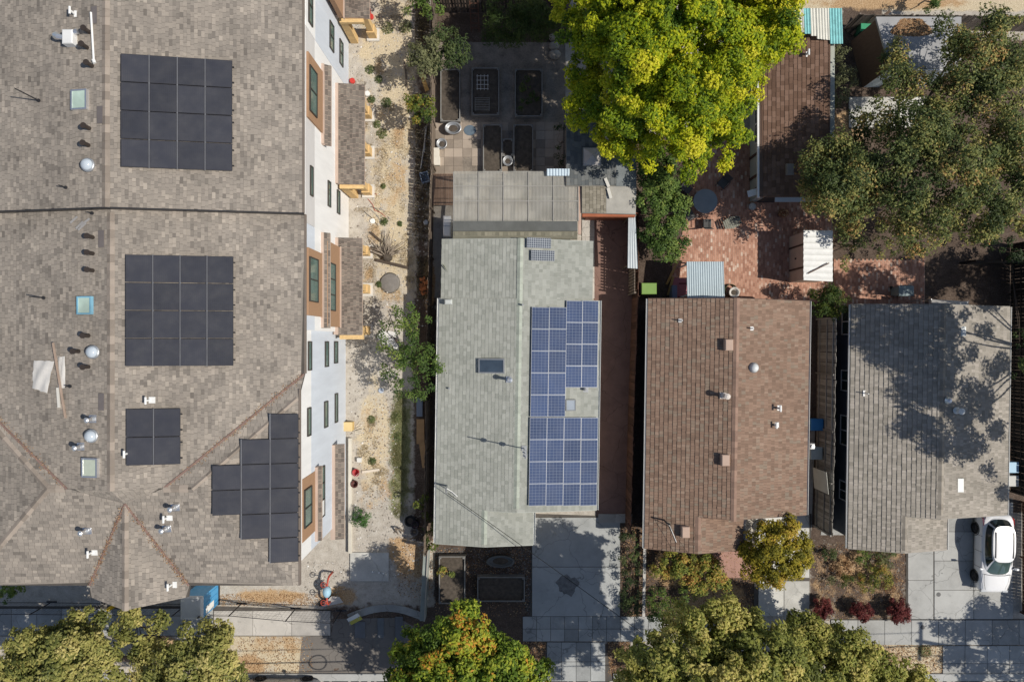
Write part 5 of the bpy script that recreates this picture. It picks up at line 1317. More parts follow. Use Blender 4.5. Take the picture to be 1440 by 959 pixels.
grass('grass',[(rnd.gauss(562,6),rnd.uniform(556,722),rnd.uniform(3,11),rnd.uniform(4,16),.024) for _ in range(40)]+[(1300,914,10,10,.04)],7500,L_grass,.09)
# dry straw and scrub over the building lot
L_straw=MLEAF('dry straw',[(0,(.22,.16,.085)),(.5,(.44,.34,.19)),(1,(.62,.53,.36))],.2,.9)
grass('dry_straw',[(rnd.uniform(500,582),rnd.uniform(0,420),rnd.uniform(4,12),rnd.uniform(4,16),.018) for _ in range(60)]+[(rnd.uniform(505,545),rnd.uniform(560,700),rnd.uniform(3,8),rnd.uniform(4,12),.012) for _ in range(18)],9000,L_straw,.10)
scatter('dry_scrub',[(584,170,607,340,.5),(586,360,607,420,.25),(584,0,604,60,.25)],5200,MLEAF('dry scrub',[(0,(.06,.05,.03)),(.5,(.16,.13,.07)),(1,(.30,.25,.14))],.2),.12,.03,.05,.4)
# leaves caught in the roof valleys
vp=[]
for a_,b_ in (((-15.6,-6.7,9.52),(-9.7,-1.6,8.53)),((-17.3,-7.4,9.4),(-14.9,-11.1,8.74)),((-17.4,-7.4,9.4),(-19.2,-11.1,8.74)),((-19.9,-6.7,9.52),(-25,-1.9,8.6))):
    q=nr.uniform(0,1,260)[:,None]**.7; vp.append(np.array(a_)*(1-q)+np.array(b_)*q+nr.normal(0,.09,(260,3))*[1,1,0]+[0,0,.05])
vp=np.concatenate(vp); leaves('valley_litter',vp,nr.normal(0,.3,(len(vp),3))+[0,0,2],.06,.035,nr.random(len(vp)),L_dry,None,kind='stuff')
wd=[(520,98,7,'weed tuft just above the porch posts'),(545,40,9,'large weed near the top of the dirt lot'),(512,30,6,'weed beside the short red hose'),(570,38,10,'wide weed at the edge of the tree shade near the top'),(522,140,6,'weed just right of the white pipe cap'),(543,145,8,'weed at the left tip of the tree shade'),(532,112,6,'weed in the open straw between the porch and the tree shade'),(530,175,6,'weed beside the middle of the upper porch roof'),(537,188,8,'larger weed below the one by the upper porch roof'),(539,262,4,'small weed above the root stump'),(540,312,6,'weed right of the white lid'),(562,315,4,'tiny weed near the fence shade above the stump'),(533,400,5,'weed left of the grey ash heap'),(522,590,6,'weed right of the yellow plywood box'),(558,585,8,'weed on the upper end of the green grass strip'),(560,614,7,'weed in the middle of the green grass strip'),(523,648,6,'weed above the short pale board')]
g0=None
for k,(x,y,r_,wl__) in enumerate(wd):
    c=G(x,y); m=int(26*r_); a=nr.uniform(0,6.283,m); q=nr.uniform(0,1,m)**.6
    p=np.stack([c[0]+r_/24*q*np.cos(a),c[1]+r_/24*q*np.sin(a),.03+.16*(1-q)*nr.random(m)],1)
    o=thing('weed','green '+wl__,'weed',(c[0],c[1],0),0,'weeds in the dirt of the building lot')
    leaves('foliage',p,np.stack([np.cos(a),np.sin(a),np.full(m,1.2)],1)+nr.normal(0,.4,(m,3)),.11,.04,np.clip(nr.normal(.5+.2*math.sin(k),.2,m),0,1),L_weed,o)
    mb=MB(); mb.tube([(c[0],c[1],0),(c[0]+.02,c[1],.1)],.012,5); mb.build('stem',bark,o)
# gravel and small rubble in the lot (stuff)
def rubble(name,regions,n,mat,smin,smax,**kw):
    V=[];F=[];R=[]
    ico=[(0,0,1),(.9,0,.2),(.2,.85,.25),(-.75,.5,.2),(-.7,-.55,.25),(.25,-.88,.2),(0,0,-.5)]
    fc=[(0,1,2),(0,2,3),(0,3,4),(0,4,5),(0,5,1),(6,2,1),(6,3,2),(6,4,3),(6,5,4),(6,1,5)]
    for (x0,y0,x1,y1,wt) in regions:
        for i in range(int(n*wt)):
            c=G(rnd.uniform(x0,x1),rnd.uniform(y0,y1)); s=smin+(smax-smin)*rnd.random()**3; a=rnd.uniform(0,6.28); b=len(V)
            for v in ico:
                x=v[0]*s*rnd.uniform(.8,1.3); y=v[1]*s*rnd.uniform(.7,1.1); V.append((c[0]+x*math.cos(a)-y*math.sin(a),c[1]+x*math.sin(a)+y*math.cos(a),max(0,v[2])*s*.7+.005))
            F+= [tuple(k+b for k in f) for f in fc]; rv=rnd.random(); R+=[rv]*10
    o=np_mesh(name,np.array(V),np.array(F).reshape(-1),np.full(len(F),3),mat,None,rv=R); return tag(o,kind='stuff',**kw)
stone=MRV('rubble stone',[(0,(.2,.17,.14)),(.5,(.40,.37,.33)),(.85,(.6,.57,.53)),(1,(.75,.73,.70))],.95,.15,2,.1)
rubble('gravel',[(490,0,580,420,.42),(490,420,560,770,.3),(430,790,492,850,.08),(580,0,610,480,.12),(545,700,600,830,.08)],5200,stone,.015,.075)
rubble('gravel',[(655,770,748,810,.5),(738,810,748,866,.15),(612,770,655,785,.2)],2200,MRV('dark gravel',[(0,(.05,.05,.05)),(1,(.25,.24,.23))],.95),.02,.05)
# ------------------------------------------------------------------ fences
def fence(name,label,pts,h,bw,mat,gap=.01,th=.022,rail=None,side=1,jit=.03,cat='fence',post=2.4,lean=0.0):
    """single boards along a line of ground points"""
    pts=[Vector((p[0],p[1],0)) for p in pts]
    root=thing(name,label,cat,tuple((pts[0]+pts[-1])/2))
    mb=MB(); mb.box(-bw/2+gap/2,bw/2-gap/2,-th/2,th/2,.03,h); me=mb.mesh('board',mat)
    pm=MB(); pm.box(-.045,.045,-.045,.045,0,h-.05); pme=pm.mesh('post',rail or mat)
    for a,b in zip(pts,pts[1:]):
        d=b-a; L=d.length; ang=math.atan2(d.y,d.x); n=int(L/bw); nrm=Vector((-d.y,d.x,0)).normalized()*side
        for i in range(n):
            c=a+d*((i+.5)/n)
            m=Matrix.Translation(c+nrm*rnd.uniform(-.004,.004))@Matrix.Rotation(ang,4,'Z')@Matrix.Rotation(rnd.uniform(-.01,.01),4,'Y')@Matrix.Rotation(rnd.uniform(-.012,.012)+lean,4,'X')@Matrix.Diagonal((1,1,1+rnd.uniform(-jit,jit),1))
            link('board',me,root,m)
        k=max(1,int(L/post))
        for i in range(k+1):
            c=a+d*(i/k)+nrm*.075; link('post',pme,root,Matrix.Translation(c)@Matrix.Rotation(ang,4,'Z'))
        mb=MB()
        for z in (.35,h*.55,h-.3):
            o=nrm*.045; mb.obox(a+o+Vector((0,0,z)),b+o+Vector((0,0,z)),.04,.085)
        mb.build('rail',rail or mat,root)
    return root
fence('board_fence','old board fence along the left side of the paved yard and grey green cottage',[G(614,14),G(611,120),G(611,240)],1.8,.155,wood_old,jit=.06)
fence('board_fence','grey board fence between the dirt lot and the left wall of the grey green cottage',[G(611,241),G(609,300),G(604,560),G(601,768)],1.75,.155,wood_old,jit=.05)
fence('picket_fence','dark back fence with light showing between its pickets behind the paved yard',[G(615,18),G(792,18)],1.75,.17,M('dark pickets',(.075,.06,.05),.9,.3,3,30,orand=.7),gap=.035,jit=.03)
fence('board_fence','reddish brown fence between the side drive and the brown cottage',[G(890,306),G(889,420),G(884,560),G(879,738)],1.9,.2,wood_red,side=1,jit=.01)
fence('board_fence','tall grey brown board fence between the brown cottage and the pale grey cottage',[G(1150,449),G(1148,600),G(1145,738)],2.3,.19,wood_grey,side=-1,jit=.008)
fence('board_fence','long weathered fence at the top right behind the turquoise awning and outbuilding',[G(1188,42),G(1470,45)],1.85,.17,M('brown grey boards',(.16,.13,.11),.9,.3,3,30,orand=.5),side=1,jit=.01)
fence('board_fence','dark brown fence along the right edge beside the white car',[G(1437,705),G(1437,860)],1.6,.18,wood_red,side=-1,jit=.01)
fence('board_fence','dark fence along the right edge beside the pale grey cottage',[G(1421,345),G(1421,690)],1.6,.2,M('dark fence boards',(.05,.042,.036),.9,.3,3,30,orand=.5),side=-1,jit=.01)  # boards in a dark brown tone
fence('board_fence','short dark fence between the brick patch and the canopy tent',[G(1350,372),G(1424,372)],1.5,.2,M('dark fence boards',(.05,.042,.036)),jit=.01)
# horizontal rail lattice on the fence by the car
mb=MB(); x,y=G(1438,705); 
for k in range(27): yy=y-k*.24; mb.obox((x+.03,yy,1.62),(x+.33,yy-.12,1.62),.035,.02); mb.obox((x+.03,yy-.12,1.64),(x+.33,yy,1.64),.035,.02)
mb.build('lattice_fence',M('tan lattice',(.42,.34,.26),.85,.2),None,label='tan lattice strip along the top of the fence beside the white car',cat='lattice')
# low white rail left of the brown cottage's garden
rt=thing('garden_rail','low whitish rail running down beside the brown cottage garden','railing',(*G(904,800),0))
mb=MB(); mb.obox((*G(905,745),.42),(*G(903,865),.42),.16,.10); mb.build('rail',M('chalky white board',(.50,.48,.45),.8,.2),rt)
for y in (750,780,810,840,862): mb=MB(); c=G(904.4,y); mb.box(c[0]-.05,c[0]+.05,c[1]-.05,c[1]+.05,0,.37); mb.build('post',wood_grey,rt)
rt=thing('garden_wall','long low grey green board wall at the left edge of the front planters','low wall',(*G(600,800),0))
mb=MB(); mb.obox((*G(601.5,768),.35),(*G(596,866),.35),.30,.70); mb.build('wall_board',M('grey green board',(.27,.30,.28),.85,.2),rt)
mb=MB(); mb.obox((*G(604,768),.40),(*G(599,866),.40),.05,.82); mb.build('edge_board',wood_grey,rt)
# leaning white panel
mb=MB(); a=P(1143,657,.5); mb.add([P(1143,657,.45),P(1145,686,.45),P(1165,695,2.2),P(1162,664,2.2)],[(0,1,2,3)]); mb.add([P(1143,657,.45)+Vector((.03,0,-.03)),P(1145,686,.45)+Vector((.03,0,-.03)),P(1165,695,2.2)+Vector((.03,0,-.03)),P(1162,664,2.2)+Vector((.03,0,-.03))],[(3,2,1,0)])
mb.f+=[(0,4,5,1),(1,5,6,2),(2,6,7,3),(3,7,4,0)]; mb.m+=[0]*4
mb.build('leaning_panel',M('chalk white panel',(.55,.55,.50),.7,.12),None,label='chalk white slatted panel leaning on the tall fence between the two cottages',cat='panel')
# blue grey stoop between the cottages
sheet('side_path',[(1130,600),(1146,600),(1141,745),(1126,745)],.02,conc_grey)
sheet('side_path',[(1156,735),(1196,735),(1196,752),(1154,752)],.02,conc_grey)
# construction fence along the front of the lot
cf=thing('construction_fence','temporary wire fence on thin dark posts along the pavement edge','fence',(*G(210,848),0))
pp=[G(x,y) for x,y in ((-10,846),(73,846),(150,847),(264,848),(340,848),(416,855),(480,858))]
post_me=None
for (x,y) in pp:
    m=MB(); m.tube([(0,0,0),(0,0,1.85)],.035,8); m.box(-.3,.3,-.05,.05,0,.03)
    if post_me is None: post_me=m.mesh('post',dark_metal)
    link('post',post_me,cf,Matrix.Translation((x,y,0)))
mb=MB()
for a,b in zip(pp,pp[1:]):
    for z in (.12,1.82): mb.tube([(*a,z),(*b,z)],.02,6)
mb.build('rail',dark_metal,cf)
mb=MB()
for a,b in zip(pp,pp[1:]):
    A=Vector((*a,.12)); Bv=Vector((*b,.12)); n=int((Bv-A).length/.2)
    for i in range(1,n):
        q=A.lerp(Bv,i/n); mb.obox(q,q+Vector((0,0,1.7)),.005,.005)
    for z in (.4,.7,1.0,1.3,1.6): mb.obox(A+Vector((0,0,z-.12)),Bv+Vector((0,0,z-.12)),.005,.005)
tag(mb.build('wire_mesh',dark_metal,cf),kind='stuff')

# ------------------------------------------------------------------ vehicles
def car(name,label,paint,loc,rz):
    root=thing(name,label,'car',loc,rz); F=wm(root); rub=M('tyre rubber',(.018,.018,.019),.8,.2); rim=M('dark alloy',(.09,.09,.095),.4,.15,metal=.6)
    gl=MGLASS('car glass',(.02,.028,.03),.05,.8); trimb=M('black car trim',(.02,.02,.022),.5,.1)
    # stations along y: nose at -2.28, tail at 2.28 : (y, half width low, half width belt, z low, z shoulder, z crown)
    st=[(-2.27,.50,.46,.32,.60,.62),(-2.22,.68,.64,.24,.68,.72),(-2.05,.82,.78,.20,.76,.84),(-1.7,.90,.86,.19,.82,.94),(-1.2,.925,.89,.19,.88,1.00),(-.85,.93,.90,.19,.92,1.03),(-.4,.93,.90,.19,.94,1.02),(.3,.93,.90,.19,.96,1.02),(1.0,.93,.90,.19,.98,1.03),(1.6,.925,.885,.20,1.0,1.04),(1.95,.90,.85,.24,1.0,1.02),(2.15,.84,.78,.30,.96,.98),(2.25,.72,.66,.36,.80,.82)]
    vs=[];fs=[]; n=15
    for (y,wl_,wb_,z0,zs,zc) in st:
        prof=[(0,z0),(wl_*.75,z0),(wl_*.97,z0+.08),(wl_,z0+.28),(wl_*1.0,zs-.18),(wb_*1.0,zs-.04),(wb_*.93,zs+.01),(wb_*.5,zc-.02*(zc-zs)/.1)]
        row=[(x,y,z) for x,z in prof]+[(-x,y,z) for x,z in reversed(prof[1:])]
        row=[(-x,yy,z) for (x,yy,z) in row]
        vs+=row
    n=len(row)
    for i in range(len(st)-1):
        for k in range(n):
            k2=(k+1)%n; fs.append((i*n+k,i*n+k2,(i+1)*n+k2,(i+1)*n+k))
    fs.append(tuple(range(n))[::-1]); fs.append(tuple(range((len(st)-1)*n,len(st)*n)))
    def mk(nm,v,f,m,sm=False,par=root):
        mb=MB(F); mb.add(v,f); return mb.build(nm,m,par,sm)
    body=mk('body',vs,fs,paint,True)
    # greenhouse: smooth loft from the belt line to the roof, glass cut into it by sector
    N=40; LV=6
    def ringp(t,lv):
        f=lv/LV
        def se(a,b,c,e):
            ct,st_=math.cos(t),math.sin(t)
            return (a*math.copysign(abs(st_)**e,st_), b*math.copysign(abs(ct)**e,ct)+c)
        x0,y0=se(.86,1.62,.48,.62); x1,y1=se(.64,1.02,.72,.55)
        g=math.sin(f*math.pi/2)**.9*.35+f*.65
        x=x0+(x1-x0)*g; y=y0+(y1-y0)*g
        zt=1.44+.03*math.cos((y-.5)*1.1); z=.98+(zt-.98)*f
        return (x,y,z)
    V_=[ringp(2*math.pi*k/N,lv) for lv in range(LV+1) for k in range(N)]
    def face(lv,k): k2=(k+1)%N; return (lv*N+k,(lv+1)*N+k,(lv+1)*N+k2,lv*N+k2)
    mk('cabin',V_,[face(lv,k) for lv in range(LV) for k in range(N)],paint,True)
    top=[]; tf=[]
    for q in range(6):
        for k in range(N):
            x,y,z=V_[LV*N+k]; f=1-q/6; top.append((x*f,.72+(y-.72)*f,z+.045*(1-f*f)+.002))
    for q in range(5):
        for k in range(N): k2=(k+1)%N; tf.append((q*N+k,(q+1)*N+k,(q+1)*N+k2,q*N+k2))
    tf.append(tuple(5*N+k for k in range(N))[::-1])
    mk('roof',top,tf,paint,True)
    def sector(nm,ks,l0,l1,mat):
        vs_=[];fs_=[];ks=list(ks)
        for lv in range(l0,l1+1):
            for k in ks+[ks[-1]+1]:
                p=Vector(V_[lv*N+(k%N)]); d=Vector((p.x,(p.y-.5)*.6,.35)).normalized(); vs_.append(p+d*.008)
        m_=len(ks)+1
        for i in range(l1-l0):
            for j in range(len(ks)): fs_.append((i*m_+j,(i+1)*m_+j,(i+1)*m_+j+1,i*m_+j+1))
        return mk(nm,vs_,fs_,mat,True)
    sector('windscreen',range(16,24),0,6,MGLASS('windscreen glass',(.07,.11,.105),.05,.8))
    sector('rear_window',range(-4,4),1,6,gl)
    for ks in (range(5,9),range(9,12),range(12,15)): sector('side_window',ks,1,5,gl)
    for ks in (range(25,28),range(28,31),range(31,35)): sector('side_window',ks,1,5,gl)
    # seats and dash seen through the glass are dark; bonnet and tailgate seams
    mb=MB(F)
    for s in (-1,1): mb.obox((s*.50,-.05,1.495),(s*.50,1.4,1.49),.05,.03)
    mb.build('roof_rail',trimb,root)
    for s in (-1,1):
        for y in (-1.42,1.32):
            w=MB(F); prof=[(.20,-.10),(.31,-.10),(.335,-.06),(.335,.06),(.31,.10),(.20,.10)]
            vs_=[];fs_=[]; n_=20
            for (r_,x_) in prof:
                for k in range(n_):
                    t=2*math.pi*k/n_; vs_.append((s*(.855)+x_*s,y+r_*math.cos(t),.335+r_*math.sin(t)))
            for i in range(len(prof)-1):
                for k in range(n_): k2=(k+1)%n_; fs_.append((i*n_+k,i*n_+k2,(i+1)*n_+k2,(i+1)*n_+k))
            w.add(vs_,fs_); ty=w.build('wheel',rub,root,True)
            r_=MB(F); r_.tube([(s*.86,y,.335),(s*.94,y,.335)],[.20,.19],16)
            for k in range(5):
                t=2*math.pi*k/5; r_.obox((s*.945,y,.335),(s*.945,y+.2*math.cos(t),.335+.2*math.sin(t)),.06,.02)
            r_.build('rim',rim,ty)
            # wheel arch lip
            a=MB(F); pts=[(s*.935,y+.39*math.cos(t),.335+.39*math.sin(t)) for t in np.linspace(0,math.pi,9)]; a.tube(pts,.022,5); a.build('wheel_arch',trimb,root)
        mb=MB(F); mb.tube([(s*.86,-.82,1.0),(s*1.0,-.80,1.05)],[.03,.04],6); mb.box(s*1.03-.09,s*1.03+.09,-.86,-.74,.98,1.14,0,.03); mb.build('wing_mirror',paint,root)
        mb=MB(F); mb.box(s*.62-.16,s*.62+.16,-2.235,-2.10,.62,.745,0,.02); mb.build('headlight',MGLASS('lamp glass',(.5,.52,.54),.1,.8),root)
        mb=MB(F); mb.add([(s*.90,2.02,.96),(s*.90,1.62,1.0),(s*.74,2.16,1.0),(s*.72,2.18,.78),(s*.88,2.06,.76)],[(0,1,2,3,4) if s>0 else (4,3,2,1,0)]); mb.build('tail_light',M('red lamp',(.28,.015,.015),.2,.1),root)
        mb=MB(F)
        for y in (-.1,.95): mb.box(s*.925-.012,s*.925+.022,y,y+.16,.80,.84)
        mb.build('door_handle',paint,root)
    mb=MB(F); mb.box(-.55,.55,2.20,2.27,.42,.60,0,.02); mb.build('bumper_trim',trimb,root)
    mb=MB(F)
    for s in (-1,1):
        for y in (-.78,.12,1.02): mb.tube([(s*.926,y,.36),(s*.932,y,.6),(s*.925,y,.86),(s*.905,y,.95)],.010,4)
        mb.tube([(s*.62,-2.05,.875),(s*.74,-1.6,.935),(s*.76,-1.15,.965)],.010,4)
    mb.tube([(-.78,-1.14,.965),(-.4,-1.19,1.005),(0,-1.2,1.018),(.4,-1.19,1.005),(.78,-1.14,.965)],.012,4)
    mb.build('panel_gap',trimb,root)
    mb=MB(F); mb.box(-.27,.27,2.24,2.265,.66,.78); mb.build('number_plate',white_pl,root)
    mb=MB(F); mb.box(-.45,.45,-2.285,-2.20,.40,.56,0,.02); mb.build('grille',trimb,root)
    mb=MB(F)
    for s in (-1,1): mb.box(s*.16-.01,s*.16+.30*s,-1.10,-1.085,1.0,1.01)
    mb.build('wiper',trimb,root)
    return root
car_white=M('white car paint',(.82,.82,.83),.25,.02,spec=.5,bump=0)
car('parked_car','white compact hatchback parked on the grey driveway beside the pale grey cottage',car_white,(27.75,-12.18,.058),math.radians(-1.2))
car('parked_car','silver grey car at the kerb cut off by the lower edge',M('silver paint',(.42,.43,.45),.3,.05,metal=.4,spec=.5,bump=0),(-13.3,-20.5,.004),math.radians(90))

# ------------------------------------------------------------------ portable toilet
pt=thing('portable_toilet','blue portable toilet with white roof beside the front gable of the apartment block','portable toilet',(*G(294,834),0),0)
c=Vector((*G(294,834),0)); bl=M('blue plastic',(.075,.33,.62),.45,.1); wh=M('milky white roof',(.70,.72,.72),.5,.1)
mb=MB(); mb.box(c.x-.58,c.x+.58,c.y-.6,c.y+.6,.1,2.1,0,.03)
for k in (-.35,.0,.35): mb.box(c.x+.581,c.x+.60,c.y+k-.12,c.y+k+.12,.2,2.0)
mb.build('cabin',bl,pt)
mb=MB(); mb.box(c.x-.64,c.x+.64,c.y-.66,c.y+.66,0,.10); mb.build('skid_base',dark_metal,pt)
mb=MB(); mb.box(c.x-.62,c.x+.62,c.y-.64,c.y+.64,2.1,2.26,0,.10); rf_=mb.build('roof',wh,pt)
mb=MB(); mb.tube([(c.x+.45,c.y-.45,2.25),(c.x+.45,c.y-.45,2.42)],.05,8); mb.build('vent_pipe',dark_metal,rf_)
mb=MB(); mb.box(c.x-.42,c.x+.42,c.y-.63,c.y-.601,.15,2.0); d_=mb.build('door',M('pale blue door',(.30,.5,.66),.5,.1),pt)
mb=MB(); mb.box(c.x+.3,c.x+.36,c.y-.66,c.y-.631,.95,1.15); mb.build('handle',dark_metal,d_)
mb=MB(); mb.box(c.x+.601,c.x+.612,c.y-.5,c.y-.1,.75,1.75); mb.build('label_panel',white_pl,pt)

# ------------------------------------------------------------------ planters and yard things
def planter(label,x0,y0,x1,y1,h=.45,mat=None,group=None,fill=None):
    mat=mat or M('grey planter timber',(.22,.215,.205),.85,.2,3,30)
    X0,Y1=G(x0,y0); X1,Y0=G(x1,y1); k=(HC-h)/HC; X0*=k;X1*=k;Y0*=k;Y1*=k
    r=thing('planter_box',label,'planter',((X0+X1)/2,(Y0+Y1)/2,0)); t_=.06
    for nm,(a,b,c_,d) in (('side_board',(X0,X0+t_,Y0,Y1)),('side_board',(X1-t_,X1,Y0,Y1)),('end_board',(X0+t_+.002,X1-t_-.002,Y0,Y0+t_)),('end_board',(X0+t_+.002,X1-t_-.002,Y1-t_,Y1))):
        mb=MB(); mb.box(a,b,c_,d,.0,h,0,.012); mb.build(nm,mat,r)
    for a in (X0+t_+.001,X1-t_-.081):
        for b in (Y0+t_+.001,Y1-t_-.081): mb=MB(); mb.box(a,a+.08,b,b+.08,.05,h+.03); mb.build('corner_post',mat,r)
    mb=MB(); nx,ny=8,10; vs=[];fs=[]
    for i in range(nx+1):
        for j in range(ny+1): vs.append((X0+t_+(X1-X0-2*t_)*i/nx,Y0+t_+(Y1-Y0-2*t_)*j/ny,h-.12+rnd.uniform(-.03,.03)))
    for i in range(nx):
        for j in range(ny): q=i*(ny+1)+j; fs.append((q,q+ny+1,q+ny+2,q+1))
    mb.add(vs,fs); mb.build('soil',soil,r,True); return r
planter('grey planter box nearest the left fence of the paved yard',619,97,647,171)
planter('grey planter box holding a wire grid in the paved yard',663,95,702,162)
planter('grey planter box with green plants, rightmost in the paved yard',724,97,763,164)
planter('long grey planter left of the small square planters beside the patio roof',679,175,706,242)
planter('long grey planter right of the small square planters beside the patio roof',722,175,750,242)
planter('small dark square planter between the two long ones',706,195,722,220,.4)
planter('tall narrow planter beside the low wall in front of the grey green cottage',617,782,654,849,.5)
planter('wide dark planter in front of the grey green cottage',671,811,738,846,.5)
def pot(label,px,py,r,h,sx=1,sy=1,mat=None,name='planter_tub',cat='planter'):
    c=G(px,py); t_=thing(name,label,cat,(c[0],c[1],0))
    mb=MB(); mb.lathe((c[0],c[1],0),[(r*.85,0),(r,h),(r+.03,h+.0),(r+.03,h+.03),(r-.03,h+.03),(r-.05,h-.08)],24,0,sx,sy); mb.build('tub',mat or grey_metal,t_,True)
    mb=MB(); mb.lathe((c[0],c[1],h-.12),[(r-.045,0),(r-.045,.03),(.02,.06)],20,0,sx,sy); mb.build('soil',soil,t_); return t_
pot('oval metal tub of soil beside the left planter of the paved yard',638,184,.36,.5,1.25,.92)
pot('round metal tub near the left fence above the white boxes',622,205,.29,.4)
pot('round metal tub in the lower square between the two long planters',714,229,.27,.42)
pot('long oval dark metal tub along the front wall of the grey green cottage',704,786,.36,.42,2.1,.9,M('dark zinc',(.12,.125,.125),.6,.2))
mb=MB(); c=G(661,184); mb.lathe((c[0],c[1],.04),[(.34,0),(.36,.02)],20,0,1,.85); mb.build('tub_lid',M('blue grey lid',(.12,.16,.2),.5,.15),None,label='flat blue grey lid beside the oval metal tub',cat='lid')
for k,(x,y,lb) in enumerate(((614,217,'upper one of two white boxes by the fence of the paved yard'),(615,229,'lower one of two white boxes by the fence of the paved yard'))):
    c=G(x,y); r=thing('storage_box',lb,'box',(c[0],c[1],0)); mb=MB(); mb.box(c[0]-.18,c[0]+.18,c[1]-.24,c[1]+.24,.04,.4,0,.02); mb.build('box',M('cream box',(.62,.58,.50),.6,.1),r)
    mb=MB(); mb.box(c[0]-.2,c[0]+.2,c[1]-.26,c[1]+.26,.4,.45,0,.02); mb.build('lid',M('cream lid',(.68,.64,.56),.6,.1),r)
# wire grid on the soil of a planter and shallow tray
r=thing('wire_grid','square wire grid lying in the planter box','wire grid',(*G(678,112),.36)); mb=MB(); k=.99
for i in range(4): x=(671+i*5-720)/24*k; mb.tube([(x,(479.5-105)/24*k,.38),(x,(479.5-127)/24*k,.38)],.012,5)
for j in range(4): y=(479.5-107-j*6)/24*k; mb.tube([((670-720)/24*k,y,.38),((687-720)/24*k,y,.38)],.012,5)
mb.build('grid',white_metal,r)
mb=MB()
for j in range(8): y=(479.5-138-j*2.4)/24*k; mb.obox(((668-720)/24*k,y,.37),((688-720)/24*k,y,.37),.03,.02)
for x in (668,688): mb.obox(((x-720)/24*k,(479.5-137)/24*k,.37),((x-720)/24*k,(479.5-156)/24*k,.37),.03,.03)
mb.build('slatted_tray',wood_grey,None,label='slatted tray lying in the lower half of the planter with the wire grid',cat='tray')
# hop ladder in the corner
r=thing('ladder','dark wooden ladder leaning on the back fence of the paved yard','ladder',(*G(668,44),0)); mb=MB()
for x in (663,674): mb.obox((*G(x,46),.1),(*G(x,22),1.7),.05,.06)
mb.build('stile',wood_red,r)
mb=MB()
for t in (.12,.28,.44,.6,.76,.92): y=46-24*t; mb.obox((*G(663.8,y),.1+1.6*t),(*G(673.2,y),.1+1.6*t),.05,.04)
mb.build('rung',wood_red,r)
# stones beside the garage
for k,(x,y,s_) in enumerate(((779,66,.34),(780,78,.38),(778,54,.3))):
    c=G(x,y); mb=MB(); mb.lathe((c[0],c[1],0),[(s_*.9,0),(s_,.12),(s_*.7,.26),(.05,.3)],9,0,1,.8); mb.build('boulder',M('pale boulder',(.36,.33,.29),.9,.25,4,20,bump=.5),None,True,label=('middle pale boulder','lowest pale boulder','topmost pale boulder')[k]+' by the edge of the paved yard under the big bright tree',cat='boulder',group='boulders by the paved yard')
# white tank at the side of the cottage
r=thing('water_heater','upright white tank in the dark gap beside the corner of the grey green cottage','tank',(*G(632,320),0)); c=P(628.5,318,1.5)
mb=MB(); mb.box(c.x-.22,c.x+.22,c.y-.58,c.y+.58,.05,1.5,0,.06); mb.build('cabinet',white_metal,r); mb=MB(); mb.box(c.x-.2,c.x+.2,c.y-.02,c.y+.02,1.5,1.53); mb.build('lid_seam',grey_metal,r)
# gate and decking left of the clear roof
r=thing('wooden_gate','brown slatted gate platform between the fence and the clear ribbed roof','gate',(*G(625,270),0))
mb=MB(); c0=G(611,250); c1=G(640,293)
me=MB(); me.box(-.07,.07,(c1[1]-c0[1])/2,-(c1[1]-c0[1])/2,0,.03); me=me.mesh('board',M('warm deck board',(.30,.20,.14),.85,.2,3,30,orand=.5))
for k in range(8): link('board',me,r,Matrix.Translation((c0[0]+.08+k*.152,(c0[1]+c1[1])/2,.9)))
mb.box(c0[0],c1[0],c0[1]-.1,c0[1],.84,.9); mb.box(c0[0],c1[0],c1[1],c1[1]+.1,.84,.9); mb.build('rail',wood_old,r)

# patio furniture
r=thing('patio_table','round grey table on the brick patio','table',(*G(987,288),.05)); c=P(992,283,.78)
mb=MB(); mb.lathe((c.x,c.y,.74),[(.66,0),(.70,.015),(.70,.035),(.69,.04),(.04,.042),(.035,.03)],36); mb.build('tabletop',M('grey table top',(.23,.265,.295),.5,.12),r)
mb=MB(); mb.lathe((c.x,c.y,.05),[(.32,0),(.28,.04),(.06,.1),(.05,.69)],14); mb.build('pedestal',dark_metal,r)
def chair_src():
    r=thing('patio_chair','x','chair',(0,0,0)); mt=M('dark woven seat',(.085,.085,.085),.8,.2)
    mb=MB(); mb.box(-.24,.24,-.25,.25,.42,.45,0,.01); mb.build('seat',mt,r)
    mb=MB(); mb.obox((0,.25,.46),(0,.40,.95),.48,.03); mb.build('backrest',mt,r)
    for sx in (-1,1):
        for sy in (-1,1): mb=MB(); mb.tube([(sx*.23,sy*.22,0),(sx*.22,sy*.21,.42)],.018,6); mb.build('leg',dark_metal,r)
        mb=MB(); mb.tube([(sx*.27,-.22,.43),(sx*.27,-.2,.66),(sx*.27,.26,.66)],.02,6); mb.build('armrest',dark_metal,r)
    return r
src=chair_src()
ch=[(964,268,50,'dark woven patio chair tucked to the upper left of the round grey table'),(1014,260,-40,'dark woven patio chair to the upper right of the round grey table'),(968,305,125,'dark woven patio chair to the lower left of the round grey table'),(992,316,180,'dark woven patio chair directly below the round grey table')]
for k,(x,y,a,lb) in enumerate(ch):
    o=src if k==0 else copy_tree(src); c=P(x,y,.5); o['group']='chairs round the patio table'; place(o,(c.x*1.01,c.y*1.01,.05),math.radians(a),lb)
c=G(1026,315); r=thing('lounge_chair','curved grey slatted lounger at the edge of the sunny brick patio','lounger',(c[0],c[1],.05),math.radians(20)); F=wm(r)
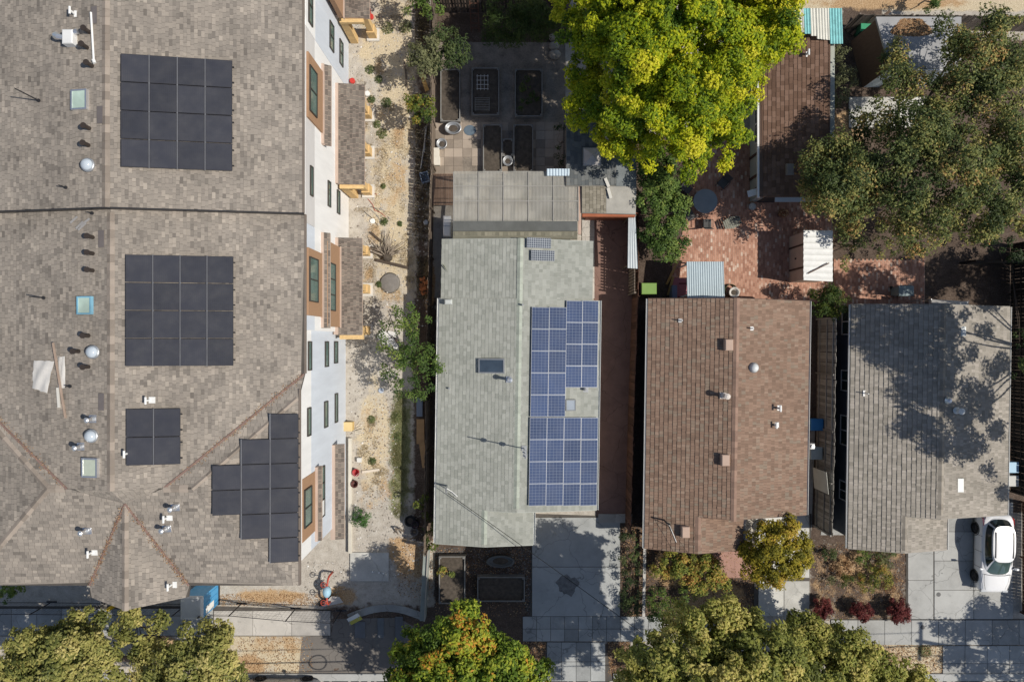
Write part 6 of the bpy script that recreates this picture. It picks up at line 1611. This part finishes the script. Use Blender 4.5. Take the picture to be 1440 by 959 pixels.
for k in range(9):
    t=k/8; mb=MB(F); x=-.5+t*1.0; w_=.24+.10*math.sin(t*3.14); mb.box(x,x+.1,-w_,w_,.30+.12*math.cos(t*3.1),.33+.12*math.cos(t*3.1)); mb.build('slat',M('grey olive slats',(.24,.24,.20),.8,.2),r)
for s_ in (-1,1): mb=MB(F); mb.tube([(-.45,s_*.16,0),(-.4,s_*.17,.42),(.55,s_*.17,.2),(.5,s_*.16,0)],.025,6); mb.build('frame',dark_metal,r)
# bins
def bin_(label,px,py,z,col,sx=.58,sy=.7,rz=0,lidc=None):
    c=P(px,py,z); r=thing('wheelie_bin',label,'bin',(c.x,c.y,0),rz); F=wm(r); m=M('plastic '+str(col),col,.5,.1)
    mb=MB(F); a,b=sx/2,sy/2; lo=[(-a*.8,-b*.8,.06),(a*.8,-b*.8,.06),(a*.8,b*.7,.06),(-a*.8,b*.7,.06)]; hi=[(-a,-b,1.0),(a,-b,1.0),(a,b*.9,1.0),(-a,b*.9,1.0)]
    mb.add(lo+hi,[(3,2,1,0),(0,1,5,4),(1,2,6,5),(2,3,7,6),(3,0,4,7),(4,5,6,7)]); mb.build('body',m,r)
    mb=MB(F); mb.box(-a*1.04,a*1.04,-b*1.05,b*.97,1.0,1.07,0,.03); ld=mb.build('lid',M('plastic '+str(lidc or col),lidc or col,.5,.1),r)
    mb=MB(F); mb.tube([(-a*.8,b*1.03,.98),(a*.8,b*1.03,.98)],.022,6); mb.build('handle',black_pl,ld)
    for s_ in (-1,1): mb=MB(F); mb.tube([(s_*a*.62,b*.82,.1),(s_*a*.86,b*.82,.1)],.1,12); mb.build('wheel',black_pl,r)
    return r
bin_('blue bin beside the tall fence right of the brown cottage',1149,597,1.0,(.035,.18,.40),.66,.72,-math.pi/2)
bin_('grey bin below the blue one beside the brown cottage',1148,637,1.0,(.36,.40,.38),.7,.7,-math.pi/2)
bin_('lime green bin behind the brown cottage next to the fence',912,406,1.0,(.2,.33,.085),.62,.86,math.pi/2)
bin_('pale blue bin at the right wall of the pale grey cottage',1424,657,1.0,(.33,.52,.68),.6,.62,math.pi/2)
bin_('light grey bin below the pale blue one at the right edge',1424,676,1.0,(.45,.45,.43),.6,.62,math.pi/2)
bin_('blue grey bin behind the pale grey cottage near the brick patch',1273,409,.95,(.22,.29,.31),.84,.58)
c=P(1133,625,.9); r=thing('electric_meter','white meter box and loop at the right wall of the brown cottage','meter',(c.x,c.y,1.0)); mb=MB(); mb.box(c.x-.05,c.x+.22,c.y-.16,c.y+.16,1.0,1.6,0,.03); mb.build('box',white_metal,r); mb=MB(); mb.tube([(c.x+.1,c.y,1.62),(c.x+.1,c.y,1.66)],.1,12); mb.build('dial',grey_metal,r)
# things behind the brown cottage
r=thing('play_mat','faded pink padded mat beside the pale blue ribbed cover','mat',(*G(955,405),.05)); a,b=P(946,391,.5),P(967,418,.5)
mb=MB(); mb.box(a.x,b.x+.6,b.y,a.y,.05,.5,0,.04); mb.build('pad',M('faded pink fabric',(.42,.17,.20),.85,.15),r); mb=MB(); mb.box(b.x-.5,b.x+.4,a.y-.35,a.y-.29,.5,.53); mb.build('strap',M('dark maroon strap',(.10,.02,.025),.8,.1),r)
mb=MB(); a,b=P(945.5,401,.9),P(952.5,420,.9); mb.box(a.x,b.x,b.y,a.y,.05,.9,0,.02); mb.build('storage_cabinet',M('blue grey cabinet',(.18,.21,.30),.5,.1),None,label='narrow blue grey cabinet beside the faded pink mat',cat='cabinet')
lo_=[((944,372),(937,400),'longer'),((941,392),(939,415),'shorter')]
for k,(a,b,nm) in enumerate(lo_):
    mb=MB(); mb.obox((*G(*b),.1),(*G(*a),1.5-.5*k),.13,.05); mb.build('timber_plank',wood_tan,None,label=f'{nm} tan plank leaning beside the lime green bin',cat='plank')
pot('round pale pot with a coiled hose at the corner of the brown cottage',1029,412,.28,.45,1,1,M('pale glazed pot',(.55,.53,.50),.5,.1),'plant_pot','pot')
mb=MB(); c=G(1026,409); pts=[(c[0]+(.36+.02*math.sin(t*.7))*math.cos(t),c[1]+.36*math.sin(t),.07+.012*t) for t in np.linspace(0,16,60)]; mb.tube(pts,.022,5); mb.build('garden_hose',M('dark green hose',(.05,.07,.03),.6,.2),None,True,label='coiled dark hose round the pale pot behind the brown cottage',cat='hose')
# satellite dish
c=P(1063,736,2.3); r=thing('satellite_dish','white oval satellite dish on a pole in front of the brown cottage','satellite dish',(*G(1057,732),0)); g_=Vector((c.x-.1,c.y+.1,0))
mb=MB(); mb.tube([g_,g_+Vector((0,0,2.2))],.035,8); mb.build('pole',grey_metal,r)
n_=Vector((.45,-.45,.77)).normalized(); u_=n_.cross(Vector((0,0,1))).normalized(); v_=u_.cross(n_)
mb=MB(); vs=[c];fs=[]; N=24
for j,(q,dz) in enumerate(((.5,.02),(1,.08))):
    for i in range(N): t=2*math.pi*i/N; vs.append(c+u_*.34*q*math.cos(t)+v_*.42*q*math.sin(t)+n_*dz)
fs=[(0,1+i,1+(i+1)%N) for i in range(N)]+[(1+i,1+N+i,1+N+(i+1)%N,1+(i+1)%N) for i in range(N)]
m_=len(vs); vs+=[v-n_*.03 for v in vs]; fs+=[tuple(x+m_ for x in reversed(f)) for f in fs]; fs+=[(1+N+i,1+N+m_+i,1+N+m_+(i+1)%N,1+N+(i+1)%N) for i in range(N)]
mb.add(vs,fs); d_=mb.build('dish',white_metal,r,True)
mb=MB(); mb.tube([c-v_*.36,c-v_*.2+n_*.5],.018,6); mb.tube([c-v_*.2+n_*.46,c-v_*.18+n_*.58],.05,8); mb.build('feed_arm',grey_metal,r)
# striped bench at the porch
r=thing('porch_bench','white slatted bench at the porch of the brown cottage','bench',(*G(1077,735),.05)); 
for k in range(6):
    a=G(1073+k*1.2,727+k*3.0); mb=MB(); mb.obox((a[0],a[1],.45),(a[0]+.42,a[1]-.28,.45),.06,.03); mb.build('slat',trim_white,r)
for (x,y) in ((1075,730),(1090,742)): a=G(x,y); mb=MB(); mb.box(a[0]-.03,a[0]+.03,a[1]-.03,a[1]+.03,.05,.43); mb.build('leg',trim_white,r)

# ------------------------------------------------------------------ building lot clutter
mb=MB(); a,b=G(493.5,615),G(493.5,776); mb.box(a[0]-.1,a[0]+.1,b[1],a[1],0,.28,0,.015); mb.build('kerb_beam',M('cream concrete beam',(.60,.56,.48),.85,.12),None,label='long straight cream concrete beam beside the apartment wall',cat='beam')
c=P(489,600,.6); r=thing('plywood_box','yellow plywood box on the ground at the corner of the apartment wall','crate',(*G(492,600),0)); mb=MB(); mb.box(c.x-.24,c.x+.24,c.y-.24,c.y+.24,0,.55); mb.build('box',M('yellow ply',(.60,.42,.17),.7,.12),r); mb=MB(); mb.box(c.x-.26,c.x+.26,c.y-.26,c.y+.26,.55,.58); mb.build('lid',M('pale ply',(.66,.50,.25),.7,.12),r)
mb=MB()
for k in range(7): a=rnd.uniform(-.9,.9); s_=G(499,602); mb.obox((s_[0]+rnd.uniform(-.1,.1),s_[1]+rnd.uniform(-.25,.2),.03+k*.012),(s_[0]+.5*math.cos(a),s_[1]+.5*math.sin(a),.05+k*.012),.04,.02)
mb.build('timber_offcuts',M('pale offcuts',(.66,.6,.5),.8,.1),None,label='small scatter of pale offcuts beside the yellow plywood box',cat='offcuts')
r=thing('bucket','red bucket in the dirt beside the long cream beam','bucket',(*G(502,663),0)); c=G(502,663); mb=MB(); mb.lathe((c[0],c[1],0),[(.15,0),(.21,.34),(.22,.35),(.19,.35),(.14,.05)],16); mb.build('pail',M('faded red plastic',(.42,.05,.055),.5,.15),r,True); mb=MB(); mb.tube([(c[0]-.2,c[1],.33),(c[0],c[1]-.2,.40),(c[0]+.2,c[1],.33)],.01,5); mb.build('handle',grey_metal,r)
mb=MB(); mb.obox((*G(509,663.5),.05),(*G(534,660),.05),.14,.05); mb.build('timber_board',M('pale board',(.66,.58,.48),.8,.1),None,label='short pale board lying beside the red bucket',cat='board')
r=thing('bucket','dark red brown bucket below the red one','bucket',(*G(500,679),0)); c=G(500,679); mb=MB(); mb.lathe((c[0],c[1],0),[(.15,0),(.2,.32),(.22,.33),(.18,.33),(.14,.05)],16); mb.build('pail',M('brown red plastic',(.10,.035,.03),.5,.15),r,True)
c=G(506,646); mb=MB(); mb.box(c[0]-.13,c[0]+.13,c[1]-.13,c[1]+.13,0,.22,0,.01); mb.build('concrete_block',M('white block',(.66,.65,.62),.8,.08),None,label='small white block in the dirt above the red bucket',cat='block')
# black tubs group
for k,(x,y,rr_,lb) in enumerate(((578,730,.30,'large black tub with pale rim at the fence in the dirt lot'),(585,735,.2,'small purple black pot between the large tub and the pale topped one'),(584,745,.22,'pale topped dark pot below the purple one'))):
    pot(lb,x,y,rr_,.4,1,1,M('black tub %d'%k,((.012,.013,.015),(.03,.02,.03),(.12,.11,.11))[k],.5,.1),'plant_pot','pot')
r=thing('saw_horse','broken wooden sawhorse beside the black tubs','sawhorse',(*G(561,744),0)); mb=MB()
mb.obox((*G(557,741),.35),(*G(566,742),.38),.09,.05); mb.build('beam',wood_old,r)
for (x,y,x2,y2) in ((557,741,556,748),(558,741,560,751),(565,742,564,750),(566,742,568,748)): mb=MB(); mb.obox((*G(x,y),.36),(*G(x2,y2),.0),.05,.03); mb.build('leg',wood_old,r)
# plywood sheets at the fence
for k,(x0,y0,x1,y1,a,lb) in enumerate(((586,589,597,624,0,'upper tan plywood sheet against the fence in the dirt lot'),(592,622,600,657,8,'lower tan plywood sheet against the fence in the dirt lot'))):
    c=G((x0+x1)/2,(y0+y1)/2); r_=Matrix.Translation((c[0],c[1],.06+k*.05))@Matrix.Rotation(math.radians(a),4,'Z')@Matrix.Rotation(-.12,4,'Y'); mb=MB(r_); w_,h_=(x1-x0)/48,(y1-y0)/48; mb.box(-w_,w_,-h_,h_,0,.03); mb.build('plywood_sheet',M('tan sheet',(.36,.22,.11),.8,.2,3,30),None,label=lb,cat='plywood sheet')
c=G(590.5,572); mb=MB(); mb.box(c[0]-.18,c[0]+.18,c[1]-.55,c[1]+.55,.02,.14,0,.02); mb.build('blue_board',M('slate blue board',(.19,.23,.30),.7,.12),None,label='slate blue board lying at the fence under the leaning sparse tree',cat='board')
# pipes by the fence
for k,(x0,y0,x1,y1,lb) in enumerate(((601,176,592,238,'longer one of two thin grey pipes along the fence of the dirt lot'),(599,178,597,215,'shorter one of two thin grey pipes along the fence of the dirt lot'))):
    mb=MB(); mb.tube([(*G(x0,y0),.12),(*G(x1,y1),.08)],.04,8); mb.build('metal_pipe',grey_metal,None,True,label=lb,cat='pipe')
mb=MB(); mb.obox((*G(594,108),.5),(*G(602,132),.45),.24,.05); mb.build('timber_plank',wood_tan,None,label='wide tan plank at the fence between the two pale green trees',cat='plank')
mb=MB(); mb.obox((*G(569,88),.06),(*G(573,124),.06),.1,.06); mb.build('timber_plank',wood_old,None,label='thin brown plank lying in the shade of the dirt lot',cat='plank')
# shallow blue crate
r=thing('plastic_crate','open blue grey crate in the shaded strip of the dirt lot','crate',(*G(598,251),0),math.radians(15)); F=wm(r)
mb=MB(F); mb.box(-.24,.24,-.3,.3,0,.03); 
for q in ((-.24,-.2,-.3,.3),(.2,.24,-.3,.3),(-.2,.2,-.3,-.26),(-.2,.2,.26,.3)): mb.box(*q,.03,.32)
mb.build('crate',M('blue grey plastic',(.24,.30,.40),.5,.15),r)
for k,(x,y,m_,lb) in enumerate(((517,133,white_pl,'white pipe cap in the dirt near the porch posts'),(496,115,M('red cap',(.55,.05,.04),.5,.1),'red pipe cap beside the upper porch roof'),(522,25,M('red cap',(.55,.05,.04),.5,.1),'red pipe cap in the dirt near the top of the picture'),(524,311,white_pl,'white lid lying on the dirt above the root stump'),(536,549,M('pale blue lid',(.42,.47,.56),.5,.1),'pale blue lid on the dirt beside the sparse tree'),(599,313,grey_metal,'grey lid on the shaded ground beside the fence'))):
    c=G(x,y); mb=MB(); rr_=.16; mb.lathe((c[0],c[1],0),[(rr_,0),(rr_,.16 if k<3 else .05),(rr_*.8,.2 if k<3 else .07)],14); mb.build('pipe_cap' if k<3 else 'pail_cover',m_,None,label=lb,cat='pipe cap' if k<3 else 'lid')
mb=MB(); mb.tube([(*G(507,11),.03),(*G(517,9),.04),(*G(521,14),.05),(*G(522,24),.05)],.025,6); mb.build('red_hose',M('red hose',(.5,.07,.05),.6,.1),None,True,label='short red hose on the dirt at the top of the picture',cat='hose')
mb=MB()
for k in range(7):
    a=G(508+rnd.uniform(0,20),272+rnd.uniform(-2,30)); b=(a[0]+rnd.uniform(.2,.9),a[1]-rnd.uniform(-.1,.9)); mb.tube([(*a,.02),((a[0]+b[0])/2+.1,(a[1]+b[1])/2,.06),(*b,.02)],.014,5,k%3)
mb.build('loose_cables',[M('red wire',(.45,.08,.05),.6,.1),grey_metal,dark_metal],None,label='loose red and grey wires on the gravel below the upper porch',cat='wires')
# root stump with twigs, beam beside it
r=thing('tree_stump','uprooted stump with splayed grey roots on the dirt','stump',(*G(545,360),0)); c=G(545,362); mb=MB()
for k in range(46):
    a=rnd.uniform(.3,2.85); L=rnd.uniform(.5,1.6); z=rnd.uniform(.1,.9); q=rnd.uniform(-.3,.3)
    p1=Vector((c[0]+math.cos(a)*L*.5,c[1]+math.sin(a)*L*.45,.15+z*.5)); p2=Vector((c[0]+math.cos(a+q)*L,c[1]+math.sin(a+q)*L,z*.6)); mb.tube([(c[0]+rnd.uniform(-.15,.15),c[1],.1),p1,p2],[.045,.03,.012],5)
mb.build('root',M('pale dead root',(.27,.225,.18),.95,.3,4,30),r); mb=MB(); mb.lathe((c[0],c[1],0),[(.3,0),(.26,.3),(.16,.42),(.03,.45)],10); mb.build('root_ball',soil,r)
for k,(x0,y0,x1,y1,w_,lb) in enumerate(((530,366,574,377,.17,'long dark timber beam below the uprooted stump'),(522,348,540,363,.15,'short dark branch reaching left from the uprooted stump'),(522,327,537,340,.1,'dark branch at the upper left of the uprooted stump'))):
    mb=MB(); mb.obox((*G(x0,y0),.14),(*G(x1,y1),.14),w_,w_*.8); mb.build('timber_beam',M('dark old timber',(.085,.065,.05),.9,.25,4,30),None,label=lb,cat='beam')
c=G(548,398); mb=MB(); mb.lathe((c[0],c[1],.0),[(.62,0),(.5,.05),(.25,.10),(.03,.12)],18,0,1,1.0); mb.build('ash_heap',M('grey ash',(.21,.195,.18),.95,.2,5,30,bump=.5),None,True,label='round low heap of grey ash below the root stump',cat='ash heap')
# orange brick heap: every brick a part
r=thing('brick_heap','small heap of orange bricks in the shade at the fence','brick heap',(*G(598,402),0)); me=MB(); me.box(-.1,.1,-.05,.05,0,.065,0,.005); me=me.mesh('brick',M('orange brick',(.42,.16,.065),.9,.2,orand=.6))
for k in range(34):
    q=rnd.random()**.7; a=rnd.uniform(0,6.28); c=G(598+9*q*math.cos(a),402+14*q*math.sin(a)); link('brick',me,r,Matrix.Translation((c[0],c[1],.02+.20*(1-q)*rnd.random()+.001*k))@Matrix.Rotation(rnd.uniform(0,3.1),4,'Z')@Matrix.Rotation(rnd.uniform(-.3,.3),4,'X'))
# pale rubble sheets under the sparse tree
mb=MB()
for k in range(9): c=G(545+rnd.uniform(-10,10),480+rnd.uniform(-14,10)); R_=Matrix.Translation((c[0],c[1],.03+.02*k))@Matrix.Rotation(rnd.uniform(0,3),4,'Z')@Matrix.Rotation(rnd.uniform(-.25,.25),4,'X'); s_=MB(R_); s_.box(-rnd.uniform(.15,.4),rnd.uniform(.15,.4),-.16,.16,0,.03); mb.v_off=len(mb.v); b_=len(mb.v); mb.v+=s_.v; mb.f+=[tuple(i+b_ for i in f) for f in s_.f]; mb.m+=s_.m
mb.build('plaster_scraps',M('white plasterboard',(.66,.65,.63),.85,.1),None,label='scraps of white plasterboard under the sparse leaning tree',cat='scraps')
# pipe riser with valves and blue jacket
c=G(465.5,822); r=thing('backflow_preventer','red pipe riser with valves wrapped in pale blue cover in front of the apartment block','pipe assembly',(c[0],c[1],0)); red=M('red painted pipe',(.42,.07,.045),.5,.15)
mb=MB(); x=c[0]; mb.tube([(x+.1,c[1]+.75,0),(x+.08,c[1]+.75,.7),(x+.05,c[1]+.62,.82),(x,c[1]+.3,.84),(x-.02,c[1]-.45,.84),(x,c[1]-.78,.82),(x+.02,c[1]-.88,.7),(x+.03,c[1]-.88,0)],.06,10); mb.build('pipe',red,r,True)
mb=MB(); mb.lathe((x-.01,c[1]-.1,.62),[(.12,0),(.24,.1),(.26,.28),(.18,.42),(.05,.46)],12,0,.95,1.3); mb.build('jacket',M('pale blue wrap',(.33,.52,.64),.5,.15),r,True)
for yy in (.42,-.6):
    mb=MB(); mb.tube([(x,c[1]+yy,.84),(x-.12,c[1]+yy,1.18)],.03,8); mb.build('valve_stem',grey_metal,r); pts=[(x-.12+.15*math.cos(t),c[1]+yy+.15*math.sin(t),1.18) for t in np.linspace(0,6.283,13)]; mb=MB(); mb.tube(pts,.022,6); mb.obox((x-.27,c[1]+yy,1.18),(x+.03,c[1]+yy,1.18),.03,.02); mb.build('handwheel',red,r)
mb=MB(); mb.tube([(x-.25,c[1]+.1,.6),(x-.1,c[1]-.05,.85)],.05,8); mb.tube([(x-.2,c[1]-.35,.55),(x-.05,c[1]-.35,.84)],.05,8); mb.build('drain',dark_metal,r)
# pale concrete wedge and broken board next to it
q=[Vector((*G(x_,y_),z_)) for x_,y_,z_ in ((452,853,.03),(483,846,.08),(480,835,.45),(468,835,.35))]
mb=MB(); mb.prism([Vector((v.x,v.y,max(v.z,.06)+.02)) for v in q],.06); mb.build('canvas_sheet',M('pale canvas',(.55,.52,.48),.85,.12),None,label='pale stiff sheet slumped beside the red pipe riser',cat='sheet')
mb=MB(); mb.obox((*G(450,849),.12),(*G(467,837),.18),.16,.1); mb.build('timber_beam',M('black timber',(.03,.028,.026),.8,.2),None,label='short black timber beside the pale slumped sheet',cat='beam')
# yellow survey thing near the entrance and yellow marker below the gable
r=thing('barricade','small yellow and white folding barrier in the shade of the entrance','barrier',(*G(503,870),0),math.radians(40)); F=wm(r)
for k,(y,m_) in enumerate(((-.0,M('faded yellow board',(.5,.45,.09),.6,.1)),(.22,white_pl))):
    mb=MB(F); mb.obox((-.45,y+.1,.1),(.45,y+.02,.55),.22,.03); mb.build('board',m_,r)
mb=MB(F); mb.tube([(.4,.3,0),(.35,.1,.7)],.02,6); mb.tube([(-.4,.3,0),(-.35,.1,.5)],.02,6); mb.build('leg',grey_metal,r)
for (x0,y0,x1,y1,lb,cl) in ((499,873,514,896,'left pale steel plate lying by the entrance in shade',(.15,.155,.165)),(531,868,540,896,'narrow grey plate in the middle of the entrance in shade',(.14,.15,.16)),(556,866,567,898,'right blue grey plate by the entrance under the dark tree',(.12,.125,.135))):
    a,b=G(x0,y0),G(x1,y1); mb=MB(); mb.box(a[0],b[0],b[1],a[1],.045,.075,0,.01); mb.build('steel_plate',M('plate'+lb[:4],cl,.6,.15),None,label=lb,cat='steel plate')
c=P(152,857,1.0); r=thing('marker_post','short yellow bollard standing in the shade below the front gable','bollard',(c.x,c.y,0)); mb=MB(); mb.tube([(c.x,c.y,0),(c.x,c.y,1.0),(c.x,c.y,1.06)],[.11,.11,.06],12); mb.build('post',M('safety yellow',(.62,.42,.02),.5,.08),r)
mb=MB(); mb.tube([(c.x,c.y,0),(c.x,c.y,.02)],.2,12); mb.build('base',dark_metal,r)
# green box by the top right fence
c=P(1218,38,.8); r=thing('storage_bin','small green bin in the shade beside the turquoise awning','bin',(c.x,c.y,0)); mb=MB(); mb.box(c.x-.28,c.x+.28,c.y-.22,c.y+.22,0,.72); mb.build('body',M('green plastic',(.03,.12,.07),.5,.1),r); mb=MB(); mb.box(c.x-.3,c.x+.3,c.y-.24,c.y+.24,.72,.8,0,.02); mb.build('lid',M('bright green lid',(.05,.32,.17),.5,.1),r)
for k,(x0,y0,x1,y1) in enumerate(((1190,40,1208,18),(1196,44,1226,17),(1205,47,1240,16))):
    mb=MB(); mb.obox((*G(x0,y0+6),.1),(*G(x1,y1+10),.5+.2*k),.16,.04); mb.build('timber_plank',M('brown lath',(.17,.12,.09),.85,.2),None,label=('shortest','middle','longest')[k]+' of three brown planks sloping in the corner beside the turquoise awning',cat='plank')
# plant-like shadow painted as a dark patch on the driveway and cover plates
c=G(798,822); mb=MB(); N=26; mb.prism([Vector((c[0]+.62*(1+.18*math.sin(3*t)+.1*math.sin(7*t+1))*math.cos(t),c[1]+.58*(1+.15*math.sin(4*t)+.12*math.sin(9*t))*math.sin(t),.0625)) for t in np.linspace(0,2*math.pi,N,endpoint=False)],.004); mb.build('shadow_patch',M('shadow dark concrete',(.17,.17,.17),.7,.5,5,30),kind='structure')
for (x,y) in ((1297,881),(1319,835)):
    c=G(x,y); mb=MB(); mb.lathe((c[0],c[1],.056),[(.13,0),(.13,.006),(.1,.01)],14); mb.build('cover_plate',M('iron cover',(.12,.12,.12),.6,.2),None,label='small round iron cover in the pale '+('pavement' if x<1300 else 'driveway')+' in front of the pale grey cottage',cat='cover')
# small table and dish rack on the concrete pad is empty; garden ornaments under the back house
c=G(1055,292); r=thing('plant_pot','pale pot with a small plant near the corner of the brown back house','pot',(c[0],c[1],.05)); mb=MB(); mb.lathe((c[0],c[1],.05),[(.14,0),(.2,.3),(.22,.32),(.16,.3)],14); mb.build('tub',M('pale glazed pot',(.55,.53,.50)),r,True)
c=G(1097,302); r=thing('plant_pot','rusty orange plant in a pot below the brown back house','pot',(c[0],c[1],.05)); mb=MB(); mb.lathe((c[0],c[1],.05),[(.16,0),(.22,.3),(.24,.32),(.18,.3)],14); mb.build('tub',terracotta,r,True)
m=150; a=unit(m); leaves('foliage',np.array([c[0],c[1],.5])+a*[.3,.24,.15],a+[0,0,.6],.1,.05,nr.random(m),L_dry,r)

# ------------------------------------------------------------------ utility poles and wires
wire_m=M('black cable',(.02,.02,.02),.6,.1)
def pole(label,x,y,h=10.0):
    r=thing('utility_pole',label,'utility pole',(x,y,0)); mb=MB(); mb.tube([(x,y,0),(x,y,h)],[.17,.11],10); mb.build('pole',bark,r)
    mb=MB(); mb.obox((x-.05,y-1.15,h-.35),(x-.05,y+1.15,h-.35),.12,.14); mb.build('crossarm',wood_old,r)
    for k in (-1.05,-.5,.5,1.05): mb=MB(); mb.tube([(x-.05,y+k,h-.28),(x-.05,y+k,h-.12)],.045,8); mb.build('insulator',terracotta,r)
pole('tall wooden utility pole beyond the right edge whose crossed shade lies on the pale pavement',31.9,-19.0)
pole('tall wooden utility pole beyond the lower edge carrying the street wires',-32.5,-20.4)
def wire(label,a,b,sag,r=.012,n=16,loop=False):
    a=Vector(a); b=Vector(b); mb=MB(); mb.tube([a.lerp(b,i/n)-Vector((0,0,sag*4*(i/n)*(1-i/n))) for i in range(n+1)],r,5); return mb.build('cable',wire_m,None,True,label=label,cat='cable')
wire('upper street wire whose thin shade crosses the straw covered planting strip',(31.9,-18.5,9.8),(-32.5,-19.9,9.0),1.0,.02)
wire('thick street cable whose dark shade crosses the straw covered planting strip',(31.9,-19.0,8.0),(-32.5,-20.4,7.4),.8,.04)
wire('lower street wire whose shade runs next to the kerb',(31.9,-19.6,8.0),(-32.5,-20.9,7.4),.8,.025)
mb=MB(); q=Vector((-5.55,-19.85,7.0)); pts=[q+Vector((.45*math.cos(t)*(1.3 if math.cos(t)<0 else 1),.42*math.sin(t),0)) for t in np.linspace(0,2*math.pi,20)]; mb.tube(pts,.035,5); mb.build('cable_coil',wire_m,None,True,label='coil of spare cable on the street wire above the lower edge',cat='cable coil')
wire('service wire running from the grey green roof down across the driveway to the street',BMAST,(12.9,-18.9,7.4),.35,.016,24)
wire('service wire leaving the brown roof towards the street',CMAST,(14.5,-19.0,7.4),.3,.008,20)
